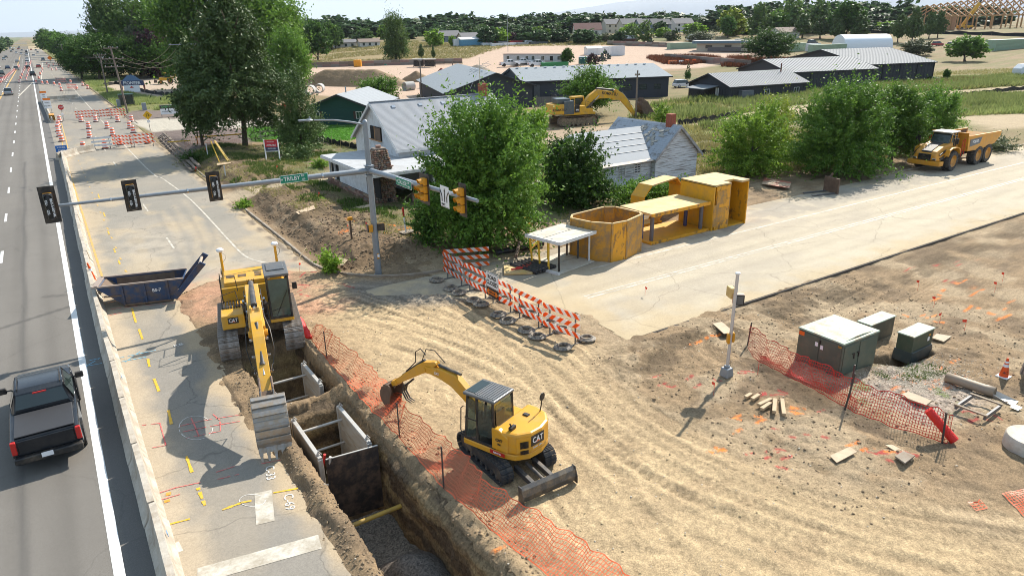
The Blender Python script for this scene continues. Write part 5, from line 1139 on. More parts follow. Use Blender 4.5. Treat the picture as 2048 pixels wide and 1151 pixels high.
# ---------------------------------------------------------------- barrels, cones, panels on the highway
def barrel_mesh():
    b=MB(); b.lathe([(.29,.0),(.29,.05),(.265,.06),(.25,.30),(.245,.31),(.235,.58),(.23,.59),(.22,.86),(.20,.9),(.06,.93)],16); return b
M_BARREL=None
def band_mat(name,a,c,per,off=0.):
    m,n,l,b=_new(name); b.inputs['Roughness'].default_value=.45
    tc=n.new('ShaderNodeTexCoord'); s=n.new('ShaderNodeSeparateXYZ'); l.new(tc.outputs['Object'],s.inputs[0]); m2=n.new('ShaderNodeMath'); m2.operation='MULTIPLY_ADD'; m2.inputs[1].default_value=1/per; m2.inputs[2].default_value=off; l.new(s.outputs[2],m2.inputs[0])
    m3=n.new('ShaderNodeMath'); m3.operation='FRACT'; l.new(m2.outputs[0],m3.inputs[0]); m4=n.new('ShaderNodeMath'); m4.operation='GREATER_THAN'; m4.inputs[1].default_value=.55; l.new(m3.outputs[0],m4.inputs[0]); mx=n.new('ShaderNodeMixRGB'); mx.inputs[1].default_value=(*a,1); mx.inputs[2].default_value=(*c,1); l.new(m4.outputs[0],mx.inputs[0]); l.new(mx.outputs[0],b.inputs['Base Color']); return m
M_BARREL=band_mat('barrel_bands',(.80,.10,.01),(.75,.74,.72),.31,.1)
_bar=barrel_mesh().mesh('traffic_barrel',M_BARREL,True); _base=MB().lathe([(.36,0),(.36,.07),(.27,.09)],14).mesh('rubber_base',M_TYRE)
def barrel(x,y,label,group='orange barrels on the closed lanes',s=1.):
    o=tag(link('traffic_barrel',_bar,None,(x,y,.01)),label,'barrel',group); o.scale=(1.15*s,)*3; link('rubber_base',_base,o); return o
pos=['beside the stop sign','behind the sign stand','']
for u,v,l in [(120,243,'near the yellow chevron board'),(118,254,'second in the cluster by the yellow lane line'),(117,262,'third in the cluster by the yellow lane line'),(119,272,'fourth in the cluster by the yellow lane line'),(124,282,'nearest of the cluster by the yellow lane line'),(163,243,'front left of the upper striped barricades'),(192,243,'front middle of the upper striped barricades'),(236,243,'front right of the upper striped barricades'),(264,243,'by the kerb, farthest of three'),(260,256,'by the kerb, middle of three'),(267,265,'by the kerb, nearest of three'),(178,257,'left one of the middle pair of rows'),(215,256,'right one of the middle pair of rows'),(180,275,'left one behind the lower barricades'),(226,270,'right one behind the lower barricades'),(168,300,'at the end of the turned concrete barrier'),(211,296,'behind the white rails of the lower barricade'),(241,289,'behind the middle of the lower barricade'),(296,286,'behind the right end of the lower barricade')]:
    x,y=P(u,v+1); barrel(x,y,'orange and white barrel '+l)
for u,v in [(85,168),(95,168),(109,170),(120,172),(123,181),(142,166),(73,166),(78,157),(81,149),(84,144),(85,139),(166,171),(176,177),(125,133),(117,131),(113,140),(104,140),(97,135),(94,128),(99,132),(107,130),(154,178)]:
    x,y=P(u,v+1); barrel(x,y,'small orange and white barrel far up the closed lanes','orange barrels far up the closed lanes')
for i in range(30):
    y=150+i*7.5; x=-10.6+ (y-150)*.029; barrel(x,y,'orange barrel in the dense row along the highway median','orange barrels along the median',1.)
for i in range(20):
    y=230+i*11; barrel(-3.5+.012*(y-230)+ (i%2)*1.6,y,'orange barrel between the two carriageways far ahead','orange barrels between the carriageways')
for (u,v,a,n_) in [(150,234,0,2),(190,236,0,2),(226,238,0,1)]: pass
barricade('left striped barricade of the upper row across the closed lanes',P(153,241),P(195,238),'striped barricades across the closed lanes',z=.02); barricade('middle striped barricade of the upper row, beside the white board',P(196,239),P(228,236),'striped barricades across the closed lanes',z=.02); barricade('right striped barricade of the upper row by the kerb',P(218,237),P(254,235),'striped barricades across the closed lanes',z=.02)
barricade('lower striped barricade with grey board, left',P(228,295),P(268,295),'striped barricades across the closed lanes',z=.02); barricade('lower striped barricade by the kerb stones',P(264,294),P(313,290),'striped barricades across the closed lanes',z=.02); barricade('lower barricade with plain white rails by the turned concrete barrier',P(186,300),P(226,297),'striped barricades across the closed lanes',z=.02,wh=True)
for (u0,u1,v,l) in [(112,134,166,'farthest small striped barricade'),(136,156,180,'second small striped barricade, beside a row of barrels')]: barricade(l,P(u0,v),P(u1,v+1),'striped barricades across the closed lanes',z=.02)
def sign_board(name,label,loc,rz,w,h,col,lines,size,tc=None,top=None,legs=True,cat='sign',zc=None,frame=None,post=M_STEEL):
    """board facing local -y on posts"""
    zc=h/2+.6 if zc is None else zc
    t=thing(name,label,cat,loc,rz)
    MB().box((0,0,zc),(w,.03,h)).build('panel',col,t,bevel=.008)
    for i,(s_,sz) in enumerate(lines): text(s_,sz,tc or M_BLACK,t,(0,-.022,zc+h*.5-(i+.8)*h/(len(lines)+.6)),(R(90),0,0),bold=.003)
    if legs:
        b=MB()
        for s in (-1,1): b.box((s*w*.35,.03,zc/2),(.05,.05,zc))
        b.box((0,.03,.04),(w*1.1,.05,.05)); b.build('stand',post,t)
    return t
M_SORG=mk('sign_orange',(.85,.2,.01),.5,var=.03)
x,y=P(127,315); t=sign_board('access_sign','small blue BUSINESS ACCESS sign in front of the barriers',(x,y+.3,0),R(-12),1.15,.75,mk('sign_blue',(.01,.13,.42),.5),[('BUSINESS',.2),('ACCESS',.2)],.2,M_WHITE,zc=.95)
x,y=P(92,212); t=sign_board('speed_sign','white speed limit 45 sign with orange top behind the far barriers',(x,y,0),0,1.1,1.5,M_WHITE,[('SPEED',.2),('LIMIT',.2),('45',.6)],.2,zc=1.7); MB().box((0,-.01,2.65),(1.1,.03,.35)).build('orange_plate',M_SORG,t)
x,y=P(99,226); t=sign_board('fines_sign','white fines sign with orange top, second behind the far barriers',(x,y,0),0,1.15,1.4,M_WHITE,[('FINES',.3),('DOUBLE',.3)],.2,zc=1.5); MB().box((0,-.01,2.4),(1.15,.03,.35)).build('orange_plate',M_SORG,t)
x,y=P(106,243); cu=thing('crash_cushion','yellow crash cushion with black chevron nose at the barrier end','crash cushion',(x,y,0)); 
MB().box((0,1.6,.55),(.75,3.2,.9)).build('cushion',M_SIGY,cu,bevel=.08); MB().box((0,-.03,.55),(.78,.04,.9)).build('chevron_board',stripe_mat('chevron_stripes',(.015,.015,.015),(.75,.4,.02),.28,1.),cu)
x,y=P(128,242); st_=thing('stop_sign','red stop sign on a striped post in the closed lanes','stop sign',(x,y,0)); MB().lathe([(.42,-.01),(.42,.01)],8,(0,0,2.15),axis='y').build('panel',M_RED,st_); text('STOP',.24,M_WHITE,st_,(0,-.02,2.15),(R(90),0,0),bold=.004); MB().box((0,.02,1.05),(.06,.05,2.1)).build('post',stripe_mat('post_stripes',(.02,.02,.02),(.75,.75,.75),.3,0.,2) if 0 else M_STEEL,st_); b=MB(); b.prism([(-.22,1.1),(0,1.35),(.22,1.1),(0,.85)],-.03,-.01); b.build('arrow_plate',M_WHITE,st_)
x,y=P(102,127); dd=thing('work_zone_sign','orange diamond work sign far up the highway','road sign',(x,y,0)); MB().prism([(-1.1,2.6),(0,3.7),(1.1,2.6),(0,1.5)],-.02,.02).build('panel',M_SORG,dd); MB().box((0,.04,.9),(.1,.08,1.8)).build('post',M_STEEL,dd)
x,y=P(301,262); yy=thing('turn_sign','yellow diamond U-turn warning sign on the corner island','road sign',(x,y,0)); MB().prism([(-.62,2.2),(0,2.82),(.62,2.2),(0,1.58)],-.02,.02).build('panel',mk('sign_yellow',(.75,.42,.01),.5,var=.03),yy); MB().box((0,.04,1.1),(.06,.06,2.2)).build('post',M_STEEL,yy)
b=MB(); b.tube([(-.15,-.03,2.0),(-.15,-.03,2.3),(0,-.03,2.42),(.15,-.03,2.3),(.15,-.03,2.1)],.03,5); b.prism([(.05,2.12),(.25,2.12),(.15,1.98)],-.04,-.02); b.build('arrow',M_BLACK,yy); MB().box((0,-.0,1.35),(.4,.02,.35)).build('small_plate',M_WHITE,yy)
# ---------------------------------------------------------------- blue steel box with the raised nose
M_BLUEB=mk('blue_steel',(.014,.045,.115),.55,var=.2,dirt=(.11,.075,.05),da=.75,ds=1.6,dlo=.45,dhi=.62)
M_INR=mk('brown_steel_inside',(.16,.105,.07),.8,var=.2,dirt=(.2,.15,.1),da=.6,ds=3)
bx=thing('bedding_box','dark blue steel bedding box with a raised towing nose, by the concrete barriers','steel box',(1.15,5.95,.01),R(-15.5),scale=.87)
Wd=.95
pr=[(.2,1.30),(1.55,.06),(4.05,.06),(4.9,1.30)]
b=MB()
for s in (-1,1): b.prism(pr,s*Wd-.03,s*Wd+.03)
b.prism([(.2,1.3),(1.55,.06),(1.6,.12),(.28,1.32)],-Wd,Wd); b.prism([(4.05,.06),(4.9,1.3),(4.82,1.3),(4.0,.1)],-Wd,Wd); b.box((2.8,0,.09),(2.5,2*Wd,.05))
bd=b.build('box_body',M_BLUEB,bx,bevel=.006)
MB().box((2.55,Wd-.045,.68),(3.2,.02,1.1)).build('inner_wall',M_INR,bd); MB().prism([(.38,1.25),(1.62,.15),(1.66,.17),(.42,1.27)],-Wd+.04,Wd-.04).build('inner_wall',M_INR,bd)
b=MB()
for s in (-1,1): b.box((2.5,s*Wd,1.34),(4.75,.13,.08))
b.box((.17,0,1.34),(.3,2*Wd+.1,.08)); b.build('rim',mk('worn_rim',(.35,.27,.22),.6,dirt=(.1,.08,.06),da=.5,ds=3),bx,bevel=.01)
b=MB()
for x in (1.55,2.72,3.95): b.box((x,-Wd-.06,.70),(.12,.09,1.2))
b.build('rib',M_BLUEB,bx); b=MB(); b.box((2.8,-Wd-.06,.1),(2.5,.1,.09)); b.box((1.05,-Wd-.05,.72),(1.0,.07,.06)); b.build('rib',M_INR,bx)
for s in (-1,1):
    d=MB(); d.hexa([(4.0,s*Wd-.05,.15),(4.35,s*Wd-.05,.08),(4.35,s*Wd+.05,.08),(4.0,s*Wd+.05,.15),(5.95,s*Wd-.05,2.25),(6.25,s*Wd-.05,2.05),(6.25,s*Wd+.05,2.05),(5.95,s*Wd+.05,2.25)]); d.build('nose_beam',M_BLUEB,bx,bevel=.01)
MB().tube([(5.85,-Wd,1.98),(5.85,Wd,1.98)],.09,12).build('nose_bar',mk('worn_bar',(.42,.35,.28),.5,dirt=(.2,.1,.06),da=.5,ds=4),bx,True)
text('BS-7',.26,M_WHITE,bx,(3.35,-Wd-.045,.80),(R(90),0,0),bold=.004)
x,y=P(198,568); tb=thing('delineator','tall orange tube cone leaning between the barrier and the blue box','traffic cone',(x-.12,y+.25,0)); b=MB(); b.tube([(0,0,0),(-.02,0,1.25)],[.10,.04],12); c_=b.build('tube',mk('cone_orange',(.80,.09,.005),.5,var=.05),tb,True); MB().lathe([(.075,.75),(.066,.92)],12,cap=False).build('white_band',M_WHITE,c_,True); c_.rotation_euler=(0,R(-8),0)
for j,(u,v) in enumerate([(196,566)]):
    b=MB()
    for k in range(5): b.box((0,0,.25+.14*k),(.9,.08,.06))
    b.box((-.3,0,.45),(.08,.1,.9)); b.box((.3,0,.45),(.08,.1,.9)); tag(b.build('steel_rack',M_STEEL,None,loc=(1.55,7.2,0),rz=R(20)),'dark steel ladder rack behind the barrier beside the blue box','rack')
# ---------------------------------------------------------------- trench boxes and what lies in the trench
M_SHLD=mk('shield_panel_grey',(.42,.39,.34),.6,metal=.1,var=.12,dirt=(.3,.22,.14),da=.8,ds=1.5,stretch=(1,1,4),dlo=.42,dhi=.65)
M_ALU=mk('aluminium_rail',(.55,.53,.49),.45,metal=.3,dirt=(.3,.23,.16),da=.6,ds=3)
def trench_box(label,x0,x1,ya,yb_,zt,h,ends=True):
    t=thing('trench_box',label,'trench shield',(0,0,0))
    for x in (x0,x1):
        L=ya-yb_; o=None
        for k in range(3):
            w=MB().box((x,(ya+yb_)/2,zt-h*(k+.5)/3),(.09,L,h/3-.012)).build('shield_panel',M_SHLD,t,bevel=.01)
        b=MB(); b.box((x,(ya+yb_)/2,zt+.03),(.14,L+.04,.07)); b.build('top_rail',M_ALU,t,bevel=.01)
        for y in (ya,yb_): MB().box((x,y,zt-h/2),(.16,.12,h)).build('corner_post',M_ALU,t,bevel=.01)
        for y in (ya-.15,yb_+.15):
            b=MB(); b.tube([(x-.08,y,zt+.05),(x+.02,y,zt+.22),(x+.1,y,zt+.08)],.025,5); b.tube([(x,y,zt),(x,y,zt+.17)],.03,5); b.build('lifting_lug',M_ALU,t)
    for (y,z) in ((ya-.35,zt-.35),(ya-.35,zt-1.3),(yb_+.35,zt-1.3)) if ends else ():
        MB().tube([(x0,y,z),(x1,y,z)],.05,10).build('spreader_pipe',M_ALU,t,True)
    return t
trench_box('far trench shield under the big excavator arm',5.86,7.62,-7.1,-9.35,.05,2.1)
trench_box('near trench shield with two crossing pipes',5.92,7.60,-11.35,-14.25,.05,2.3)
sp_=thing('steel_plate','dark steel plate standing across the trench','steel plate',(6.87,-14.62,-1.05),R(-6)); MB().box((0,0,0),(1.72,.05,2.4)).build('plate',mk('dark_plate',(.045,.035,.032),.6,metal=.3,var=.3,dirt=(.17,.11,.075),da=.8,ds=1.8,dlo=.45,dhi=.6),sp_,bevel=.005)
MB().box((0,0,1.21),(1.70,.056,.02)).build('worn_edge',M_ALU,sp_); 
tag(MB().tube([(5.75,-16.0,-1.5),(7.95,-16.1,-1.4)],.075,12).build('gas_pipe',mk('yellow_pipe',(.5,.33,.06),.6,dirt=(.3,.22,.12),da=.7,ds=4),None,True),'dirty yellow pipe crossing the trench above the gravel','pipe')
for k,(x,y) in enumerate([(5.95,-14.2),(6.05,-14.45)]): tag(MB().tube([(x,y,-.4),(x+.12,y-.12,.22)],.05,8).build('strut',M_RED if k==0 else M_ALU,None,True),['red capped trench strut leaning beside the dark steel plate','white trench strut leaning beside the dark steel plate'][k],'strut')
_xg=np.arange(5.3,8.6,.06); _yg=np.arange(-34,-14.6,.06); X_,Y_=np.meshgrid(_xg,_yg)
Zg=-2.45+(fbm(X_,Y_,1.2,4,200)-.5)*.25+ 1.25*sstep(-16.9,-18.6,Y_+.6*(fbm(X_,Y_,.8,3,201)-.5))*np.exp(-((X_-6.9)/1.3)**2)+(fbm(X_,Y_,9,3,202)-.5)*.06
n_x,n_y=len(_xg),len(_yg); ii=np.arange(n_x*n_y).reshape(n_y,n_x); Fq=np.stack([ii[:-1,:-1],ii[:-1,1:],ii[1:,1:],ii[1:,:-1]],-1).reshape(-1,4)
cg=np.zeros(X_.shape+(3,))+np.array((.23,.20,.165)); cg=mixc(cg,(.135,.115,.098),sstep(-16.9,-17.6,Y_+.5*(fbm(X_,Y_,.8,3,203)-.5)))
tag(link('gravel_bed',np_mesh('gravel_bed',np.stack([X_,Y_,Zg],-1).reshape(-1,3),Fq,mk_attr('gravel_small',scales=(.8,12.,60.),amps=(.1,.2,.25),bump=.025,bs=30.,speck=.5,spk=24.),True,cg.reshape(-1,3))),'grey gravel bed and heap at the bottom of the open trench','gravel',kind='stuff')
# ---------------------------------------------------------------- cut faces of the trench: clay with bucket marks, real relief
M_CLAY=mk_attr('cut_clay',scales=(1.2,7.,40.),amps=(.15,.2,.2),bump=.06,bs=9.,speck=.3,spk=18.)
def cutface(label,p0,p1,nrm,zb,zt,seed,batter=.22):
    L=math.dist(p0,p1); nu,nv=int(L/.05),int((zt-zb)/.06); u,v=np.meshgrid(np.linspace(0,L,nu),np.linspace(0,1,nv)); z=zb+(zt-zb)*v; tx,ty=(p1[0]-p0[0])/L,(p1[1]-p0[1])/L
    s_=u*.9+seed*7; tooth=np.abs(((u+.35*z+.5*fbm(u,z,.5,3,seed))/.27)%1-.5)*2; d=.30*(fbm(s_,z,1.3,5,seed)-.5)+.05*tooth*sstep(.4,.6,fbm(s_,z,.6,3,seed+3))+.11*(fbm(s_,z,7.,4,seed+5)-.5)-batter*v*.6-.42*sstep(.88,1.,v)
    X=p0[0]+tx*u+nrm[0]*(d+.06); Y=p0[1]+ty*u+nrm[1]*(d+.06); Z=z+.05*(fbm(s_,z+9,3.,3,seed+8)-.5)
    c=np.zeros(X.shape+(3,))+np.array((.235,.160,.085)); lay=fbm(s_*.25,z*2.2,1.3,4,seed+11); c=mixc(c,(.115,.080,.050),sstep(.45,.58,lay)); c=mixc(c,(.36,.26,.13),sstep(.58,.68,fbm(s_*.5,z*1.5,1.5,4,seed+12))*.7); c=mixc(c,(.14,.105,.07),sstep(.82,.97,v)*.7)
    i_=np.arange(nu*nv).reshape(nv,nu); Fq=np.stack([i_[:-1,:-1],i_[:-1,1:],i_[1:,1:],i_[1:,:-1]],-1).reshape(-1,4)
    return tag(link('trench_wall',np_mesh('trench_wall',np.stack([X,Y,Z],-1).reshape(-1,3),Fq,M_CLAY,True,c.reshape(-1,3))),kind='structure')
cutface('',(7.86,-34),(7.86,-10.7),(-1,0),-2.8,.03,3); cutface('',(5.72,-34),(5.72,-10.7),(1,0),-2.8,.0,5); cutface('',(5.6,-10.86),(8.0,-10.9),(0,-1),-2.8,.0,7,.1); cutface('',(7.96,-10.0),(8.02,-4.6),(-1,0),-2.4,.0,9); cutface('',(5.6,-9.78),(8.1,-9.95),(0,1),-2.4,.0,11,.1); cutface('',(5.68,-9.9),(5.68,-5.0),(1,0),-2.4,-.02,13)
# ---------------------------------------------------------------- orange safety mesh
M_NET=mk('orange_netting',(.85,.13,.04),.5,var=.1,scale=1.5); M_NETR=mk('red_netting',(.62,.02,.012),.5,var=.1)
def net(name,label,base,heights,lean,mt,cell=.09,nv=11,seed=0,flop=None):
    """real strands: verticals and horizontals between two curved edges; base = ground line, lean = sideways offset of the top edge"""
    pts=spline(base,14); rr=np.random.default_rng(seed); P_=np.array(pts); seg=np.hypot(*np.diff(P_,axis=0).T); S=np.r_[0,np.cumsum(seg)]; L=S[-1]; n=int(L/cell)
    s=np.linspace(0,L,n); bx_=np.interp(s,S,P_[:,0]); by_=np.interp(s,S,P_[:,1]); tx=np.gradient(bx_); ty=np.gradient(by_); q=np.hypot(tx,ty); nx_,ny_=-ty/q,tx/q
    hs=np.interp(s/L,np.linspace(0,1,len(heights)),heights); ln=np.interp(s/L,np.linspace(0,1,len(lean)),lean)
    G_=np.zeros((n,nv,3))
    for j in range(nv):
        v=j/(nv-1); wob=.05*np.sin(s*5.1+v*4)+.04*np.sin(s*11.3+v*7+1)
        off=ln*v+wob*(v*.8+.3); zz=hs*(v+.08*np.sin(PI*v)*np.sin(s*3))
        G_[:,j,0]=bx_+nx_*off; G_[:,j,1]=by_+ny_*off
        G_[:,j,2]=[hz(a_,b_)+.03 for a_,b_ in zip(G_[:,j,0],G_[:,j,1])]+zz
    V=[];F_=[]; w=.0085
    def rib(a,c):
        d=c-a; up=np.array((0,0,1.)) if abs(d[2])<np.linalg.norm(d)*.7 else np.array((d[1]+1e-3,-d[0],0)); 
        if abs(d[2])>=np.linalg.norm(d)*.7: up=np.array((tx_,ty_,0)); 
        k=len(V); V.extend([a-up*w,c-up*w,c+up*w,a+up*w]); F_.append((k,k+1,k+2,k+3))
    for i in range(n):
        tx_,ty_=tx[i]/q[i],ty[i]/q[i]
        for j in range(nv-1):
            a,c=G_[i,j],G_[i,j+1]; u=np.array((tx_,ty_,0))*w; k=len(V); V.extend([a-u,c-u,c+u,a+u]); F_.append((k,k+1,k+2,k+3))
        if i<n-1:
            for j in range(nv):
                a,c=G_[i,j],G_[i+1,j]; jn=min(j+1,nv-1); jm=max(j-1,0); u=(G_[i,jn]-G_[i,jm]); u=u/(np.linalg.norm(u)+1e-6)*(w*(1.8 if j in (0,nv-1) else 1)); k=len(V); V.extend([a-u,c-u,c+u,a+u]); F_.append((k,k+1,k+2,k+3))
    o=link(name,np_mesh(name,np.array(V),np.array(F_),mt)); return tag(o,label,'safety net')
n1=net('safety_net','long orange mesh fence sagging along the right side of the trench',[(8.75,-4.4),(8.5,-7.4),(8.45,-11),(8.5,-14.6),(8.5,-17.9),(8.7,-20.5),(9.1,-23),(9.5,-26)],[.5,.75,1.0,.55,.35,.5,.95,.5,.6,.85,.5,.4,.45,.4],[.4,.6,.5,.95,1.1,1.0,.45,.95,1.0,.55,1.0,1.15,1.1,1.1],M_NET,seed=1)
def stake(x,y,h,label,tilt=0.,group='thin dark fence stakes'):
    b=MB(); b.box((0,0,h/2),(.035,.035,h)); b.box((0,.02,h/2),(.012,.04,h)); b.box((0,0,h-.04),(.04,.04,.09)); o=b.build('fence_stake',mk('stake_steel',(.06,.05,.045),.6),None,loc=(x,y,hz(x,y)-.02)); o.rotation_euler=(R(tilt),R(tilt*.7),0); return tag(o,label,'stake',group)
stake(8.53,-7.48,1.25,'thin fence stake at the far end of the trench-side netting'); stake(8.55,-14.63,1.3,'thin fence stake in the netting opposite the dark steel plate'); stake(8.49,-17.9,1.5,'thin fence stake in the netting beside the compact excavator')
ro=MB(); ro.tube([(8.35,-3.3,.95),(8.5,-4.0,.65),(8.6,-4.9,.12)],[.13,.22,.16],12); ro.tube([(8.45,-3.6,.8),(8.62,-4.6,.3)],[.1,.16],9); tag(ro.build('net_roll',mk('red_roll',(.72,.015,.012),.5,bump=.03,bs=22),None,True),'bright red bundle of rolled netting beside the big excavator track','net roll')
n2=net('safety_net','red mesh fence in front of the large green cabinet',[(23.75,-16.6),(23.15,-17.6),(22.95,-19.5),(22.6,-21.9),(22.75,-23.6),(23.15,-25.1)],[1.05,.95,.85,.9,1.0,1.1,1.05,1.0,1.0,1.0,1.05],[.0,.25,.4,.35,.2,.1,.2,.3,.35,.25,0],M_NETR,seed=2)
n2b=net('safety_net','second layer of red netting fallen behind the red mesh fence',[(23.3,-17.6),(23.15,-19.2),(22.95,-20.6),(22.85,-22.2)],[.3,.5,.6,.55,.5],[-.2,-.6,-.8,-.6,-.3],M_NETR,seed=3)
stake(23.95,-16.45,1.1,'thin stake at the far left end of the red mesh fence',3); stake(22.46,-21.95,1.5,'middle stake of the red mesh fence, nearer the camera',4); stake(23.35,-21.55,1.35,'middle stake of the red mesh fence, beside the green cabinet corner'); stake(23.07,-25.0,1.15,'stake at the roll end of the red mesh fence',-3)
ro=MB(); ro.tube([(23.38,-25.2,.12),(23.1,-24.35,.95)],[.15,.14],14); tag(ro.build('net_roll',mk('red_roll2',(.68,.02,.012),.5,bump=.03,bs=24,var=.15),None,True,loc=(0,0,hz(23.2,-25)-.02)),'red netting rolled into a thick tube at the fence end','net roll')
n3=net('safety_net','orange netting lying on the dirt at the right edge',[P(2003,990),P(2030,1015),P(2060,1045),P(2100,1080)],[.12,.2,.15,.1],[.7,.75,.8,.8],M_NET,seed=4)
n4=net('safety_net','small scrap of orange netting flat on the dirt',[P(1953,1020),P(1975,1015)],[.04,.06],[.3,.3],M_NET,nv=5,seed=6)
# ---------------------------------------------------------------- green cabinets
M_CAB=mk('cabinet_green',(.085,.115,.088),.5,metal=.1,var=.08,dirt=(.2,.165,.11),da=.55,ds=1.4,dlo=.48,dhi=.75); M_CABT=mk('cabinet_top_green',(.30,.37,.28),.6,var=.1,dirt=(.30,.22,.13),da=.85,ds=2.6,dlo=.5,dhi=.62); M_CABD=mk('cabinet_dark_green',(.045,.07,.045),.55,dirt=(.15,.12,.08),da=.4,ds=2)
c1=thing('switch_cabinet','large grey-green steel cabinet with a pale flat top','utility cabinet',(25.65,-19.40,hz(25.6,-19.4)-.06),R(-1))
b=MB(); b.box((0,0,.72),(2.30,1.98,1.44)); b.build('housing',M_CAB,c1,bevel=.02); b=MB(); b.box((0,0,1.47),(2.36,2.06,.06),taper=.985); b.prism([(-1.0,1.5),(1.0,1.5),(.2,1.56),(-.2,1.56)],-.9,.9); b.build('lid',M_CABT,c1,bevel=.01)
for s in (-1,1): MB().box((-1.16,s*.47,.78),(.03,.92,1.2)).build('door',M_CAB,c1,bevel=.01)
MB().box((-1.165,0,.12),(.05,1.98,.20)).build('skirt',M_CAB,c1)
for s in (-1,1): MB().box((s*.5-.1,-1.0,.74),(.92,.03,1.2)).build('door',M_CAB,c1,bevel=.01)
MB().box((-1.19,-.03,1.22),(.03,.05,.16)).build('handle',M_BLACK,c1)
for y,z in ((.12,1.08),(-.12,1.02)): MB().box((-1.182,y,z),(.012,.12,.17)).build('notice',M_WHITE,c1)
MB().box((-1.18,.82,1.30),(.012,.24,.17)).build('orange_label',M_ORG,c1); MB().box((-1.18,-.86,1.32),(.012,.14,.07)).build('yellow_label',M_AMBER,c1); text('847',.07,M_BLACK,c1,(-1.188,-.86,1.32),(R(90),0,R(-90)))
for x in (.2,.5): 
    b=MB(); b.box((x-.6,-1.03,.80),(.05,.04,.2)); b.box((x-.65,-1.03,.92),(.14,.03,.04)); b.build('latch',M_BLACK,c1)
c2=thing('equipment_cabinet','dark green cabinet with a dirt-covered top, farthest behind the large one','utility cabinet',(29.4,-18.85,hz(29.4,-18.8)-.08),R(0)); MB().box((0,0,.48),(1.85,.62,.96)).build('housing',mk('cabinet_brownish',(.085,.085,.06),.6,dirt=(.2,.15,.1),da=.7,ds=1.4),c2,bevel=.015); MB().box((0,0,.98),(1.92,.68,.05)).build('lid',M_CABT,c2,bevel=.01)
c3=thing('equipment_cabinet','dark green cabinet standing on a black base beside the pit','utility cabinet',(29.45,-20.55,hz(29.9,-21.4)-.25),R(1)); MB().box((0,0,.22),(1.75,.82,.5),taper=.93).build('base',mk('black_base',(.03,.045,.045),.5,dirt=(.15,.12,.09),da=.5),c3,bevel=.02); MB().box((0,0,.80),(1.62,.66,.70)).build('housing',M_CABD,c3,bevel=.015); MB().box((0,0,1.17),(1.70,.72,.05)).build('lid',M_CABT,c3,bevel=.01)
MB().box((.45,-.335,.78),(.16,.012,.17)).build('notice',M_WHITE,c3); MB().box((.5,-.335,.95),(.16,.012,.07)).build('yellow_label',M_AMBER,c3)
# ---------------------------------------------------------------- loose things on the right
x,y=29.94,-23.83; cn=thing('traffic_cone','orange cone with two white bands on the dirt, by the right edge','traffic cone',(x,y,hz(x,y)),scale=1.1); MB().box((0,0,.02),(.38,.38,.045)).build('base',M_WHITE,cn,bevel=.01); MB().lathe([(.15,.04),(.035,.72),(.03,.74)],16).build('cone',mk('cone_orange',(.80,.09,.005),.5,var=.05),cn,True)
for a,b_ in ((.40,.50),(.55,.62)): MB().lathe([(.15-.169*(a-.04)+.003,a),(.15-.169*(b_-.04)+.003,b_)],16,cap=False).build('white_band',M_WHITE,cn,True)
text('4C',.14,M_BLACK,cn,(-.10,-.07,.2),(R(72),0,R(-55)))
x,y=27.95,-23.5; pi_=thing('culvert_pipe','short metal culvert pipe with a flared end, lying on the dirt','pipe',(27.75,-22.75,hz(27.8,-23)),R(-84)); n=20; vs=[];fs=[]
for (xx,r0) in ((0,.19),(.55,.19),(.55,.185),(1.35,.185),(1.35,.20),(1.65,.20)):
    for k in range(n): a=2*PI*k/n; vs.append((xx,r0*math.cos(a),.2+r0*math.sin(a)))
for i in range(5):
    for k in range(n): fs.append((i*n+k,i*n+(k+1)%n,(i+1)*n+(k+1)%n,(i+1)*n+k))
b=MB(); b.add(vs,fs); b.lathe([(.0,0),(.18,0)],n,(1.0,0,.2),axis='x',cap=False); pb=b.build('pipe_barrel',mk('pipe_tan',(.33,.25,.17),.6,metal=.1,var=.1,dirt=(.28,.26,.24),da=.5),pi_,True); so=pb.modifiers.new('s','SOLIDIFY'); so.thickness=.012
b=MB(); b.add([(1.65,-.2,.2),(1.65,-.14,.06),(1.65,0,.0),(1.65,.14,.06),(1.65,.2,.2),(2.35,-.28,.02),(2.35,.28,.02)],[(0,1,5),(1,2,5),(2,6,5),(2,3,6),(3,4,6)]); q=b.build('flared_end',M_ALU,pi_); so=q.modifiers.new('s','SOLIDIFY'); so.thickness=.015
fr=thing('ground_box','open rectangular frame of dark steel and timber lying on the dirt','frame',(26.2,-24.6,hz(26.2,-24.6)+.04),R(3))
for s in (-1,1): MB().box((0,s*.46,.07),(1.3,.07,.15)).build('steel_rail',M_STEEL,fr); MB().box((s*.62,0,.16),(.1,1.05,.05)).build('timber',mk('weathered_timber',(.26,.2,.14),.8,var=.2),fr)
cr=thing('manhole_ring','thick white concrete manhole ring lying at the right edge','concrete ring',(25.05,-26.70,hz(25,-26.6))); b=MB(); b.lathe([(.72,0),(.74,.04),(.72,.44),(.69,.48),(.0,.49)],40,cap=False); b.build('ring',mk('pale_concrete',(.55,.50,.43),.85,var=.1,dirt=(.35,.27,.18),da=.6,ds=2.4,bump=.008),cr,True)
ct=thing('plastic_chamber','ribbed grey plastic chambers stacked at the right edge','plastic chamber',(31.1,-24.9,hz(31,-24.5)),R(-30)); 
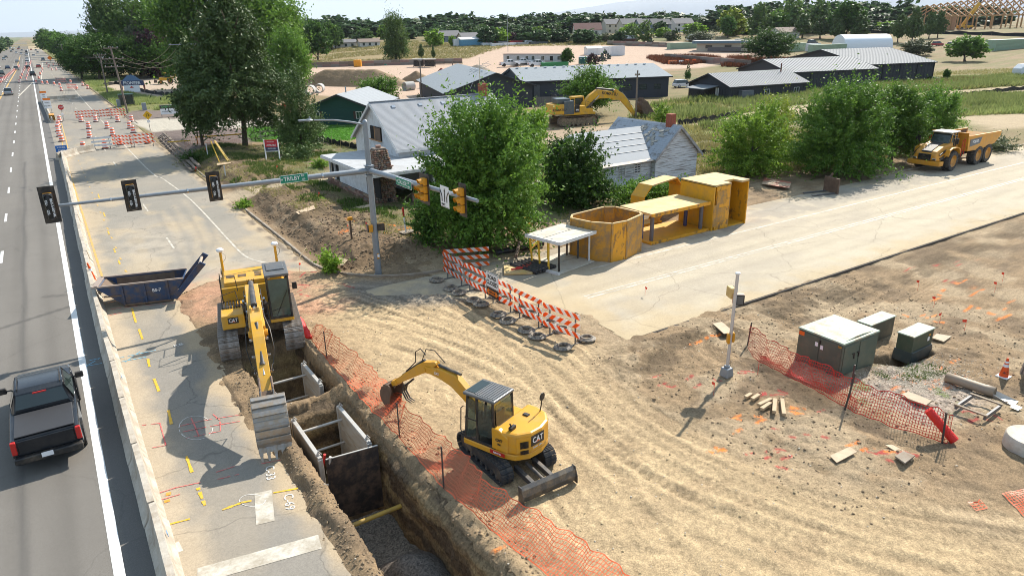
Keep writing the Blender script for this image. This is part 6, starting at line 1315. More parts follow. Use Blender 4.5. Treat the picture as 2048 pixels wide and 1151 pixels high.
for lv in range(2):
    b=MB(); b.box((0,0,.35+.72*lv),(1.3,1.3,.68),taper=.86)
    for k in range(8):
        for s in (-1,1): b.box((-.56+.16*k,s*.63,.33+.72*lv),(.07,.06,.66),(s*R(8),0,0)); b.box((s*.63,-.56+.16*k,.33+.72*lv),(.06,.07,.66),(0,-s*R(8),0))
    b.box((0,0,.70+.72*lv),(1.25,1.25,.05)); b.build('chamber',mk('grey_plastic_ribbed',(.33,.30,.27),.6,dirt=(.3,.22,.15),da=.5),ct)
M_PLY=mk('plywood',(.50,.38,.25),.75,var=.12,scale=6,dirt=(.3,.2,.12),da=.5,ds=2); M_WOOD=mk('timber_pale',(.48,.35,.21),.75,var=.15,scale=9,dirt=(.25,.17,.1),da=.5,ds=4)
def board(label,pts,th=.02,mt=M_PLY,name='plywood_sheet',lift=.05,cat='board',tilt=None):
    """flat sheet by its four corners on the ground"""
    q=[P(u,v) for u,v in pts]; zs=[max(hz(*a),-.3)+lift for a in q]; z=max(zs)
    if tilt: zs=[z+t_ for t_ in tilt]
    else: zs=[z]*4
    b=MB(); b.hexa([(a[0],a[1],zz) for a,zz in zip(q,zs)]+[(a[0],a[1],zz+th) for a,zz in zip(q,zs)]); return tag(b.build(name,mt),label,cat)
board('square of plywood flat on dirt, left of the short light pole',[(1424,655),(1443,652),(1468,673),(1447,676)])
board('pale board lying over a hole, right foreground',[(1658,919),(1698,901),(1713,911),(1672,933)])
board('long thin board on the spray-circled lump of concrete',[(1768,893),(1785,894),(1829,918),(1822,926)])
board('square concrete pad ringed with red paint',[(1788,921),(1805,911),(1828,920),(1808,935)],.05,M_CONC,'concrete_pad')
board('tan box lid behind the red mesh fence',[(1797,797),(1815,790),(1862,808),(1850,818)],.06,mk('lid_tan',(.36,.28,.18),.7),'box_lid')
board('flat tan slab beside the rear green cabinet',[(1864,672),(1874,664),(1904,669),(1888,680)],.05,mk('lid_tan',(.36,.28,.18),.7),'slab')
board('greenish glass pane flat on the dirt, right edge',[(2019,814),(2029,808),(2045,815),(2036,821)],.01,mk('pale_green_sheet',(.45,.5,.42),.4),'sheet')
board('plywood with red paint lying at the road edge below the shrubs',[(1523,374),(1528,361),(1582,371),(1578,383)],.03,mk('plywood_red',(.45,.33,.22),.7,dirt=(.45,.08,.05),da=.8,ds=.9,dlo=.5,dhi=.56))
board('small plywood square by the side road kerb, left of the pole',[(667,540),(678,526),(698,541),(688,553)],.02,M_PLY,tilt=[0,.0,.3,.3],lift=.1)
board('plywood sheet on the bank above the kerb',[(594,447),(630,433),(634,440),(600,452)],.02,M_PLY,lift=.08)
board('plywood sheet in the grass left of the tall pole',[(708,435),(742,427),(745,432),(722,437)],.02,M_PLY,lift=.08)
board('white meter pad at the foot of the red-capped marker',[(799,487),(824,482),(834,486),(810,492)],.05,M_CONC,'concrete_pad')
board('pale plank by the driveway edge',[(436,344),(464,341),(464,344),(438,348)],.04,M_WOOD,'plank')
for u0,v0,u1,v1,l in [(1490,800,1502,793,'red-ended timber block, far left of the scattered blocks'),(1503,806,1517,797,'second red-ended timber block'),(1516,818,1541,806,'third timber block of the scatter'),(1522,825,1540,813,'fourth timber block, beside the white rag'),(1547,832,1549,806,'upright-lying split timber of the scatter'),(1567,836,1563,805,'rightmost split timber of the scatter')]:
    a=P(u0,v0); c=P(u1,v1); L=math.dist(a,c); o=MB().box((0,0,.06),(L,.14,.11)).build('timber_block',M_WOOD,None,bevel=.008,loc=((a[0]+c[0])/2,(a[1]+c[1])/2,max(hz(*a),hz(*c))+.03),rz=math.atan2(c[1]-a[1],c[0]-a[0])); tag(o,l,'timber')
# survey flags, rags, litter
_fl=MB(); _fl.tube([(0,0,0),(0,0,.45)],.006,4); _fl.add([(0,0,.45),(.13,.02,.42),(.12,.0,.33),(0,0,.34)],[(0,1,2,3)]); _flm=_fl.mesh('survey_flag',mk('flag_red',(.85,.05,.02),.5,var=.05))
for u,v in [(1427,792),(1868,610),(1990,580),(1836,575),(1515,751),(556,355),(640,415),(582,382),(700,487),(735,484),(600,545),(415,320),(392,345),(813,362),(1290,590),(1880,640),(2005,560),(1660,700),(1930,655)]:
    x,y=P(u,v); tag(link('survey_flag',_flm,None,(x,y,hz(x,y)),random.uniform(0,6)),'tiny red survey flag on a wire pushed into the dirt','flag','red survey flags in the dirt').scale=(1.2,)*3
_st=[]
for k in range(4):
    b=MB(); bm=bmesh.new(); bmesh.ops.create_icosphere(bm,subdivisions=1,radius=1); rr=random.Random(k)
    b.add([tuple(c*(.7+.5*rr.random()) for c in v.co) for v in bm.verts],[tuple(v.index for v in f.verts) for f in bm.faces]); bm.free(); _st.append(b)
def rocks(name,label,n_,fn,mt,smin,smax,seed):
    rr=random.Random(seed); b=MB()
    for k in range(n_):
        x,y=fn(rr); s=smin+(smax-smin)*rr.random()**3; M=Matrix.Translation((x,y,hz(x,y)+s*.25))@Matrix.Rotation(rr.uniform(0,6),4,'Z')@Matrix.Diagonal((s,s*rr.uniform(.6,1),s*rr.uniform(.4,.8),1)); q=_st[k%4]; b.add(q.v,q.f,M)
    return tag(b.build(name,mt),label,'stones',kind='stuff')
M_ROCK=mk('clod_brown',(.23,.165,.10),.95,var=.3,scale=.8); M_ROCKP=mk('stone_pale',(.50,.43,.34),.9,var=.25,scale=.8)
rocks('clods','loose brown clods scattered over the worked dirt',4200,lambda r_:(r_.uniform(17,36),r_.uniform(-26,-13.3)),M_ROCK,.010,.065,1)
rocks('clods','brown clods along both rims of the open trench',3600,lambda r_:((r_.gauss(8.5,.5) if r_.random()<.55 else r_.gauss(5.25,.3)),r_.uniform(-23,-4)),M_ROCK,.010,.06,2)
rocks('clods','clods on the broken bank above the kerb',3600,lambda r_:(r_.uniform(12.7,19),r_.uniform(2.5,24)),mk('clod_bank',(.19,.13,.08),.95,var=.3,scale=.8),.015,.11,3)
rocks('pebbles','small pale stones scattered over the dirt',2600,lambda r_:(r_.uniform(4.6,34),r_.uniform(-26,4)),M_ROCKP,.010,.045,4)
rocks('pebbles','pale gravel bed round the small green cabinets',5200,lambda r_:(r_.gauss(27.2,1.1),r_.gauss(-22.0,.75)),M_ROCKP,.015,.04,5)
rocks('clods','sandy clods across the intersection dirt',1500,lambda r_:(r_.uniform(9,22),r_.uniform(-24,0)),mk('clod_tan',(.40,.31,.18),.95,var=.2,scale=.8),.010,.05,6)
# ================================================================ BUILDINGS
M_SHING=mk('grey_shingles',(.33,.34,.36),.85,var=.10,scale=14,dirt=(.27,.27,.27),da=.5,ds=1.1,bump=.01,bs=14)
M_SHINGB=mk('blue_grey_shingles',(.235,.265,.29),.85,var=.14,scale=6,dirt=(.16,.185,.2),da=.6,ds=2.5)
M_METR=mk('grey_metal_roof',(.21,.225,.24),.7,metal=0.,spec=.25,var=.05,scale=.5)
M_CHAR=mk('charcoal_siding',(.035,.040,.052),.7,var=.08,scale=1.2); M_CHAR2=mk('charcoal_metal_wall',(.032,.033,.040),.6,var=.06,scale=.8)
M_WSID=mk('white_siding',(.60,.61,.62),.7,var=.06,dirt=(.3,.26,.21),da=.6,ds=1.3,dlo=.5,dhi=.7)
M_PEEL=mk('peeling_white_boards',(.62,.65,.68),.85,var=.10,scale=2,dirt=(.20,.185,.17),da=.9,ds=2.4,stretch=(.22,.22,4.),dlo=.48,dhi=.60,bump=.02,bs=10)
M_GRNW=mk('dark_green_siding',(.006,.050,.040),.7,var=.1); M_BRICK=mk('red_brick',(.30,.085,.05),.9,var=.25,scale=9)
M_DARKIN=mk('dark_opening',(.012,.011,.010),.9); M_TRIM=mk('dark_trim',(.02,.02,.024),.6); M_WTRIM=mk('white_trim',(.62,.62,.61),.6,dirt=(.3,.25,.2),da=.3)
M_TANW=mk('beige_wall',(.52,.45,.35),.8,var=.06); M_CONT=mk('pale_green_container',(.27,.38,.27),.6,var=.08,dirt=(.3,.25,.18),da=.4); M_CREAM=mk('cream_house_wall',(.48,.45,.38),.8)
def window(t,face,u,z,w,h,L,D,frame=M_WTRIM,glass=M_GLASS):
    """frame with a recessed pane on the S (y=0), W (x=0) or E face"""
    if face=='S': loc,rz=(u,-.03,z),0
    elif face=='W': loc,rz=(-.03,u,z),R(-90)
    else: loc,rz=(L+.03,u,z),R(90)
    b=MB(); q=.07
    b.box((0,0,h/2),(w+2*q,.08,q)); b.box((0,0,-h/2),(w+2*q,.1,q)); b.box((-w/2-q/2,0,0),(q,.08,h)); b.box((w/2+q/2,0,0),(q,.08,h)); b.box((0,.0,0),(.04,.06,h))
    f=b.build('window',frame,t); f.location=loc; f.rotation_euler[2]=rz
    MB().box((0,.015,0),(w,.02,h)).build('pane',glass,f); return f
def roof_slab(t,name,mt,a,b_,c,d,th=.12,rows=0,seams=0,smat=None):
    """sloping slab a(eave0) b(eave1) c(ridge1) d(ridge0); courses or standing seams as real relief"""
    a,b_,c,d=[Vector(v) for v in (a,b_,c,d)]; n=(b_-a).cross(d-a).normalized(); 
    if n.z<0: n=-n
    o=MB().hexa([a-n*th,b_-n*th,c-n*th,d-n*th,a,b_,c,d]).build(name,mt,t)
    if rows:
        q=MB()
        for k in range(rows):
            f0,f1=k/rows,(k+1)/rows; p0,p1=a+(d-a)*f0,b_+(c-b_)*f0; p2,p3=b_+(c-b_)*f1,a+(d-a)*f1
            q.hexa([p0+n*.002,p1+n*.002,p2+n*.002,p3+n*.002,p0+n*.014,p1+n*.014,p2+n*.004,p3+n*.004])
        x=q.build('shingle_course',mt,o); x['kind']='stuff'
    if seams:
        q=MB()
        for k in range(seams+1):
            f0=k/seams; p0=a+(b_-a)*f0; p1=d+(c-d)*f0; s=(b_-a).normalized()*.03
            q.hexa([p0-s,p0+s,p1+s,p1-s,p0-s+n*.05,p0+s+n*.05,p1+s+n*.05,p1-s+n*.05])
        x=q.build('roof_seam',smat or mt,o); x['kind']='stuff'
    return o
def house(name,label,cat,loc,rz,L,D,ev,rg,wm,rm,over=.4,rows=0,seams=0,wins=(),axis='x',ev2=None,siding=0,trim=M_TRIM,pf=.5,ribs=0,group=None,trimw=True):
    """gabled block: front wall on y=0, ridge along x (axis 'x') or along y (axis 'y')"""
    t=thing(name,label,cat,loc,rz,group); e2=ev if ev2 is None else ev2
    if axis=='x': pr=[(0,0),(0,ev),(D*pf,rg),(D,e2),(D,0)]; w=MB().prism(pr,0,L,'yz').build('wall',wm,t)
    else: pr=[(0,0),(0,ev),(L*pf,rg),(L,e2),(L,0)]; w=MB().prism(pr,0,D,'xz').build('wall',wm,t)
    s1=(rg-ev)/( (D if axis=='x' else L)*pf ); s2=(rg-e2)/((D if axis=='x' else L)*(1-pf)); lf=.14
    if axis=='x':
        roof_slab(t,'roof',rm,(-over,-over,ev-over*s1+lf),(L+over,-over,ev-over*s1+lf),(L+over,D*pf,rg+lf),(-over,D*pf,rg+lf),rows=rows,seams=seams)
        roof_slab(t,'roof',rm,(L+over,D+over,e2-over*s2+lf-.003),(-over,D+over,e2-over*s2+lf-.003),(-over,D*pf+.02,rg+lf-.003),(L+over,D*pf+.02,rg+lf-.003),rows=rows//2,seams=0)
        if trimw:
            b=MB(); b.box((L/2,-over-.03,ev-over*s1+.02),(L+2*over,.08,.2)); 
            for x in (-over-.03,L+over+.03):
                for (ya,za,yb2,zb) in ((-over,ev-over*s1,D*pf,rg),(D*pf,rg,D+over,e2-over*s2)): b.hexa([(x-.03,ya,za-.12),(x+.03,ya,za-.12),(x+.03,yb2,zb-.12),(x-.03,yb2,zb-.12),(x-.03,ya,za+.12),(x+.03,ya,za+.12),(x+.03,yb2,zb+.12),(x-.03,yb2,zb+.12)])
            b.build('fascia',trim,t)
    else:
        roof_slab(t,'roof',rm,(-over,D+over,ev-over*s1+lf),(-over,-over,ev-over*s1+lf),(L*pf,-over,rg+lf),(L*pf,D+over,rg+lf),rows=rows,seams=seams)
        roof_slab(t,'roof',rm,(L+over,-over,e2-over*s2+lf-.003),(L+over,D+over,e2-over*s2+lf-.003),(L*pf+.02,D+over,rg+lf-.003),(L*pf+.02,-over,rg+lf-.003),rows=rows,seams=seams)
        if trimw:
            b=MB()
            for y in (-over-.03,):
                for (xa,za,xb,zb) in ((-over,ev-over*s1,L*pf,rg),(L*pf,rg,L+over,e2-over*s2)): b.hexa([(xa,y-.03,za-.14),(xb,y-.03,zb-.14),(xb,y+.03,zb-.14),(xa,y+.03,za-.14),(xa,y-.03,za+.12),(xb,y-.03,zb+.12),(xb,y+.03,zb+.12),(xa,y+.03,za+.12)])
            b.build('fascia',trim,t)
    if siding:
        q=MB(); n_=int(ev/siding)
        for k in range(n_):
            z0=k*siding; q.hexa([(0,-.004,z0),(L,-.004,z0),(L,-.0,z0),(0,0,z0),(0,-.004,z0+siding),(L,-.004,z0+siding),(L,0,z0+siding),(0,0,z0+siding)]) if 0 else q.add([(0,-.035,z0),(L,-.035,z0),(L,-.008,z0+siding),(0,-.008,z0+siding),(0,-.008,z0),(L,-.008,z0)],[(0,1,2,3),(0,4,5,1)])
            q.add([(-.035,0,z0),(-.035,D,z0),(-.008,D,z0+siding),(-.008,0,z0+siding),(-.008,0,z0),(-.008,D,z0)],[(3,2,1,0),(1,5,4,0)])
        x=q.build('siding_board',wm,w); x['kind']='stuff'
    if ribs:
        q=MB(); n_=int(L/ribs)
        for k in range(n_+1): q.box((k*L/n_,-.02,ev/2),(.06,.04,ev-.02))
        n_=int(D/ribs)
        for k in range(n_+1): q.box((-.02,k*D/n_,ev/2),(.04,.06,ev-.02))
        x=q.build('wall_rib',wm,w); x['kind']='stuff'
    for wd in wins: window(t,*wd[:5],L,D,*(wd[5:] if len(wd)>5 else ()))
    return t
# ---- the white house behind the signal pole
wh=house('white_house','white gabled house with a pale grey shingle roof behind the signal pole','house',(24.9,20.6,0),0,11.9,9.6,3.7,6.95,M_WSID,M_SHING,.35,rows=44,siding=.22,trim=M_WTRIM)
b=MB(); b.box((-.05,4.5,4.45),(.12,2.3,1.15)); op=b.build('gable_opening',M_DARKIN,wh); MB().box((-.13,3.95,4.45),(.04,1.15,1.05)).build('boarded_panel',mk('brown_board',(.14,.09,.06),.8),op); b=MB(); b.box((-.14,4.6,4.45),(.06,.10,1.15)); b.box((-.16,4.5,3.86),(.14,2.5,.08)); b.build('window_frame',mk('raw_wood',(.40,.22,.10),.8),op)
for x in (1.6,4.2,6.5,8.9):
    MB().box((x,4.1,6.62),(.34,.34,.14),(R(35),0,0)).build('roof_vent',M_CHROME,wh)
q=MB()
for k in range(24): q.box((.5*k-.1,4.8,7.12),(.46,.26,.05))
q.build('ridge_cap',M_SHING,wh)['kind']='stuff'
b=MB(); b.box((11.2,4.8,7.3),(.7,.7,1.5)); ch=b.build('brick_chimney',M_BRICK,wh,bevel=.01)
an=MB(); an.tube([(11.2,5.3,7.5),(11.2,5.3,10.4)],.03,5)
for z,l in ((9.3,1.3),(9.6,1.1)): an.tube([(11.2-l,5.3,z-.5),(11.2+l,5.3,z+.4)],.018,4)
for k in range(5): an.tube([(10.5+.35*k,4.6,9.1+.17*k),(10.5+.35*k,6.0,9.1+.17*k)],.012,4)
an.tube([(10.1,5.3,7.6),(11.2,5.3,9.4)],.015,4); an.build('tv_antenna',M_CHROME,wh)
# flat-roofed porch wrapped round the south and west
pc=thing('porch','low flat-roofed porch with white panels above a stone wall, fronting the white house','porch',(20.35,15.4,0))
b=MB(); b.box((2.15,5.2,2.86),(4.9,11.2,.14)); b.box((10.2,2.4,2.86),(11.3,5.6,.139)); b.build('porch_roof',mk('roll_roofing',(.42,.43,.44),.85,var=.1,dirt=(.28,.27,.26),da=.6,ds=1.2),pc,bevel=.01)
b=MB(); b.box((-.32,5.2,2.78),(.05,11.3,.2)); b.box((7.7,-.43,2.78),(16.2,.05,.2)); b.build('fascia',M_WTRIM,pc)
b=MB(); b.box((.3,5.0,1.85),(.12,6.0,1.7)); b.build('white_panel',mk('white_panel',(.62,.63,.64),.7,dirt=(.35,.3,.25),da=.4,ds=1),pc); b=MB(); b.box((.5,9.3,1.8),(.1,2.4,1.7)); b.box((.5,.9,1.8),(.1,1.9,1.7)); b.box((10.5,.6,1.9),(9.0,.1,1.6)); b.build('dark_opening',M_DARKIN,pc)
for y in (8.1,9.3,10.5): MB().box((.34,y,1.85),(.14,.16,1.75)).build('post',M_WTRIM,pc)
for x in (5.2,6.6,8.5,10.8,13.4): MB().box((x,.35,1.85),(.16,.14,1.75)).build('post',M_WTRIM,pc)
M_STONE=[mk('stone_%d'%i if 0 else ['stone_red','stone_tan','stone_grey','stone_pink'][i],c,.9,var=.25,scale=2) for i,c in enumerate([(.20,.105,.07),(.30,.21,.14),(.22,.18,.15),(.34,.20,.15)])]
rr=random.Random(3)
def stone_wall(parent,x0,y0,x1,y1,z1,w_,h_,d=.14,face=-1,z0=0.,nmax=300):
    """coursed stones, each a piece of its own"""
    L=math.hypot(x1-x0,y1-y0); a=math.atan2(y1-y0,x1-x0); z=z0; k=0; row=0
    MB().box(((x0+x1)/2,(y0+y1)/2,(z1+z0)/2),(L-.02,d*.8,z1-z0-.02),(0,0,a)).build('mortar',mk('mortar',(.20,.16,.13),.95),parent)
    while z<z1-.02 and k<nmax:
        u=-(row%2)*w_*.4; 
        while u<L-.02:
            w=w_*rr.uniform(.6,1.4); u0=max(u,0); u1=min(u+w,L)
            if u1-u0>.04:
                b=MB(); c=(u0+u1)/2; h=h_*rr.uniform(.82,.97); e=rr.uniform(0,.035)
                b.box((x0+math.cos(a)*c,y0+math.sin(a)*c,z+h_/2),(u1-u0-.02,d+e*2,h),(0,0,a)); b.build('stone',M_STONE[rr.choice([0,0,1,2,3])],parent); k+=1
            u+=w
        z+=h_; row+=1
stone_wall(pc,.25,11.0,.25,1.6,.95,.62,.16); stone_wall(pc,3.2,.3,9,.3,.95,.62,.16,nmax=80)
_cx,_cy=P(749,405,.5); st=thing('stone_chimney','broad chimney of rough brown stones rising beside the porch','chimney',(_cx,_cy-.05,.25))
b=MB(); b.prism([(0.05,0),(.2,3.3),(.35,4.2),(1.35,4.2),(1.62,3.0),(1.80,0)],.05,.85); b.build('core',mk('mortar_dark',(.16,.12,.09),.95),st)
rr=random.Random(9); q=[MB() for _ in range(4)]
for z in np.arange(0.05,4.2,.15):
    f=z/4.2; xl=.05+.28*f; xr=1.82-.42*f*f-.05
    u=xl
    while u<xr:
        w=rr.uniform(.14,.30); b=_st[rr.randrange(4)]; s=(w*.62,.12,.095)
        for (x,y) in ((u+w/2,.03),): M=Matrix.Translation((x,y+rr.uniform(-.04,.03),z+rr.uniform(-.02,.02)))@Matrix.Diagonal((*s,1)); q[rr.choice([0,0,1,1,2,3])].add(b.v,b.f,M)
        u+=w
    v=.05
    while v<.85:
        w=rr.uniform(.16,.28); b=_st[rr.randrange(4)]
        q[rr.choice([0,0,1,2])].add(b.v,b.f,Matrix.Translation((xl,v+w/2,z))@Matrix.Diagonal((.12,w*.62,.095,1))); q[rr.choice([0,1,2])].add(b.v,b.f,Matrix.Translation((xr,v+w/2,z))@Matrix.Diagonal((.12,w*.62,.095,1))); v+=w
for i,m_ in enumerate(q): m_.build('rough_stone',M_STONE[i],st)['kind']='stuff'
MB().box((.85,.45,4.25),(.95,.7,.12)).build('cap',M_STONE[2],st,bevel=.02); MB().lathe([(.2,0),(.22,.2)],12,(.85,.45,4.3)).build('flue',M_STONE[3],st,True); MB().box((1.2,-.1,.35),(.25,.1,.22)).build('ash_door',M_DARKIN,st)
# ---- the peeling old house
og=house('old_house','old gabled house with peeling white boards and a broken grey roof','house',(42.5,8.5,0),0,4.9,7.2,2.7,4.95,M_PEEL,mk('worn_shingles',(.34,.37,.41),.9,var=.15,scale=5,dirt=(.17,.16,.15),da=.8,ds=1.2,dlo=.53,dhi=.60),.35,rows=18,axis='y',trim=mk('weathered_fascia',(.38,.38,.39),.8,dirt=(.1,.09,.08),da=.8,ds=2))
b=MB()
for k in range(20): z=.05+k*.2; hw=2.45 if z<2.7 else 2.45*(4.9-z)/2.2; b.add([(2.45-hw,-.04,z),(2.45+hw,-.04,z),(2.45+hw,-.01,z+.2),(2.45-hw,-.01,z+.2),(2.45-hw,-.01,z),(2.45+hw,-.01,z)],[(0,1,2,3),(0,4,5,1)]) if hw>.2 else None
b.build('siding_board',M_PEEL,og)['kind']='stuff'
MB().box((2.45,.9,5.3),(.6,.6,1.2)).build('brick_chimney',M_BRICK,og,bevel=.01)
q=MB()
for k in range(60):
    u=rr.uniform(.4,2.0); y=rr.uniform(.6,4.4); z=2.7+(u)/2.45*2.25+.2; q.box((u-.0,y,z),(.22,.3,.02),(0,-R(42)+rr.uniform(-.3,.3),rr.uniform(-.3,.3)))
q.build('loose_shingle',mk('loose_shingle',(.35,.33,.29),.9,var=.3),og)['kind']='stuff'
ow=house('old_house_wing','low white wing with a flat grey metal roof, left of the peeling gable','house',(36.9,9.0,0),0,7.1,7.0,2.6,4.5,M_PEEL,mk('pale_roof_sheet',(.37,.385,.40),.8,spec=.2,var=.06,scale=.6),.3,axis='x',seams=0,trim=M_WTRIM)
q=MB()
for k in range(1,5): z=2.6+k*.30; y=3.4*(k/5); q.box((3.5,y,2.6+y*.543+.17),(7.4,.04,.03),(R(28.5),0,0))
q.build('roof_seam',mk('seam_dark',(.3,.31,.32),.6),ow)['kind']='stuff'
b=MB()
for k in range(13): z=.05+k*.195; b.add([(0,-.04,z),(5.55,-.04,z),(5.55,-.01,z+.195),(0,-.01,z+.195),(0,-.01,z),(5.55,-.01,z)],[(0,1,2,3),(0,4,5,1)])
b.build('siding_board',M_PEEL,ow)['kind']='stuff'
MB().box((2.8,-.35,2.55),(6.1,.75,.03),(R(14),0,0)).build('eave_sheet',mk('bleached_sheet',(.60,.53,.46),.8,dirt=(.3,.2,.12),da=.5,ds=2),ow); 
window(ow,'S',2.35,1.75,.62,.8,5.55,6,M_WTRIM,mk('boarded_grey',(.2,.21,.2),.7)); window(ow,'S',4.05,1.85,.62,.75,5.55,6,M_WTRIM,M_DARKIN)
stone_wall(ow,0,-.12,5.5,-.12,.42,.5,.14,nmax=60)
# ---- the green house
gh=house('green_house','dark green house with light grey roof beyond the bright lawn','house',(33,69.3,0),R(-40.9),8.9,13,2.7,4.35,M_GRNW,mk('light_shingles',(.30,.32,.34),.85,var=.1),.5,rows=14,axis='y',siding=.25,wins=[('S',1.0,1.55,.8,.95),('S',7.4,1.55,.8,.95)],trim=M_TRIM)
for x in (.35,1.65,6.75,8.05): MB().box((x,-.06,1.55),(.35,.05,1.05)).build('shutter',mk('brown_shutter',(.06,.03,.025),.7),gh)
MB().tube([(4.6,3,4.2),(4.6,3,5.3)],.10,8).build('vent_pipe',M_GALV,gh)
MB().box((11.1,5,2.25),(4.5,7,.12)).build('porch_roof',mk('light_shingles2',(.30,.32,.34),.85),gh); MB().box((10.8,5.2,1.1),(3.6,6,2.2)).build('side_room',M_GRNW,gh)
# ---- the long charcoal building: gable wing and long wing
A_=R(-18.7); ca,sa=math.cos(A_),math.sin(A_)
def UV(u,v): return (u*ca-v*sa,u*sa+v*ca)
d1=house('charcoal_hall','charcoal gabled wing with blue-grey shingle roof, left end of the long dark building','building',(*UV(30.6,85.5),0),A_,14.6,34,3.1,5.9,M_CHAR,M_SHINGB,.6,axis='y',ev2=3.9,pf=.57,siding=.3)
d2=house('charcoal_hall','long low charcoal wing with a row of roof vents and three black windows','building',(*UV(45.2,90.7),0),A_,27.6,16,4.05,5.85,M_CHAR,M_SHINGB,.5,axis='x',siding=.3,wins=[('S',7.5,2.2,1.3,.9,M_TRIM),('S',19.6,2.3,1.4,.9,M_TRIM),('S',22.5,2.3,1.4,.9,M_TRIM),('S',25.4,2.3,1.3,.9,M_TRIM)])
for k in range(15): MB().box((.8+1.8*k,7.3,5.98),(.45,.35,.16)).build('roof_vent',M_WHITE,d2)
for k in range(4): MB().box((7.6,3+4.4*k,5.98),(.35,.45,.16)).build('roof_vent',M_WHITE,d1)
b=MB(); b.box((2.3,-.1,1.8),(1.1,.2,3.2)); b.build('metal_door',mk('grey_door',(.07,.08,.09),.4),d2); MB().lathe([(.45,-.06),(.45,0)],16,(8.3,-.08,4.5),axis='y').build('satellite_dish',M_CHAR,d1,True)
MB().box((5.0,-1.5,.9),(.06,3,1.8)).build('side_fence',mk('grey_fence_wood',(.17,.16,.15),.9),d2)
fn=thing('wood_fence','weathered grey board fence behind the far excavator','fence',(*UV(45.8,86.0),0),A_-R(14))
for k in range(38): MB().box((k*.32,0,.9),(.29,.03,1.8)).build('fence_board',mk('grey_fence_wood',(.17,.16,.15),.9),fn)
# ---- three charcoal metal sheds stepping up to the right
B_=R(-14.5)
s1=house('metal_shed','small charcoal shed with ribbed grey roof, lowest of three','shed',(99.6,49.6,0),B_+R(6),17.5,11,2.75,4.6,M_CHAR2,M_METR,.4,seams=34,wins=[('S',8.3,1.5,1.1,.9),('S',15.2,1.5,1.1,.9),('W',3.2,1.5,.9,1.9,M_TRIM,M_WHITE)],ribs=.6)
s2=house('metal_shed','middle charcoal metal shed with ribbed grey roof','shed',(118.4,52.0,0),B_,20.5,15.5,4.1,6.1,M_CHAR2,M_METR,.3,seams=30,ribs=.8)
s3=house('metal_shed','tallest charcoal metal shed, right end of three','shed',(143.6,52.4,0),B_,18.4,26.5,4.4,7.0,M_CHAR2,M_METR,.3,seams=26,ribs=.8)
for t_,L_,h_ in ((s2,20.5,4.1),(s3,18.4,4.4)):
    for k in range(5): MB().box((k*L_/4.02,-.06,h_/2),(.16,.1,h_)).build('wall_post',M_TRIM,t_)
b=MB(); b.tube([(15.5,4.5,4.2),(15.5,4.5,5.9)],.12,8); b.build('stove_pipe',mk('rust_pipe',(.12,.05,.03),.8),s1); MB().box((-1.6,5.5,2.5),(3.4,5,.12),(0,-.12,0)).build('lean_to',M_METR,s1); b=MB(); b.box((3.2,-.5,1.05),(2.6,.9,2.0)); b.build('equipment_box',mk('grey_box',(.12,.13,.15),.5),s1)
# ---- far buildings
x,y=PG(1690,103); x2,y2=PG(1785,99)
qn=thing('quonset_shelter','white fabric shelter with a curved roof behind the sheds','shelter',(x,y,float(hill(x,y))),math.atan2(y2-y,x2-x)); L_=math.dist((x,y),(x2,y2)); b=MB(); pr=[]
for k in range(13): a=PI*k/12; pr.append((6-6*math.cos(a),5.6*math.sin(a)**.75))
b.prism(pr,0,L_,'yz'); b.build('fabric_cover',mk('white_fabric',(.72,.75,.78),.6,var=.02),qn,True)
x,y=PG(1007,128); x2,y2=PG(1128,130); L_=math.dist((x,y),(x2,y2))
tl=thing('office_trailer','long white office trailer with brown roof edge in the pink gravel yard','trailer',(x,y,float(hill(x,y))),math.atan2(y2-y,x2-x)); MB().box((L_/2,2,1.8),(L_,4,2.8)).build('wall',mk('white_trailer',(.50,.49,.48),.7),tl); MB().box((L_/2,2,3.25),(L_+.4,4.4,.16)).build('roof',mk('brown_roof',(.2,.13,.1),.8),tl); MB().box((L_/2,2,.25),(L_-.2,3.9,.5)).build('skirting',M_CHAR,tl)
for f in (.08,.25,.4,.5,.66,.92): window(tl,'S',L_*f,2.0,1.1,1.3,L_,4)
MB().box((L_*.80,-.04,1.5),(1.1,.08,2.2)).build('door',M_DARKIN,tl); b=MB(); b.box((L_*.8,-1.0,.35),(3,1.8,.1)); b.box((L_*.8,-1.9,.8),(3,.06,.9)); b.build('step_deck',mk('deck_grey',(.3,.28,.26),.8),tl)
for u,v,a,l in [(1008,133,-22,'white work pickup, leftmost of three by the trailer'),(1044,131,-24,'white work pickup with toolboxes, middle of three by the trailer'),(1064,134,-22,'small white work pickup, rightmost of three by the trailer')]:
    x,y=PG(u+12,v); 
    if 'middle' in l: y+=3
    pickup('pickup_truck',l,'pickup',(x,y,float(hill(x,y))),R(a),P_WHITE,cover=False,detail=False,group='white pickups by the office trailer').scale=(1.15,)*3
x,y=PG(1085,134); db=thing('dumpster','long low green dumpster by the trailer','dumpster',(x,y,float(hill(x,y))),R(-22)); MB().box((4,0,.7),(9,2.4,1.4),taper=1.03).build('bin',mk('green_bin',(.02,.20,.06),.5),db)
for k,(u,l) in enumerate([(1161,'left'),(1168,'middle'),(1176,'right')]):
    x,y=PG(u,128); pt=thing('portable_toilet',l+' one of three dark green portable toilets','portable toilet',(x,y,float(hill(x,y))),R(-25)); MB().box((0,0,1.1),(1.15,1.15,2.2)).build('cabin',mk('toilet_green',(.01,.12,.10),.5),pt); MB().box((0,0,2.28),(1.2,1.2,.2),taper=.7).build('roof',M_WHITE,pt); MB().box((0,-.59,1.05),(.75,.03,1.8)).build('door',mk('toilet_door',(.01,.10,.085),.5),pt); MB().box((0,-.61,1.75),(.3,.02,.2)).build('notice',M_WHITE,pt)
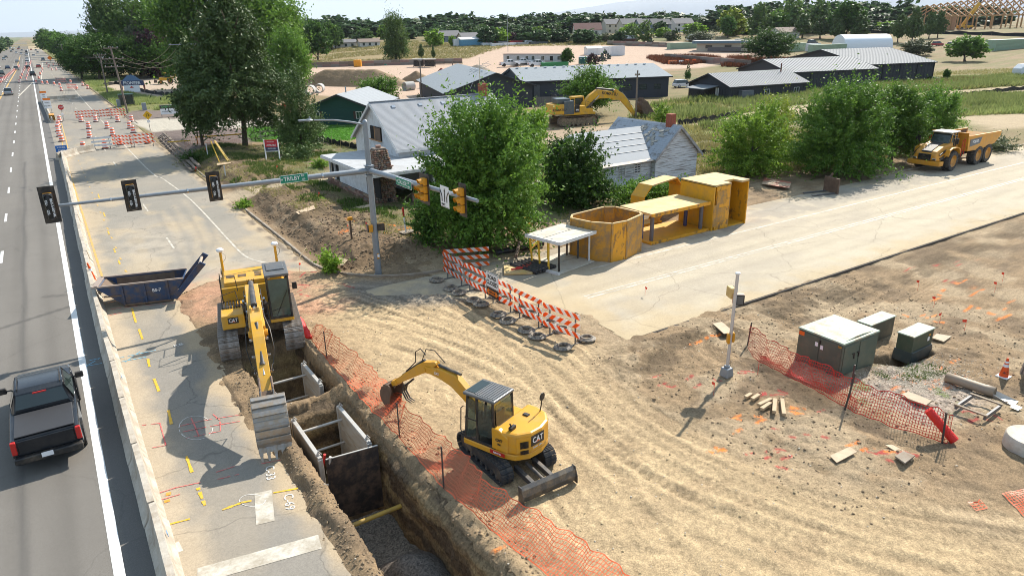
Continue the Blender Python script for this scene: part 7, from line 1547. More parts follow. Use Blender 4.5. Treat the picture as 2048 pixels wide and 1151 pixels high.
def container(label,u,v,L_,D_,h_,mt,rz,peak=0,cat='container',name='shipping_container'):
    x,y=PG(u,v); t=thing(name,label,cat,(x,y,float(hill(x,y))),R(rz)); MB().box((L_/2,D_/2,h_/2),(L_,D_,h_)).build('shell',mt,t)
    q=MB(); n_=int(L_/.5)
    for k in range(n_): q.box(((k+.5)*L_/n_,-.04,h_/2),(.22,.06,h_*.92))
    q.build('corrugation',mt,t)['kind']='stuff'
    if peak: MB().prism([(-.2,h_),(D_/2,h_+peak),(D_+.2,h_)],-.2,L_+.2,'yz').build('roof',M_WTRIM,t)
    return t
container('white storage shed with peaked roof, left of the white containers',1175,111,6,4,2.5,P_WHITE,-18,.8,'shed','storage_shed'); container('white storage container between shed and corner unit',1190,108,8,2.5,2.6,P_WHITE,-18); container('tall white box container at the right of the row',1222,112,5.5,3,3.4,P_WHITE,-22)
container('long pale green container left of the beige office',1340,100,16,2.6,2.6,M_CONT,-14); container('pale green container beside the curved white shelter',1625,108,15,2.6,3.0,M_CONT,-14); container('striped green container with a white door behind the round tree',1578,104,8,2.6,3.0,M_CONT,-14); container('pale green arched container at the far right edge',1990,102,22,4,3.5,M_CONT,-10)
x,y=PG(1390,103); x2,y2=PG(1500,104); L_=math.dist((x,y),(x2,y2)); of=thing('office_building','low beige office with blue band roof and grey railing','building',(x,y,float(hill(x,y))),math.atan2(y2-y,x2-x)); MB().box((L_/2,4,1.5),(L_*.95,8,3)).build('wall',M_TANW,of); MB().box((L_/2,3.6,3.35),(L_+2,10,.9)).build('blue_band',mk('blue_band',(.10,.17,.22),.5),of); MB().box((L_/2,3.6,3.88),(L_+2.2,10.2,.12)).build('roof',M_WTRIM,of)
for f in (.25,.6,.9): window(of,'S',L_*f,1.7,2.4,1.2,L_,8,M_TRIM)
MB().box((L_*.55,-2,.8),(L_*.6,.1,1.5)).build('railing',mk('grey_rail',(.12,.11,.11),.8),of)
def rv(label,u,v,L_,rz,h_=3.1):
    x,y=PG(u,v); t=thing('motorhome',label,'motorhome',(x,y,float(hill(x,y))),R(rz)); loft(t,'body',P_WHITE,[(-L_/2,1.2,1.15,.5,h_*.85),(-L_/2+.4,1.25,1.2,.45,h_),(L_/2-1.2,1.25,1.2,.45,h_),(L_/2,1.2,1.1,.5,h_*.7)],.1)
    for f in (-.32,-.1,.2,.38): MB().box((f*L_,-1.27,h_*.6),(1.2,.04,.7)).build('window',M_GLASS,t)
    MB().box((0,-1.27,.9),(L_*.9,.03,.12)).build('stripe',M_DARK,t)
    for xx in (-.28,.32):
        for s in (-1,1): wheel(t,xx*L_,s*1.1,.45,.3,GRY,n=12)
    return t
rv('white motorhome parked on the rise beyond the beige office',1398,83,12,-22+180); rv('white motorhome cut off by the right edge',2062,156,9,-20+180)
rv('white camper among trees far behind the field',1570,72,9,-20)
# farm yard and town in the distance
M_RF=[mk(n_,c,.85,var=.1) for n_,c in (('roof_grey',(.16,.155,.16)),('roof_brown',(.19,.14,.11)),('roof_dark',(.10,.10,.11)),('roof_redbrown',(.15,.07,.06)))]
M_WL=[mk(n_,c,.85,var=.05) for n_,c in (('wall_tan',(.40,.35,.27)),('wall_cream',(.50,.46,.38)),('wall_bluegrey',(.16,.20,.24)),('wall_white',(.58,.56,.52)),('wall_olive',(.26,.25,.2)))]
HS=[(880,84,11,3.2,5.6,2,0,-12,'blue-grey house with solar roof beside the field'),(925,86,9,3,5,1,0,-12,'tan house beside the solar-roofed one'),(958,78,14,3,5,1,0,-8,'brown roofed ranch house behind dark trees'),(1003,73,18,3.2,5.4,0,0,-8,'long grey-roofed house behind the field trees'),(1150,83,13,5.6,8.6,3,3,-30,'white two-storey house with a red-brown roof among dark trees'),
(1128,64,11,5.4,8,2,0,-24,'blue-grey townhouse, leftmost of the front row'),(1152,64,10,5.2,7.6,0,2,-24,'grey townhouse, second of the front row'),(1180,65,13,5.5,8.2,0,0,-20,'tan townhouse, third of the front row'),(1212,66,12,5.4,8.1,1,0,-20,'cream townhouse, fourth of the front row'),(1245,67,13,5.5,8.3,1,0,-20,'cream townhouse with balconies, fifth of the front row'),(1278,67,12,5.3,8,2,0,-22,'blue-grey townhouse, sixth of the front row'),(1305,67,11,5.2,7.9,2,2,-22,'blue-grey gabled house right of the front row'),
(1135,52,12,5,7.5,0,0,-15,'tan house in the back row, left'),(1190,50,13,5,7.6,1,0,-18,'cream house in the back row, second'),(1228,49,13,5,7.8,0,0,-18,'tan house in the back row, third'),(1262,50,12,5,7.6,1,2,-22,'cream house in the back row, fourth'),(1332,52,13,5.2,8,1,0,-18,'cream house in the back row, fifth'),(1350,64,12,5,7.8,3,0,-18,'white house with small dormers near the yellow slide'),(1395,50,14,5,8,1,0,-16,'tan house in the back row, right'),(1450,56,13,4.6,7.4,4,0,-16,'olive house behind a yellow-green tree'),(1480,66,10,4,6.5,0,0,-18,'grey-roofed house behind the motorhome'),(1560,78,10,3.2,5.2,3,1,-18,'small white house with brown roof beyond the round tree'),(1735,50,16,4,6.2,3,0,-14,'white-roofed barn behind the junipers'),(1770,45,14,4,6,3,0,-14,'second white barn behind the junipers'),(670,96,11,2.8,4.2,3,0,-14,'low white farmhouse at the far tree line'),(720,94,10,2.6,4,3,1,-14,'low brown-roofed shed at the far tree line')]
for (u,v,L_,e_,r_,wi,ri,rz,l) in HS:
    x,y=PG(u,v+1); t=house('far_house',l,'house',(x,y,float(hill(x,y))-.2),R(rz),L_,9,e_,r_,M_WL[wi],M_RF[ri] if 'barn' not in l else M_WTRIM,.4,trimw=False)
    rows_=(1.5,4.2) if e_>4.5 else (1.6,)
    for z in rows_:
        for k in range(3): MB().box((L_*(.2+.3*k),-.03,z),(1.1,.08,1.3)).build('window',M_GLASS,t)
x,y=PG(932,94); container('small blue metal barn in the farm yard',922,93,11,6,3.0,mk('blue_barn',(.10,.28,.42),.6),-10,1.0,'barn','barn'); container('white trailer beside the blue barn',908,93,6,2.5,3.2,P_WHITE,-10); container('small brown open-sided barn on the far slope',1240,88,9,5,2.2,mk('brown_barn',(.10,.05,.04),.8),-15,1.4,'barn','barn')
for k,(u,v) in enumerate([(965,92),(975,91),(984,93),(996,91),(1008,92),(1020,90),(1035,91),(1050,89),(1062,90)]):
    x,y=PG(u,v); container(['white trailer','red farm wagon','white tank trailer','grey flat trailer','white box','red machine box','pale van body','white boat on a trailer','low grey trailer'][k]+' in the row of farm junk beyond the field',u,v,5+k%3*2,2.4,1.3+.5*(k%2),[P_WHITE,P_RED,P_WHITE,P_GREY,P_WHITE,P_RED,P_SILV,P_WHITE,P_GREY][k],-10,0,'farm trailer','farm_trailer')
# ---- timber-framed building under construction
M_LUM=mk('new_lumber',(.42,.25,.12),.8,var=.12,scale=.8); M_OSB=mk('osb_sheet',(.45,.24,.13),.8,var=.1)
fx,fy=PG(1880,62); fb=thing('framed_building','large unfinished timber-framed building on the hill at top right','building',(fx,fy,float(hill(fx,fy))),R(-30))
for k in range(24):
    x=k*4.2+(k%3)*.5; MB().box((x,0,3.2),(.5,.5,6.4)).build('post',M_LUM,fb); 
    if k%2==0: MB().box((x,14,3.2),(.5,.5,6.4)).build('post',M_LUM,fb)
MB().box((50,0,6.5),(102,.6,.7)).build('beam',M_LUM,fb)
for k in range(30):
    b=MB(); x=k*3.4; hh=6.8+min(k,18)*.35; b.prism([(-1.5,6.6),(14,hh+5.2),(30,6.6),(29,6.6),(14,hh+4.6),(-.5,6.6)],x,x+.3,'yz'); b.box((x+.15,14,(hh+11)/2),(.3,.4,hh-2)); b.build('roof_truss',M_LUM,fb)
MB().hexa([(60,-1.4,6.9),(101,-1.4,6.9),(101,14,18.6),(70,14,18.6),(60,-1.4,7.1),(101,-1.4,7.1),(101,14,18.8),(70,14,18.8)]).build('roof_deck',mk('pale_deck',(.55,.48,.38),.8),fb)
MB().box((5,2,3),(.3,10,6)).build('sheathed_wall',M_OSB,fb)
ob=thing('sheathed_building','orange sheathed building with white roof wrap, left of the timber frame','building',(*PG(1795,55),float(hill(*PG(1795,55)))),R(-24)); MB().prism([(0,0),(0,4),(7,7.5),(14,4),(14,0)],0,34,'yz').build('wall',M_OSB,ob); MB().hexa([(0,-.5,4),(13,-.5,4),(13,7,7.8),(0,7,7.8),(0,-.5,4.2),(13,-.5,4.2),(13,7,8),(0,7,8)]).build('roof_wrap',mk('white_wrap',(.75,.76,.8),.5),ob); MB().hexa([(17,-.5,4),(24,-.5,4),(24,7,7.8),(17,7,7.8),(17,-.5,4.2),(24,-.5,4.2),(24,7,8),(17,7,8)]).build('roof_wrap',mk('white_wrap',(.75,.76,.8),.5),ob)
tx_,ty_=PG(1921,60); te=thing('crane','yellow telescopic crane with raised boom before the timber frame','crane',(tx_,ty_,float(hill(tx_,ty_))),R(-25)); MB().box((2,0,1.3),(7,2.6,1.4)).build('chassis',KOMY,te,bevel=.1); MB().box((3.5,0,2.6),(2,1.6,1.4)).build('cab',M_GLASS,te)
b=MB(); b.hexa([(-.5,-.5,1.6),(.8,-.5,1.2),(.8,.5,1.2),(-.5,.5,1.6),(6.8,-.5,12.4),(8,-.5,11.6),(8,.5,11.6),(6.8,.5,12.4)]); b.build('boom',KOMY,te); MB().tube([(7.2,0,11.8),(14,0,23)],.45,6).build('boom_extension',M_DARK,te)
for xx in (-.5,1.8,4.2): 
    for s in (-1,1): wheel(te,xx,s*1.2,.65,.4,GRY,n=12)
# ---- yard : heaps, pipes, tanks
def heap(label,u0,u1,v,vt,mt,seed,name='soil_heap',n=26,peaks=1):
    a=PG(u0,v); c=PG(u1,v); L_=math.dist(a,c); x,y=(a[0]+c[0])/2,(a[1]+c[1])/2; D=dist(x,y); d=ray((u0+u1)/2,vt); H=CZ+d[2]/math.hypot(d[0],d[1])*(D+L_*.12)-float(hill(x,y))
    gx_,gy_=np.meshgrid(np.linspace(-1.1,1.1,n*3),np.linspace(-1.1,1.1,n)); e=fbm(gx_*3+seed,gy_*3,1.,4,seed); r2=np.clip(1-np.sqrt(gx_**2+gy_**2)+.16*(e-.5),0,1)
    if peaks>1: r2=np.clip(np.maximum.reduce([1.12-np.sqrt(((gx_-cx_)/.72)**2+gy_**2) for cx_ in (-.42,-.2,0,.2,.42)]),0,1)+.05*(e-.5)
    z=H*np.clip(r2,0,1)**.9*1.08+.12*(fbm(gx_*9,gy_*9,1.,3,seed+5)-.5)*(r2>0)-.1; V=np.stack([gx_*L_/2,gy_*L_*(.30 if peaks==1 else .16),z],-1).reshape(-1,3); i_=np.arange(V.shape[0]).reshape(gx_.shape); Fq=np.stack([i_[:-1,:-1],i_[:-1,1:],i_[1:,1:],i_[1:,:-1]],-1).reshape(-1,4)
    o=link(name,np_mesh(name,V,Fq,mt,True),None,(x,y,float(hill(x,y))),math.atan2(c[1]-a[1],c[0]-a[0])); return tag(o,label,'soil heap')
M_SOIL=mk('heap_brown',(.26,.18,.105),.95,var=.2,scale=.6,bump=.1,bs=2); heap('long brown soil heap behind the green house roof',605,805,172,139,M_SOIL,3,peaks=3); heap('smaller brown soil heap left of the red one',800,868,163,141,M_SOIL,8); heap('small heap of red gravel in the yard',862,905,158,136,mk('heap_red',(.30,.10,.07),.95,var=.15,bump=.1,bs=2),12); heap('pale gravel heap behind the charcoal roof',918,992,147,128,mk('heap_grey',(.30,.25,.19),.95,var=.15,bump=.1,bs=2),15); heap('low grassy mound on the far slope',1110,1200,82,75,mk('mound_dry',(.27,.22,.10),.95,var=.2),18)
for u,v,a,l in [(622,190,60,'large grey concrete pipe section left of the green roof, front'),(640,186,60,'large grey concrete pipe section left of the green roof, back'),(818,182,10,'short grey concrete pipe beside the charcoal building')]:
    x,y=PG(u,v); b=MB(); n=18; 
    for r_ in (1.0,): b.lathe([(.82,-1.2),(1.0,-1.2),(1.0,1.2),(.82,1.2),(.82,-1.2)],n,(0,0,1.0),axis='x',cap=False)
    tag(b.build('concrete_pipe',mk('pipe_concrete',(.40,.39,.37),.85,var=.08),None,True,loc=(x,y,0),rz=R(a)),l,'concrete pipe')
x,y=PG(716,134); tk=thing('fuel_tank','orange fuel tank cabinet in the pink gravel yard','tank',(x,y,float(hill(x,y))),R(-30)); MB().box((0,0,1.2),(2.6,2.2,2.4)).build('tank',mk('tank_orange',(.75,.30,.01),.5),tk,bevel=.15)
for u,l in ((838,'dark open-sided work shelter in the yard, left'),(860,'dark open-sided work shelter in the yard, right')):
    x,y=PG(u,134); t=thing('work_shelter',l,'shelter',(x,y,float(hill(x,y))),R(-25)); MB().box((0,0,2.6),(4.2,3,.3)).build('roof',mk('pale_tarp',(.45,.42,.36),.7),t); MB().box((0,.6,1.2),(3.4,1.6,2.0)).build('machine',M_BLACK,t)
    for sx in (-1.9,1.9): MB().box((sx,-1.3,1.25),(.15,.15,2.5)).build('post',M_DARK,t)
# block wall bays along the back of the yard
M_BLK=[mk(n_,c,.9,var=.15) for n_,c in (('block_grey',(.24,.21,.185)),('block_pink',(.27,.175,.15)),('block_brown',(.19,.15,.12)))]
def blockwall(label,p0,p1,h,step=3.2):
    a=PG(*p0); c=PG(*p1); L_=math.dist(a,c); t=thing('block_wall',label,'wall',(*a,0)); n_=int(L_/step); rr=random.Random(int(L_))
    for k in range(n_):
        f=(k+.5)/n_; x,y=a[0]+(c[0]-a[0])*f,a[1]+(c[1]-a[1])*f
        for j in range(int(h/.9)): o=MB().box((0,0,.45),(L_/n_-.08,.8,.86)).build('block',M_BLK[rr.randrange(3)],t); o.location=(x-a[0],y-a[1],float(hill(x,y))+j*.9); o.rotation_euler[2]=math.atan2(c[1]-a[1],c[0]-a[0])+rr.uniform(-.02,.02)
blockwall('long stacked-block wall along the back of the yard',(560,137),(925,127),1.9); blockwall('block wall climbing behind the white containers',(1215,90),(1345,95),1.9); blockwall('low block wall among red weeds behind the charcoal sheds',(1330,118),(1500,133),1.9)
for k,(u,v,l,c_,s_) in enumerate([(640,133,'stack of pale pallets by the yard wall',(.4,.33,.22),(2,1.5,1)),(662,132,'blue crate by the yard wall',(.05,.12,.3),(1.5,1.2,.9)),(690,131,'white tote by the yard wall',(.6,.6,.6),(1.4,1.2,1.1)),(752,131,'long yellow pipe bundle by the yard wall',(.65,.4,.02),(7,.6,.4)),(790,130,'green pipe bundle by the yard wall',(.06,.22,.14),(8,.8,.5)),(812,129,'white sacks by the yard wall',(.65,.65,.65),(2,1.2,1)),(880,127,'grey concrete blocks by the yard shelter',(.35,.33,.3),(3,1.2,.8)),(560,134,'dark tank by the yard trees',(.06,.06,.07),(2.5,1.6,1.5)),(1345,128,'orange and white barrier board among the red weeds, left',(.75,.2,.05),(3,.4,1.1)),(1362,128,'white water-filled barrier among the red weeds',(.7,.7,.7),(1.6,.5,1.1)),(1374,127,'orange water-filled barrier among the red weeds',(.8,.14,.01),(1.4,.5,1.2)),(1388,127,'rightmost orange barrier among the red weeds',(.8,.12,.01),(1.2,.5,1.3)),(1625,103,'white boxy tank truck body beside the round tree',(.62,.62,.62),(5,2.4,2.8)),(1640,110,'low orange implement beside the pale container',(.5,.22,.02),(5,1.5,.9)),(870,163,'pale concrete vault section at the red gravel heap',(.42,.41,.39),(2.6,2,1.8)),(848,178,'pale drum beside the charcoal gable',(.42,.41,.39),(2,1.4,1.2))]):
    x,y=PG(u,v); t=thing('yard_item',l,'yard item',(x,y,float(hill(x,y))),R(-20)); MB().box((0,0,s_[2]/2),s_,taper=.94).build('body',mk('yard_%s'%['tan','blue','white','yellow','green','sack','stone','tank','board','barrier','plastic','plastic2','body','implement','vault','drum'][k],c_,.7,var=.15),t,bevel=.08); MB().box((0,-s_[1]/2-.02,s_[2]*.5),(s_[0]*.8,.05,s_[2]*.2)).build('band',M_DARK if k%2 else M_WTRIM,t)
# silt fences
M_SILT=mk('silt_fence_black',(.012,.012,.013),.8)
def silt(label,pts,h=.7,wave=.25):
    p=[PG(*q) for q in pts]; p=spline([tuple(q) for q in p],8); t=thing('silt_fence',label,'silt fence',(*p[0],0)); V=[];F_=[]
    for i,(x,y) in enumerate(p):
        w=wave*math.sin(i*1.7); z=hz(x,y); V+=[(x-p[0][0],y-p[0][1],z-.05),(x-p[0][0]+.05,y-p[0][1]+w*.3,z+h*(.8+.2*math.sin(i*2.3)))]
        if i: k=2*i; F_.append((k-2,k,k+1,k-1))
    b=MB(); b.add(V,F_); o=b.build('fabric',M_SILT,t); s_=o.modifiers.new('s','SOLIDIFY'); s_.thickness=.03
    b=MB()
    for i in range(0,len(p),4): x,y=p[i]; b.box((x-p[0][0],y-p[0][1]+.06,hz(x,y)+.45),(.05,.05,.95))
    b.build('stake_row',M_WOOD,t)['kind']='stuff'
silt('black silt fence curling behind the cedar towards the white house',[(635,285),(665,292),(700,299),(728,302)]); silt('short black silt fence between the pine and the lawn',[(545,250),(560,256),(575,262)]); silt('black silt fence along the dirt track behind the old house',[(1355,254),(1400,249),(1450,240),(1475,234)],.8); silt('black silt fence behind the old house at the foot of the shrubs',[(1390,312),(1440,312),(1500,306),(1600,312)],.5); silt('black silt fence on the weedy slope at right',[(1868,205),(1920,199),(1980,192),(2060,182)],.8)
silt('long black silt fence below the timber frame',[(1700,68),(1800,66),(1900,69),(2060,75)],1.6)
silt('black silt fence in the bare lot beyond the sign',[(208,173),(240,170),(262,176),(290,186),(330,192),(352,190)],.9)
# ---- utility poles and wires
M_POLE=mk('pole_wood',(.20,.16,.13),.9,var=.2,scale=4)
def upole(label,u,v,vt,arms=((.4,2.2),),lean=0,met=False,r=.17,tv=None):
    x,y=PG(u,v); h=HT(u,v,u,vt) ; t=thing('utility_pole',label,'utility pole',(x,y,float(hill(x,y)))); MB().tube([(0,0,0),(lean,0,h)],[r,r*.7],8).build('pole',M_GALV if met else M_POLE,t,True)
    for dz,L_ in arms:
        MB().box((lean*.95,0,h-dz),(L_,.12,.14),(0,0,0)).build('crossarm',M_POLE if not met else M_GALV,t)
        b=MB()
        for s in (-.45,-.15,.15,.45): b.lathe([(.05,0),(.07,.12),(.03,.2)],6,(lean*.95+s*L_,0,h-dz+.07))
        b.build('insulator',M_CHROME,t)['kind']='stuff'
    return (x,y,h)
ps=[upole('wooden pole with crossarms beside the green verge',216,190,107,((.3,2.6),(.9,1.6))),upole('tall pale pole with two crossarms behind the corner island',256,228,92,((.3,2.2),(2.0,3.4),(3.3,3.0)),-.6),upole('pole with a wide grey crossarm half hidden by the pine',388,205,83,((.5,5.5),),0,True,.2)]
upole('distant wooden pole along the verge, nearest of the far run',132,133,88); upole('distant wooden pole along the verge, second of the far run',166,150,75); upole('distant wooden pole along the verge, third',120,120,88); upole('distant wooden pole along the verge, fourth',110,108,86); upole('thin pole in the bare lot before the tall trees',337,147,108,())
upole('wooden pole left of the charcoal gable',844,197,120,((.2,.8),),r=.16); upole('short light pole in front of the yard heaps',906,146,118,(),r=.18); upole('wooden pole in front of the long charcoal wing',1271,243,141,((.6,.9),),r=.15); upole('flagpole behind the office trailer',1016,104,45,(),r=.12,met=True); upole('thin lamp post before the trailer',1128,130,110,(),r=.1,met=True)
def wire(a,c,sag):
    b=MB(); pts=[]
    for k in range(13): f=k/12; pts.append((a[0]+(c[0]-a[0])*f,a[1]+(c[1]-a[1])*f,a[2]+(c[2]-a[2])*f-sag*4*f*(1-f)))
    b.tube(pts,.018,4); return b
A1=ps[1];A2=ps[2];A0=ps[0]
for k in range(4):
    s=(-1.5,-.5,.5,1.5)[k]; tag(wire((A1[0]-.6+s,A1[1],A1[2]-.3-(k%2)*1.5),(A2[0]+s*1.5,A2[1],A2[2]-.4),3.).build('power_line',M_POLE,None,True),'sagging power line between the pale pole and the pine','power line','power lines over the verge')
    tag(wire((A0[0]+s*.6,A0[1],A0[2]-.3),(A1[0]-.6+s*.6,A1[1],A1[2]-2.2),1.2).build('power_line',M_POLE,None,True),'short power line between the two verge poles','power line','power lines over the verge')
    p6=PG(166,150); tag(wire((A0[0]+s*.6,A0[1],A0[2]-.3),(p6[0]+s*.5,p6[1],9.5),2.).build('power_line',M_POLE,None,True),'power line running up the highway verge','power line','power lines over the verge')
# ---- signs, bus shelter, yard things left of the houses
x,y=PG(268,186); pn=thing('pioneer_sign','PIONEER billboard with a blue mountain top and white board','sign',(x,y,0),R(-30)); MB().box((0,0,2.2),(5.4,.25,1.1)).build('name_board',mk('navy_board',(.05,.06,.12),.6),pn); text('PIONEER',1.0,M_WHITE,pn,(0,-.15,2.2),(R(90),0,0),bold=.02); MB().prism([(-2.2,2.75),(-.9,3.9),(0,4.1),(.9,3.8),(2.2,2.75)],-.1,.1).build('mountain_top',mk('blue_mountain',(.10,.18,.30),.6),pn)
MB().box((-.2,-.1,.95),(3.6,.12,1.5)).build('white_board',M_WHITE,pn); MB().prism([(-.7,1.15),(-.2,1.55),(.3,1.15)],-.2,-.16).build('house_mark',M_RED,pn); [MB().box((q_,.1,1.1),(.3,.3,2.2)).build('post',M_BRICK,pn) for q_ in (-2.6,2.6)]
x,y=PG(256,214); bs=thing('bus_shelter','dark green bus shelter by the far kerb','bus shelter',(x,y,0),R(0)); MB().box((0,0,2.3),(2.6,1.6,.16)).build('roof',mk('shelter_green',(.02,.06,.05),.5),bs); b=MB()
for sx in (-1.2,1.2):
    for sy in (-.7,.7): b.box((sx,sy,1.15),(.08,.08,2.3))
b.build('frame',M_DARK,bs); MB().box((0,.7,1.2),(2.3,.03,1.8)).build('pane',M_GLASS,bs); MB().box((0,.4,.45),(1.8,.4,.06)).build('bench',M_DARK,bs)
for u,v,l in ((239,214,'grey utility box left of the bus shelter'),(290,222,'grey utility box behind the yellow diamond sign')):
    x,y=PG(u,v); tag(MB().box((0,0,.7),(.7,.5,1.4)).build('utility_box',M_GALV,None,bevel=.02,loc=(x,y,0)),l,'utility box')
x,y=PG(343,234); op_=thing('open_house_banner','black and white banner with green lettering beside the side path','banner',(x,y,0),R(-5)); MB().box((0,0,1.2),(3.0,.06,1.5)).build('panel',M_WHITE,op_); MB().box((0,-.02,1.65),(3.02,.06,.55)).build('black_band',M_BLACK,op_); text('OPEN HOUSE',.42,mk('green_letters',(.1,.35,.12),.5),op_,(0,-.06,1.65),(R(90),0,0),bold=.01); text('PARKING IN REAR',.3,M_BLACK,op_,(0,-.045,.9),(R(90),0,0)); [MB().box((q_,.05,.6),(.08,.08,1.3)).build('post',M_DARK,op_) for q_ in (-1.4,1.4)]
x,y=P(548,331); rs=thing('available_sign','red and navy AVAILABLE real-estate sign on white posts','sign',(x,y,hz(x,y)),R(-28)); MB().box((0,0,1.72),(1.25,.05,.72)).build('red_panel',mk('sign_red',(.50,.015,.03),.5,var=.03),rs); MB().box((0,0,1.16),(1.25,.05,.38)).build('navy_panel',mk('sign_navy',(.035,.04,.09),.5,var=.03),rs); text('AVAILABLE',.22,M_WHITE,rs,(0,-.03,1.55),(R(90),0,0),bold=.004,sx=.85); text('A ANDREWS',.14,M_WHITE,rs,(-.1,-.03,1.88),(R(90),0,0)); text('970.776.3900',.17,M_WHITE,rs,(0,-.03,1.2),(R(90),0,0),bold=.002,sx=.85)
for s in (-1,1): MB().box((s*.68,0,1.05),(.1,.1,2.15)).build('post',M_WHITE,rs)
MB().box((0,0,.93),(1.3,.06,.06)).build('cross_bar',M_WHITE,rs)
M_YEL=mk('yellow_ladder',(.70,.42,.03),.5)
x,y=P(455,338); ya=thing('yellow_stand','tall yellow A-shaped frame leaning over the bank','frame',(x,y,hz(x,y))); b=MB(); b.tube([(-.7,-.2,0),(-.9,1.4,1.9)],.05,6); b.tube([(.1,-.2,0),(-.6,1.2,1.9)],.06,6); b.tube([(.25,-.2,0),(-.5,1.2,1.9)],.05,6); b.build('leg',M_YEL,ya)
x,y=P(445,298); yb_=thing('yellow_rail','long yellow rail fence bar on short posts among orange netting','rail',(x,y,hz(x,y)),R(-10)); b=MB(); b.box((0,0,.85),(5.5,.08,.14)); b.box((-4.5,-.6,.6),(2.4,.08,.12)); b.build('rail',M_YEL,yb_); [MB().box((q_,0,.45),(.12,.12,.9)).build('post',mk('orange_post',(.5,.14,.03),.7),yb_) for q_ in (-2.6,2.6)]
net('safety_net','faded orange netting round the pine trunks',[P(372,302),P(400,300),P(440,297),P(482,293)],[.8,.9,.8,.9],[0,.1,0,0],mk('faded_netting',(.45,.15,.08),.6),cell=.2,nv=6,seed=9)
for u,v,h_,l,m_ in ((418,325,1.3,'pale stake on the bank beside the yellow frame',M_WTRIM),(453,362,1.0,'white survey stake on the cut bank',M_WTRIM),(395,235,1.2,'thin white post in the rock bed',M_WTRIM)):
    x,y=P(u,v); tag(MB().box((0,0,h_/2),(.09,.05,h_)).build('survey_stake',m_,None,loc=(x,y,hz(x,y))),l,'stake')
x,y=P(706,502); mp=thing('marker_post','rusty post with a small yellow cap on the bank','post',(x,y,hz(x,y))); MB().box((0,0,.6),(.1,.1,1.25)).build('post',M_RUST,mp); MB().box((0,0,1.3),(.3,.2,.18)).build('cap',M_SIGY,mp)
x,y=P(814,489); mq=thing('pipeline_marker','white pipeline marker with a red top in the grass','marker',(x,y,hz(x,y))); MB().tube([(0,0,0),(-.08,0,1.25)],.055,8).build('post',M_WHITE,mq,True); MB().tube([(-.08,0,1.25),(-.11,0,1.8)],.065,8).build('red_top',M_RED,mq,True)
x,y=P(155,300); 
x,y=P(1592,330); ub=thing('utility_pedestal','small pale green utility pedestal between the shrubs','utility box',(x,y,hz(x,y)),R(-20)); MB().box((0,0,.75),(.75,.45,1.5),taper=.9).build('housing',mk('pedestal_green',(.20,.30,.24),.6),ub,bevel=.04); MB().box((.05,-.24,.95),(.3,.02,.25)).build('notice',M_WHITE,ub)
tag(MB().box((0,0,1.5),(.5,.5,1.0)).build('fuel_pump',M_RED,None,loc=(*PG(570,232),.0)),'tall red pump-like column behind the cedar','column')
x,y=P(540,284); gf=thing('grey_rail_fence','short grey timber rail fence beside the lawn','fence',(x-1.2,y,hz(x,y)),R(0)); b=MB(); b.box((1.3,0,1.1),(2.6,.06,.14)); b.box((1.3,0,.55),(2.8,.06,.14)); b.build('rail',mk('grey_wood',(.32,.29,.25),.8),gf); [MB().box((q_,.05,.6),(.12,.12,1.25)).build('post',mk('grey_wood',(.32,.29,.25),.8),gf) for q_ in (.2,2.4)]
# rough stone/timber steps at the kerb beyond the driveway
for k in range(22):
    f=k/21; a=P(318+64*f,278+66*f); 
    for j in range(3): tag(MB().box((0,0,.1),(rr.uniform(.22,.34),rr.uniform(.9,1.5),.2)).build('edging_log',mk('edging_brown',(.19,.15,.115),.9,var=.25),None,bevel=.03,loc=(a[0]+.1+.34*j,a[1]+rr.uniform(-.3,.3),.05+.22*j),rz=rr.uniform(-.1,.1)),'weathered log edging stepped up the bank beside the far kerb','log','edging logs beside the far kerb')
# ---------------------------------------------------------------- yellow shields, white shield, pipes by the side road
M_SHY=mk('shield_yellow',(.70,.31,.010),.5,var=.12,dirt=(.16,.09,.04),da=.85,ds=2.2,stretch=(1,1,.6),dlo=.52,dhi=.60); M_SHYW=mk('shield_yellow_worn',(.55,.26,.025),.6,var=.2,dirt=(.24,.16,.09),da=.8,ds=1.6,dlo=.45,dhi=.58); M_SHYC=mk('shield_yellow_clean',(.70,.34,.012),.5,var=.06,dirt=(.3,.2,.1),da=.4,ds=2)
M_SHTOP=mk('shield_top_dusty',(.56,.40,.20),.7,var=.15,dirt=(.55,.36,.06),da=.6,ds=1.4)
oc=thing('trench_shield','eight-sided worn yellow steel shield, open on top, at the road edge','trench shield',(27.75,-2.9,0))
pts=[(-1.25,-1.75),(1.55,-1.45),(1.75,-.9),(1.9,1.1),(1.3,1.75),(-1.35,1.6),(-1.95,1.0),(-1.95,-1.0)]; pts=[(-.9,-1.7),(-.35,-1.8),(1.7,-1.15),(1.95,-.7),(1.6,1.1),(.9,1.6),(-1.5,1.45),(-2.1,.9),(-1.9,.2)]
pts=[(-1.0,-1.40),(.1,-1.45),(1.8,-.85),(2.0,-.4),(1.75,1.5),(1.2,1.9),(-1.6,1.55),(-2.1,1.0),(-1.75,-.4)]
mts=[M_SHY,M_SHYW,M_SHY,M_SHYW,M_SHYW,M_SHYW,M_SHY,M_SHYW,M_SHYW]
for i in range(len(pts)):
    a=pts[i]; c=pts[(i+1)%len(pts)]; L_=math.dist(a,c); o=MB().box((0,0,1.15),(L_,.07,2.3)).build('wall_panel',mts[i],oc); o.location=((a[0]+c[0])/2,(a[1]+c[1])/2,0); o.rotation_euler[2]=math.atan2(c[1]-a[1],c[0]-a[0])
    o=MB().box((0,0,2.33),(L_+.06,.13,.06)).build('top_edge',M_SHTOP,oc); o.location=((a[0]+c[0])/2,(a[1]+c[1])/2,0); o.rotation_euler[2]=math.atan2(c[1]-a[1],c[0]-a[0])
    MB().box((a[0],a[1],1.15),(.12,.12,2.28)).build('corner_post',M_SHYW,oc)
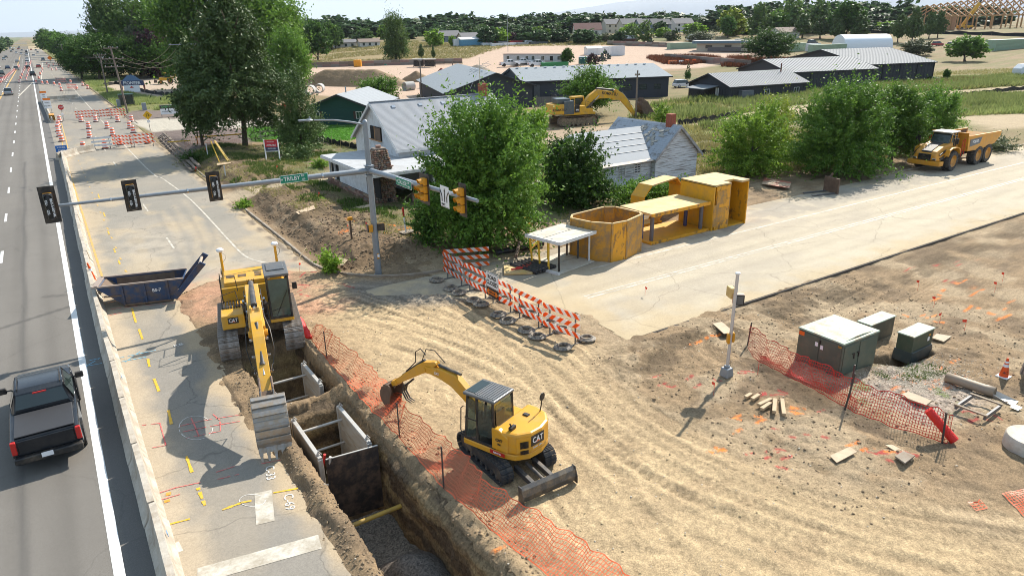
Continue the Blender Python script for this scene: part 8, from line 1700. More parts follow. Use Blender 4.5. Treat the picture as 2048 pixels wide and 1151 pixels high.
tbl=thing('trench_shield','yellow trench shield on its side, flat top on four blue and grey struts','trench shield',(31.0,-3.2,0),R(1.5))
o=MB().box((2.6,1.45,.08),(5.3,2.9,.14)).build('lower_panel',M_SHYC,tbl,bevel=.01); o=MB().box((2.6,1.45,1.92),(5.3,2.9,.14)).build('upper_panel',M_SHTOP,tbl,bevel=.01)
b=MB(); b.box((2.6,-.02,.10),(5.36,.08,.19)); b.box((2.6,-.02,1.90),(5.36,.08,.22)); b.build('edge_rail',M_SHY,tbl)
for x,y,m_ in ((.35,.35,mk('strut_grey',(.12,.11,.12),.6)),(.2,1.1,mk('strut_blue',(.03,.07,.25),.5,dirt=(.2,.15,.1),da=.5)),(4.9,.35,mk('strut_grey',(.12,.11,.12),.6)),(4.7,1.5,mk('strut_blue2',(.05,.05,.13),.5))): MB().tube([(x,y,.15),(x,y,1.85)],.13,12).build('strut',m_,tbl,True)
b2=thing('trench_shield','big dark yellow box shield with cut-out top, right end of the row','trench shield',(36.4,-3.25,0),R(0))
b=MB(); b.box((.05,1.5,1.5),(.1,3.0,3.0)); b.build('side_panel',M_SHYC,b2); b=MB(); b.box((.9,.05,1.5),(1.3,.1,3.0)); b.build('front_panel',M_SHY,b2,bevel=.01); b=MB(); b.box((3.35,1.5,1.5),(.1,3.0,3.0)); b.build('side_panel',M_SHY,b2); b=MB(); b.box((1.7,2.95,1.5),(3.2,.1,3.0)); b.build('back_panel',M_SHYC,b2)
b=MB(); b.prism([(0,0),(1.6,0),(1.6,.7),(2.6,.7),(2.6,0),(3.4,0),(3.4,3),(0,3)],2.95,3.08,'xy'); b.build('top_panel',M_SHTOP,b2)
b=MB(); b.box((1.7,1.5,.05),(3.2,2.8,.1)); b.build('floor_panel',M_SHYC,b2); b=MB(); b.box((1.57,.12,1.5),(.12,.2,3.0)); b.box((.3,-.01,1.0),(.5,.03,1.5)); b.build('stiffener',M_SHYW,b2)
for (x,z,w,h) in ((.75,2.2,.9,.9),(.75,1.0,.9,1.0)): MB().box((x,-.02,z),(w,.03,h)).build('raised_plate',M_SHYW,b2,bevel=.01)
ar=thing('trench_shield','clean yellow arch-shaped shield behind the flat-topped one','trench shield',(33.9,.6,0),R(8))
for (x0,z0,x1,z1,m_) in ((0,0,0,1.9,M_SHYC),(0,1.9,.8,2.6,M_SHYC),(.8,2.6,3.6,2.75,M_SHTOP),(3.6,2.75,4.3,2.1,M_SHY),(4.3,2.1,4.3,0,M_SHYC)):
    L_=math.hypot(x1-x0,z1-z0); o=MB().box((0,0,0),(L_+.02,1.15,.09)).build('panel',m_,ar,bevel=.005); o.location=((x0+x1)/2,.6,(z0+z1)/2); o.rotation_euler[1]=-math.atan2(z1-z0,x1-x0)
fa=thing('trench_shield','low yellow panel with ribbed flap lying behind the flat-topped shield','trench shield',(31.4,-.1,0),R(3)); MB().box((1.9,.5,.12),(3.8,.9,.2)).build('panel',M_SHYC,fa,bevel=.01); o=MB().box((0,0,0),(1.6,.9,.08)).build('flap',M_SHY,fa); o.location=(3.9,.5,.65); o.rotation_euler[1]=-.75
for k in range(3): q=MB().box((-.5+.5*k,0,.06),(.08,.9,.06)).build('rib',M_SHYC,o)
M_WHP=mk('dusty_white_panel',(.56,.52,.44),.6,var=.1,dirt=(.35,.27,.18),da=.7,ds=1.6)
gs=thing('trench_shield','white-topped table-like shield on thin yellow, black and white legs','trench shield',(22.95,-4.35,0),R(12))
for y in (.62,1.92): MB().box((1.55,y,1.83),(3.1,1.24,.12)).build('top_panel',M_WHP,gs,bevel=.01)
for y in (.62,1.92): MB().box((1.55,y,.05),(3.1,1.24,.07)).build('bottom_panel',M_WHP,gs)
b=MB(); b.box((1.55,-.05,1.82),(3.16,.08,.18)); b.box((-.04,1.27,1.82),(.08,2.6,.18)); b.box((-.04,1.27,.06),(.14,2.6,.14)); b.build('edge_rail',M_WTRIM,gs)
for x,y,m_,lx in ((.25,.25,M_BLACK,0),(.1,.9,M_YEL,0),(.1,1.7,M_YEL,.15),(.1,2.35,M_YEL,.2),(2.9,.25,M_WTRIM,0),(2.8,1.0,M_DARK,0),(2.85,1.9,M_RUST,0),(1.6,2.3,M_YEL,0)): MB().tube([(x+lx,y,.08),(x,y,1.78)],.06,8).build('leg',m_,gs,True)
M_IRON=mk('black_iron_pipe',(.03,.032,.038),.45,metal=.3,dirt=(.2,.13,.08),da=.4,ds=2)
for k in range(6):
    a=Vector((21.75+.27*k,-2.6+.03*k,.16)); M_=MB().tube([a+Vector((.22,-1.0,0)),a+Vector((-.22,1.0,.0))],.125,12); tag(M_.build('iron_pipe',M_IRON,None,True),['nearest black iron pipe of the pile in front of the white-topped shield','second black iron pipe of the pile','third black iron pipe of the pile','fourth black iron pipe of the pile','fifth black iron pipe of the pile','farthest black iron pipe of the pile'][k],'pipe')
tag(MB().tube([(21.9,.7,.2),(25.3,.5,.25)],.17,12).build('iron_pipe',M_IRON,None,True),'long black pipe lying behind the pipe pile','pipe'); tag(MB().tube([(22.0,-1.4,.5),(23.9,.9,.8)],.11,10).build('rusty_pipe',M_RUST,None,True),'tan pipe leaning across the pipe pile','pipe')
pl=thing('steel_platform','yellow steel plate with red bars lying before the pipe pile','steel plate',(20.4,-2.6,.02),R(-20)); MB().prism([(0,0),(1.5,-.3),(2.5,.2),(2.2,1.2),(.3,1.4)],0,.12,'xy').build('plate',M_SHTOP,pl,bevel=.01)
for k in range(3): MB().tube([(.5+.35*k,.3+.2*k,.2),(1.5+.2*k,.5+.25*k,.2)],.05,6).build('bar',M_RED,pl)
rk=thing('scrap_rack','heap of weathered struts and yellow bars behind the pipe pile','scrap rack',(24.0,.1,0)); 
for k in range(7): MB().tube([(.0+.1*k,.3*k*.3,.15+.12*k),(1.6+.1*k,.6+.2*k,.6-.04*k)],.05,6).build('strut',[M_SHYW,M_YEL,mk('grey_wood',(.32,.29,.25),.8)][k%3],rk)
for k in range(6): MB().tube([(-.6,1.2+.12*k,1.0+.07*k),(1.4,1.6+.12*k,1.25+.07*k)],.04,5).build('yellow_bar',M_YEL,rk)
fk=thing('fork_attachment','black pallet-fork attachment with two long tines at the road edge','fork attachment',(52.6,-1.2,0),R(165)); b=MB(); b.box((0,0,.65),(.12,1.6,1.2)); b.tube([(-.1,-.6,.9),(-.5,-.6,1.4),(-.1,-.2,1.5)],.09,6); b.build('carriage',M_RUST,fk)
for s in (-.5,.5): MB().box((1.1,s,.08),(2.3,.16,.07)).build('tine',M_STEEL,fk)
# cars
x,y=P(-6,392); car('car','white car leaving the left edge beside the signal head','car',(-6.1,38.0,.006),R(90),P_WHITE); 
for u,v,l,m_,s_ in ((66,152,'black car far up the right lane',P_BLACK,1),(18,190,'silver estate car in the left lane',P_SILV,1),(4,150,'black car at the left edge far ahead',P_BLACK,1),(16,138,'dark blue car in the oncoming lanes',P_BLUE,0),(35,125,'silver car far ahead in the oncoming lanes',P_SILV,0),(2,160,'red car half cut by the left edge',P_RED,0)):
    x,y=P(u,v); car('car',l,'car',(x,y,.006),R(90 if u>15 else -90),m_,bool(s_))
_c=[car('car','silver car in the distant traffic','car',(-5,330,.006),R(90),P_SILV,True,'cars in the distant traffic'),car('car','dark car in the distant traffic','car',(-1,345,.006),R(90),P_BLACK,False,'cars in the distant traffic'),car('car','white car in the distant traffic','car',(-12,360,.006),R(-90),P_WHITE,True,'cars in the distant traffic'),car('car','red car in the distant traffic','car',(3,350,.006),R(90),P_RED,False,'cars in the distant traffic')]
rr=random.Random(4)
for k in range(30):
    y=380+ k*24+rr.uniform(-5,5); l=rr.choice([-16,-12.5,-8,-4.5,-1,3,6.5]); q=rr.choice(_c); dup(q,(l,y,.006),R(90 if l>-9 else -90))
for u,v,l,m_ in ((1875,92,'red car parked beyond the meadow tree',P_RED),(1905,94,'white car parked left of the meadow tree',P_WHITE),(1958,96,'white van parked right of the meadow tree',P_WHITE),(1840,97,'dark car parked by the grey-green tree',P_GREY),(1625,88,'grey car parked above the pale containers',P_GREY),(1478,86,'white car parked below the far motorhome',P_WHITE),(1366,178,'white car parked beside the smallest shed',P_WHITE)):
    x,y=PG(u,v); car('car',l,'car',(x,y,hz(x,y)),R(-15),m_)
x,y=PG(333,168); ld=thing('backhoe','small yellow backhoe loader in the bare lot','backhoe',(x,y,0),R(170)); MB().box((0,0,1.3),(3.2,1.5,.8)).build('body',KOMY,ld,bevel=.08); MB().box((-.4,0,2.2),(1.3,1.3,1.2)).build('cab',M_GLASS,ld); MB().box((-.4,0,2.85),(1.5,1.5,.1)).build('roof',KOMY,ld)
for xx,r_ in ((1.3,.5),(-1.1,.75)):
    for s in (-1,1): wheel(ld,xx,s*.85,r_,.4,RIMY,n=14)
b=MB(); b.box((2.6,0,.8),(.8,2.0,.7),taper=.8); b.build('loader_bucket',M_RUST,ld); b=MB(); b.tube([(-1.5,0,1.2),(-3.0,0,2.6),(-4.2,0,1.2),(-4.4,0,.4)],.16,6); b.tube([(.5,-.7,1.6),(2.3,-.7,1.0)],.1,6); b.build('loader_arm',KOMY,ld)
x,y=PG(310,163); pe=thing('person','person in a bright yellow-green safety vest standing in the bare lot','person',(x,y,0)); b=MB(); b.tube([(-.1,0,0),(-.1,0,.85),(0,0,.95),(0,0,1.45),(0,0,1.52),(0,0,1.6),(0,0,1.75)],[.08,.10,.19,.22,.08,.1,.1],8); b.tube([(.1,0,0),(.1,0,.85)],[.07,.10],8); b.build('body',M_DARK,pe,True); MB().lathe([(.2,1.0),(.24,1.2),(.22,1.48)],8,cap=False).build('vest',mk('hi_vis',(.35,.60,.02),.6),pe,True); MB().lathe([(.13,1.72),(.12,1.82),(.0,1.86)],8).build('hard_hat',M_WHITE,pe,True)
# ================================================================ TREES AND PLANTS
GR={}
def G_(n,c1,c2,**k): GR[n]=leafmat('leaf_'+n,c1,c2,**k); return GR[n]
G_('deep',(0.022,0.063,0.011),(0.104,0.207,0.030)); G_('mid',(0.039,0.104,0.015),(0.183,0.323,0.043)); G_('light',(0.085,0.195,0.018),(0.305,0.451,0.055),trans=.45); G_('yellow',(0.146,0.220,0.018),(0.390,0.439,0.061))
G_('pine',(0.034,0.071,0.018),(0.134,0.195,0.055),trans=.12,scale=.9); G_('spruce',(0.022,0.043,0.039),(0.073,0.110,0.098),trans=.12); G_('purple',(0.024,0.012,0.017),(0.067,0.030,0.037)); G_('olive',(0.055,0.073,0.034),(0.183,0.207,0.110)); G_('cottonw',(0.043,0.091,0.022),(0.159,0.244,0.061),scale=.5); G_('fardeep',(0.029,0.067,0.022),(0.085,0.152,0.049),scale=.25); G_('farmid',(0.051,0.110,0.027),(0.159,0.244,0.067),scale=.25)
M_BARK=mk('bark_brown',(.095,.07,.05),.95,var=.3,scale=6,bump=.02,bs=18); M_BARKG=mk('bark_grey',(.16,.14,.12),.95,var=.3,scale=6)
def leaves(n_cl,per,fn,leaf,rng,clr=.16,asp=1.6,droop=0.):
    """many small leaf faces gathered in clumps through a crown volume; fn gives clump centres and sizes"""
    C,S=fn(n_cl,rng); n=len(C); q=rng.normal(0,1,(n,per,3)); q/=np.linalg.norm(q,axis=2,keepdims=True)+1e-9; rad=rng.random((n,per,1))**.45
    ax=C-np.array((0,0,C[:,2].mean()-.12)); ax/=np.linalg.norm(ax,axis=1,keepdims=True)+1e-9; al=rng.normal(0,1,(n,per,1))*S[:,None,None]*rng.choice([.7,1.0,1.7],(n,1,1))*(1. if per>22 else .3)
    P_=C[:,None,:]+q*rad*S[:,None,None]*np.array((1,1,.7))*.62+ax[:,None,:]*al; P_=P_.reshape(-1,3); q=q.reshape(-1,3); m=len(P_)
    # leaf faces roughly face outward/upward with scatter
    nrm=q*.7+rng.normal(0,.7,(m,3))+np.array((0,0,.45)); nrm/=np.linalg.norm(nrm,axis=1,keepdims=True)
    t=np.cross(nrm,rng.normal(0,1,(m,3))); t/=np.linalg.norm(t,axis=1,keepdims=True)+1e-9; b=np.cross(nrm,t); sz=leaf*rng.uniform(.6,1.35,(m,1)); t=t*sz*asp; b=b*sz
    if droop: t[:,2]-=droop*sz[:,0]
    V=np.stack([P_-t,P_+b*.9,P_+t,P_-b*.9],1).reshape(-1,3); F_=np.arange(m*4).reshape(-1,4); return V,F_
def f_round(rx=.5,rz=.5,zc=.5,lo=.35,cl=.13,ns=.35,ph=0):
    def fn(n,rng):
        d=rng.normal(0,1,(n,3)); d/=np.linalg.norm(d,axis=1,keepdims=True); r=lo+(1-lo)*rng.random(n)**.5
        w=1+ns*(fbm(d[:,0]*2+5+ph,d[:,1]*2+d[:,2]*2.3,1.2,3,int(ph*7))-.5)*2; p=d*(r*w)[:,None]; p[:,0]*=rx; p[:,1]*=rx; p[:,2]=p[:,2]*rz+zc
        return p,cl*rng.uniform(.6,1.25,n)
    return fn
def f_cone(rx=.5,z0=.02,p=1.,cl=.09,layers=0):
    def fn(n,rng):
        z=1-rng.random(n)**.6*(1-z0); z=np.clip(1-(1-z0)*rng.random(n)**.62,z0,1); a=rng.uniform(0,2*PI,n); R_=rx*(1-(z-z0)/(1-z0))**p*(.55+.45*rng.random(n)**.4)*(1+.22*np.sin(a*3+z*9)); 
        return np.stack([R_*np.cos(a),R_*np.sin(a),z],1),cl*rng.uniform(.6,1.1,n)*(.5+.5*(1-z))
    return fn
def f_multi(blobs,cl=.10):
    def fn(n,rng):
        out=[];s=[]; w=np.array([b[3]*b[3]*b[4] for b in blobs]); w=w/w.sum()
        for b,ww in zip(blobs,w):
            k=max(int(n*ww),4); d=rng.normal(0,1,(k,3)); d/=np.linalg.norm(d,axis=1,keepdims=True); r=.45+.55*rng.random(k)**.5; w2=1+.5*(fbm(d[:,0]*2.5+b[0]*9,d[:,1]*2.5+d[:,2]*2,1.3,3,3)-.5); p=d*(r*w2)[:,None]*np.array((b[3],b[3],b[4]))+np.array(b[:3]); out.append(p); s.append(cl*rng.uniform(.5,1.25,k))
        return np.concatenate(out),np.concatenate(s)
    return fn
def trunk_mesh(name,h,r,limbs,rng,mt=None,z1=.75):
    b=MB(); pts=[(0,0,-.02)]; x=y=0
    for k in range(1,6): x+=rng.uniform(-.02,.02); y+=rng.uniform(-.02,.02); pts.append((x,y,h*k/5))
    b.tube(pts,[r*(1.25 if k==0 else 1-.14*k) for k in range(6)],8)
    for k in range(limbs):
        f=rng.uniform(.35,1); i=min(int(f*5),4); p=Vector(pts[i]); a=rng.uniform(0,2*PI); L=rng.uniform(.18,.36); b.tube([p,p+Vector((math.cos(a)*L*.5,math.sin(a)*L*.5,L*.45)),p+Vector((math.cos(a)*L,math.sin(a)*L,L*.75))],[r*.5,r*.32,r*.12],5)
    return b.mesh(name,mt or M_BARK,True)
TPL={}
def template(key,fn,ncl,per,leaf,mat_,trunk=(.4,.035,5),seed=1,asp=1.6,bark=None):
    rng=np.random.default_rng(seed); V,F_=leaves(ncl,per,fn,leaf,rng,asp=asp); TPL[key]=(np_mesh('crown',V,F_,GR[mat_]),trunk_mesh('trunk',trunk[0],trunk[1],trunk[2],random.Random(seed),bark) if trunk else None)
# middle and far kinds (unit height, unit width)
B_='fardeep';C_='farmid'
for k in range(3):
    template('far_round%d'%k,f_round(.5,.5,.47,.45,.13,.45,ph=k*1.7),170,13,.05,(B_,C_,B_)[k],(.3,.03,0),seed=20+k)
    template('mid_round%d'%k,f_multi([(0,0,.62,.34,.34),(.2,.05,.45,.26,.28),(-.22,-.05,.48,.25,.3),(.02,.1,.8,.22,.2)] if k<2 else [(0,0,.55,.42,.42),(.1,.05,.8,.24,.2),(-.2,0,.4,.28,.3)],.10),330,22,.022,('deep','mid','cottonw')[k],(.4,.03,5),seed=30+k)
template('far_light',f_round(.5,.5,.47,.4,.13,.5,ph=9),160,13,.048,'light',(.3,.03,0),seed=41); template('far_yellow',f_round(.5,.5,.47,.4,.13,.5,ph=3),160,13,.048,'yellow',(.3,.03,0),seed=42)
template('far_tall',f_round(.42,.5,.5,.4,.13,.5,ph=4),120,13,.034,'cottonw',(.3,.03,0),seed=43); template('far_cone',f_cone(.5,.03,.9,.1),90,13,.036,'pine',(.2,.03,0),seed=44); template('far_spruce',f_cone(.5,.02,.8,.1),100,15,.036,'spruce',(.15,.03,0),seed=45)
template('mid_purple',f_round(.5,.48,.52,.35,.12,.4,ph=6),220,18,.028,'purple',(.3,.02,3),seed=46); template('mid_olive',f_round(.5,.46,.5,.3,.12,.5,ph=7),260,20,.024,'olive',(.3,.02,4),seed=47); template('mid_cone',f_cone(.5,.02,.75,.07),220,20,.02,'pine',(.2,.02,0),seed=48)
template('juniper',f_multi([(0,0,.72,.20,.25),(.12,0,.5,.28,.22),(-.18,0,.45,.26,.22),(.05,.1,.88,.12,.12),(0,0,.3,.3,.12)],.09),300,20,.022,'pine',(.5,.03,4),seed=49)
def plant_tree(label,u,v,vt,wpx,key,group=None,rz=None,name='tree',cat='tree',xy=None,H=None,W=None):
    x,y=PG(u,v) if xy is None else xy; z=hz(x,y); D=dist(x,y)
    if H is None: d=ray(u,vt); H=CZ+d[2]/math.hypot(d[0],d[1])*D-z
    if W is None: W=wpx*D/1402
    t=thing(name,label,cat,(x,y,z-.03),random.uniform(0,6.28) if rz is None else rz,group); t.scale=(W,W,H)
    cm,tm=TPL[key]; link('crown',cm,t)
    if tm: link('trunk',tm,t)
    return t
# --- near trees: each with a crown of its own
def big(label,u,v,vt,wpx,fn,ncl,per,leaf_m,mat_,trunk,seed,name='tree',cat='tree',group=None,asp=1.6,bark=None,xy=None):
    x,y=P(u,v) if xy is None else xy; z=hz(x,y); D=dist(x,y); d=ray(u,vt); H=CZ+d[2]/math.hypot(d[0],d[1])*D-z; W=wpx*D/1402
    rng=np.random.default_rng(seed); V,F_=leaves(ncl,per,fn,1.,rng,asp=1.)
    # rebuild with true leaf size in metres
    C=V.reshape(-1,4,3).mean(1)*np.array((W,W,H)); E_=(V.reshape(-1,4,3)-V.reshape(-1,4,3).mean(1,keepdims=True)); E_[:,0]*=asp; E_[:,2]*=asp
    V=(C[:,None,:]+E_*leaf_m).reshape(-1,3)
    t=thing(name,label,cat,(x,y,z-.03),0,group); link('crown',np_mesh('crown',V,F_,GR[mat_]),t)
    if trunk:
        tm=trunk_mesh('trunk',trunk[0],trunk[1],trunk[2],random.Random(seed),bark); o=link('trunk',tm,t); o.scale=(W,W,H)
    return t
big('large leafy tree with crown to the ground, right of the signal pole',968,492,193,262,f_multi([(0,0,.70,.33,.26),(-.22,0,.42,.25,.28),(.2,.05,.45,.27,.30),(.0,0,.2,.42,.18),(.08,-.1,.9,.18,.10),(-.30,.05,.62,.16,.14),(.32,0,.66,.18,.16),(.05,-.2,.5,.3,.3)],.068),1350,52,.058,'mid',(.7,.035,8),101,asp=2.0)
big('dark shrubby tree right of the largest tree, beside the old house',1146,412,262,138,f_multi([(0,0,.45,.42,.42),(.15,0,.75,.22,.2),(-.2,0,.7,.2,.2),(0,-.1,.25,.48,.22)],.08),620,46,.065,'deep',(.5,.03,6),102,asp=1.7)
big('paler feathery tree between the largest tree and the dark one',1050,395,215,130,f_multi([(0,0,.6,.34,.34),(.2,0,.8,.2,.16),(-.2,0,.5,.3,.3)],.07),480,40,.06,'light',(.6,.03,6),103,asp=2.2)
big('rounded light green bush in front of the row behind the side road',1497,352,205,148,f_multi([(0,0,.45,.40,.40),(.25,0,.72,.22,.26),(-.18,0,.62,.24,.24),(0,0,.2,.48,.18)],.07),680,44,.06,'light',(.5,.025,6),104,asp=1.7)
big('largest dark green tree of the row behind the side road',1672,348,158,190,f_multi([(0,0,.55,.34,.38),(-.25,0,.42,.25,.32),(.25,0,.5,.27,.38),(0,0,.22,.46,.2),(.1,0,.86,.2,.14),(-.22,0,.80,.16,.14)],.062),1250,48,.058,'mid',(.7,.03,8),105,asp=2.0)
big('dark green tree directly right of the largest one in the row',1780,326,168,130,f_multi([(0,0,.55,.36,.38),(.2,0,.42,.26,.3),(-.1,0,.8,.24,.18)],.065),720,45,.058,'mid',(.6,.03,6),106,asp=2.0)
big('right-hand tree of the row, behind the yellow dump truck',1848,300,172,110,f_multi([(0,0,.55,.38,.38),(.15,0,.75,.26,.2),(-.2,0,.4,.28,.3)],.065),600,42,.058,'mid',(.6,.03,6),107,asp=2.0)
big('yellow-green bush rising behind the light green bush',1548,318,195,80,f_multi([(0,0,.6,.38,.36),(0,0,.25,.42,.22)],.09),420,26,.055,'yellow',(.5,.025,4),108)
big('bushy tree behind the far excavator',1180,232,133,112,f_multi([(0,0,.52,.38,.34),(0,0,.82,.2,.16),(.22,0,.45,.26,.26),(-.22,0,.45,.26,.26)],.08),800,30,.085,'mid',(.5,.03,6),109)
big('thin young tree with bright leaves right of the far excavator bucket',1322,256,205,44,f_multi([(0,0,.6,.36,.36),(0,0,.3,.3,.2)],.10),120,24,.06,'light',(.5,.03,4),110)
# the big pine and its companions
def f_pine(n,rng):
    out=[];s=[]
    for k in range(n):
        z=.20+.79*rng.random()**.85; R_=.5*min(1,(1.02-z)*1.75)**.75*(.78+.22*math.sin(z*17)); a=rng.uniform(0,2*PI); q=.35+.65*rng.random()**.55; out.append((R_*q*math.cos(a),R_*q*math.sin(a),z-.05*q+.03*rng.random())); s.append(.062*rng.uniform(.6,1.2))
    return np.array(out),np.array(s)
big('tall dark pine with a long bare lower trunk beside the red sign',492,303,12,205,f_pine,1500,38,.085,'pine',(.92,.022,16),111,name='pine_tree',cat='pine tree',asp=2.6)
big('slimmer pine leaning left of the tall pine',408,305,95,82,f_pine,560,36,.085,'pine',(.92,.03,10),112,name='pine_tree',cat='pine tree',asp=2.6)
big('dark conical cedar with cut branches at its foot behind the red sign',607,308,142,88,f_multi([(0,0,.28,.48,.26),(0,0,.55,.36,.25),(-.02,0,.8,.2,.2),(.06,0,.95,.1,.08)],.085),620,34,.06,'pine',(.5,.03,6),113,name='cedar_tree',cat='cedar tree',asp=2.0)
big('heap of cut evergreen branches in front of the cedar',598,322,288,70,f_round(.5,.5,.4,.2,.2,.4,ph=2),70,26,.07,'pine',None,114,name='brush_pile',cat='brush pile',asp=2.2)
big('round green tree between the soil heap and the green house',760,208,150,74,f_multi([(0,0,.5,.42,.38),(.2,0,.7,.24,.2),(-.22,0,.6,.24,.24)],.09),420,28,.10,'mid',(.5,.03,5),115)
for i,(u,l) in enumerate([(763,'leftmost small'),(795,'second small'),(838,'third small'),(866,'fourth small'),(895,'rightmost small')]): 
    plant_tree(l+' cone-shaped conifer in the line behind the white house roof',u,206,186+(-2 if i%2 else 0),15,'mid_cone','cone conifers behind the white house',name='conifer',cat='conifer')
# tall trees on the left
CW=[('tall dark tree with sparse leaves, left end of the tall group',(232,152,-25,92),'mid_round2'),('broad pale green cottonwood, second of the tall group',(285,150,-15,125),'mid_round2'),('grey-green willow-like tree in the middle of the tall group',(320,152,20,90),'mid_olive'),('dense green tree behind the pale cottonwood',(345,150,-20,120),'mid_round1'),('huge green cottonwood left of the pine',(420,178,-60,170),'mid_round1'),('huge green cottonwood behind the tall pine',(500,175,-50,190),'mid_round1'),('tall leafy tree right of the tall pine',(562,170,-20,160),'mid_round1'),('wide leafy tree over the yard edge',(585,195,55,90),'mid_round1'),('dark low tree before the tall group, left',(200,160,70,90),'mid_round0'),('dark low tree before the tall group, middle',(262,158,75,90),'mid_round0'),('dark low tree before the tall group, right',(318,156,80,80),'mid_round0'),('reddish-brown thin tree among the tall group',(310,156,60,60),'mid_purple'),('green bush at the verge corner',(165,158,95,60),'mid_round0')]
_rng=np.random.default_rng(77)
for key,fn,mat_ in [('big_a',f_multi([(0,0,.72,.30,.22),(-.22,0,.55,.26,.22),(.22,.0,.58,.25,.24),(0,.1,.42,.36,.2),(.1,0,.9,.16,.1),(-.1,0,.25,.3,.16)],.07),'mid'),('big_b',f_multi([(0,0,.75,.26,.2),(-.25,0,.62,.2,.16),(.2,.0,.48,.28,.22),(-.1,.1,.38,.3,.18),(.05,0,.22,.34,.16)],.065),'cottonw'),('big_c',f_multi([(0,0,.55,.42,.34),(.1,.0,.85,.2,.14),(-.2,.1,.7,.22,.2)],.07),'deep')]:
    template(key,fn,1050,26,.0105,mat_,(.75,.03,9),seed=hash(key)%1000 if 0 else len(key)+ord(key[-1]),asp=1.6)
for l,(u,v,vt,w),k in CW: plant_tree(l,u,v,vt,w,{'mid_round2':'big_b','mid_round1':'big_a','mid_round0':'big_c'}.get(k,k))
rr=random.Random(12)
for i in range(16):
    u=85+i*8.5+rr.uniform(-3,3); v=104+ i*3.2; plant_tree('dark tree in the row along the highway verge',u+12,v,v-38-rr.uniform(0,12)-i*.8,34+i*2.2,rr.choice(['mid_round0','mid_round1','mid_round0']),'trees along the highway verge')
for i in range(44):
    u=-30+i*4.6; plant_tree('distant tree west of the highway','x' and u if u<75 else u,[100,92,86][i%3],rr.uniform(66,76) if i%3 else 72,rr.uniform(22,34),rr.choice(['far_round0','far_round1','far_round2']),'distant trees west of the highway',xy=(-22-rr.random()*(.04*(300+i*30)),300+i*30),H=rr.uniform(9,14),W=rr.uniform(12,18))
for i in range(30):
    plant_tree('distant tree east of the highway at the horizon',0,0,0,0,rr.choice(['far_round0','far_round1','far_tall']),'distant trees at the end of the verge',xy=(19+rr.uniform(0,40)+i*.5,330+i*40),H=rr.uniform(9,14),W=rr.uniform(12,18))
# named mid-distance trees
for l,u,v,vt,w,k in [('dark spreading tree at the field edge, left of the far farmhouse',636,121,42,62,'mid_round0'),('tall ragged cottonwood standing alone in the yard',792,119,24,66,'big_b'),('dark ivy-like stump tree, left of the dead branch',843,118,88,15,'juniper'),('dark ivy-like stump tree, right of the dead branch',867,118,93,11,'juniper'),('round juniper at the end of the office trailer',1134,131,96,28,'mid_round0'),('dark purple shrub beside the portable toilets',1186,132,108,24,'mid_purple'),('blue spruce before the white containers, upper',1210,118,98,22,'far_spruce'),('blue spruce before the white containers, lower',1204,122,111,20,'far_spruce'),('dense round willow before the beige office',1536,127,62,92,'big_c'),('rounded dark green tree left of the junipers',1552,72,24,60,'mid_round1'),('grey-green bush tree behind the sheds',1832,112,78,46,'mid_olive'),('round green tree alone on the dry meadow',1930,124,72,66,'mid_round1'),('dark palm-like tree in front of the middle shed',1669,162,125,42,'mid_round0'),('sapling before the dry meadow fence',1891,165,138,17,'mid_round1'),('small green bush at the shed corner',1857,167,152,34,'mid_round0'),('small conifer left of the smallest shed',1376,149,126,12,'mid_cone'),('little tree on the grass strip by the sheds',1375,160,143,12,'mid_round0'),('yellow-green tree behind the motorhome',1462,72,20,48,'far_yellow'),('dark tree right below the yellow-green one',1455,76,32,40,'mid_round0'),('tall dark cottonwood left of the round-topped tree',1515,75,14,46,'far_tall'),('broad tall tree on the skyline, right of centre',1582,70,2,62,'far_tall'),('second broad tall tree on the skyline',1635,68,2,52,'far_tall'),('highest dark tree on the skyline at right',1690,78,2,66,'mid_round0'),('bright green tree among the townhouses',1182,72,50,20,'far_light'),('yellow-green tree left of the townhouses',1022,68,38,24,'far_yellow')]: plant_tree(l,u,v,vt,w,k)
JN=['first','second','third','fourth','fifth','sixth','seventh','eighth']
for i,(u,v,vt,w) in enumerate([(1604,76,26,46),(1640,78,32,44),(1672,80,34,40),(1718,80,30,46),(1795,86,28,34),(1822,88,14,40),(1857,78,24,30),(1875,76,22,32)]): plant_tree(JN[i]+' juniper from the left in the dark row before the timber frame',u,v,vt,w,'juniper','junipers before the timber frame')
# the far tree belt
for i in range(165):
    u=rr.uniform(600,1800); dep=rr.random(); base=(86-(u-640)*.017)-dep*22; 
    top=base-rr.uniform(15,30)*(1-.25*dep)
    k=rr.choice(['far_round0','far_round1','far_round2','far_round0','far_tall','far_round1','far_light','far_cone','far_round0','far_yellow' if rr.random()<.35 else 'far_round2','mid_purple' if rr.random()<.3 else 'far_round0'])
    if 1110<u<1360 and base>56 and rr.random()<.62: continue
    plant_tree('tree in the belt beyond the far field',u,base,top,rr.uniform(26,44),k,'trees in the belt beyond the far field')
_P=[];_Q=[];_k=0
for i in range(190):
    u=610+(i%95)*14.5+rr.uniform(-6,6); az=AZ+math.atan((u-1024)/1402*math.cos(PT)); D=rr.uniform(560,900) if i<95 else rr.uniform(470,560); x,y=CX+D*math.sin(az),CY+D*math.cos(az); H_=rr.uniform(10,16)*(1 if i<95 else .72)+(3 if 1450<u<1780 else 0); W_=rr.uniform(20,32)
    V_,F_=leaves(90,12,f_round(.5,.5,.46,.45,.14,.45,ph=i%7),.058,np.random.default_rng(i)); _P.append(V_*np.array((W_,W_,H_))+np.array((x,y,float(hill(x,y))))); _Q.append(F_+_k); _k+=len(V_)
tag(link('distant_woods',np_mesh('distant_woods',np.concatenate(_P),np.concatenate(_Q),GR['fardeep'])),'band of far-off trees closing the skyline','woods',kind='stuff')
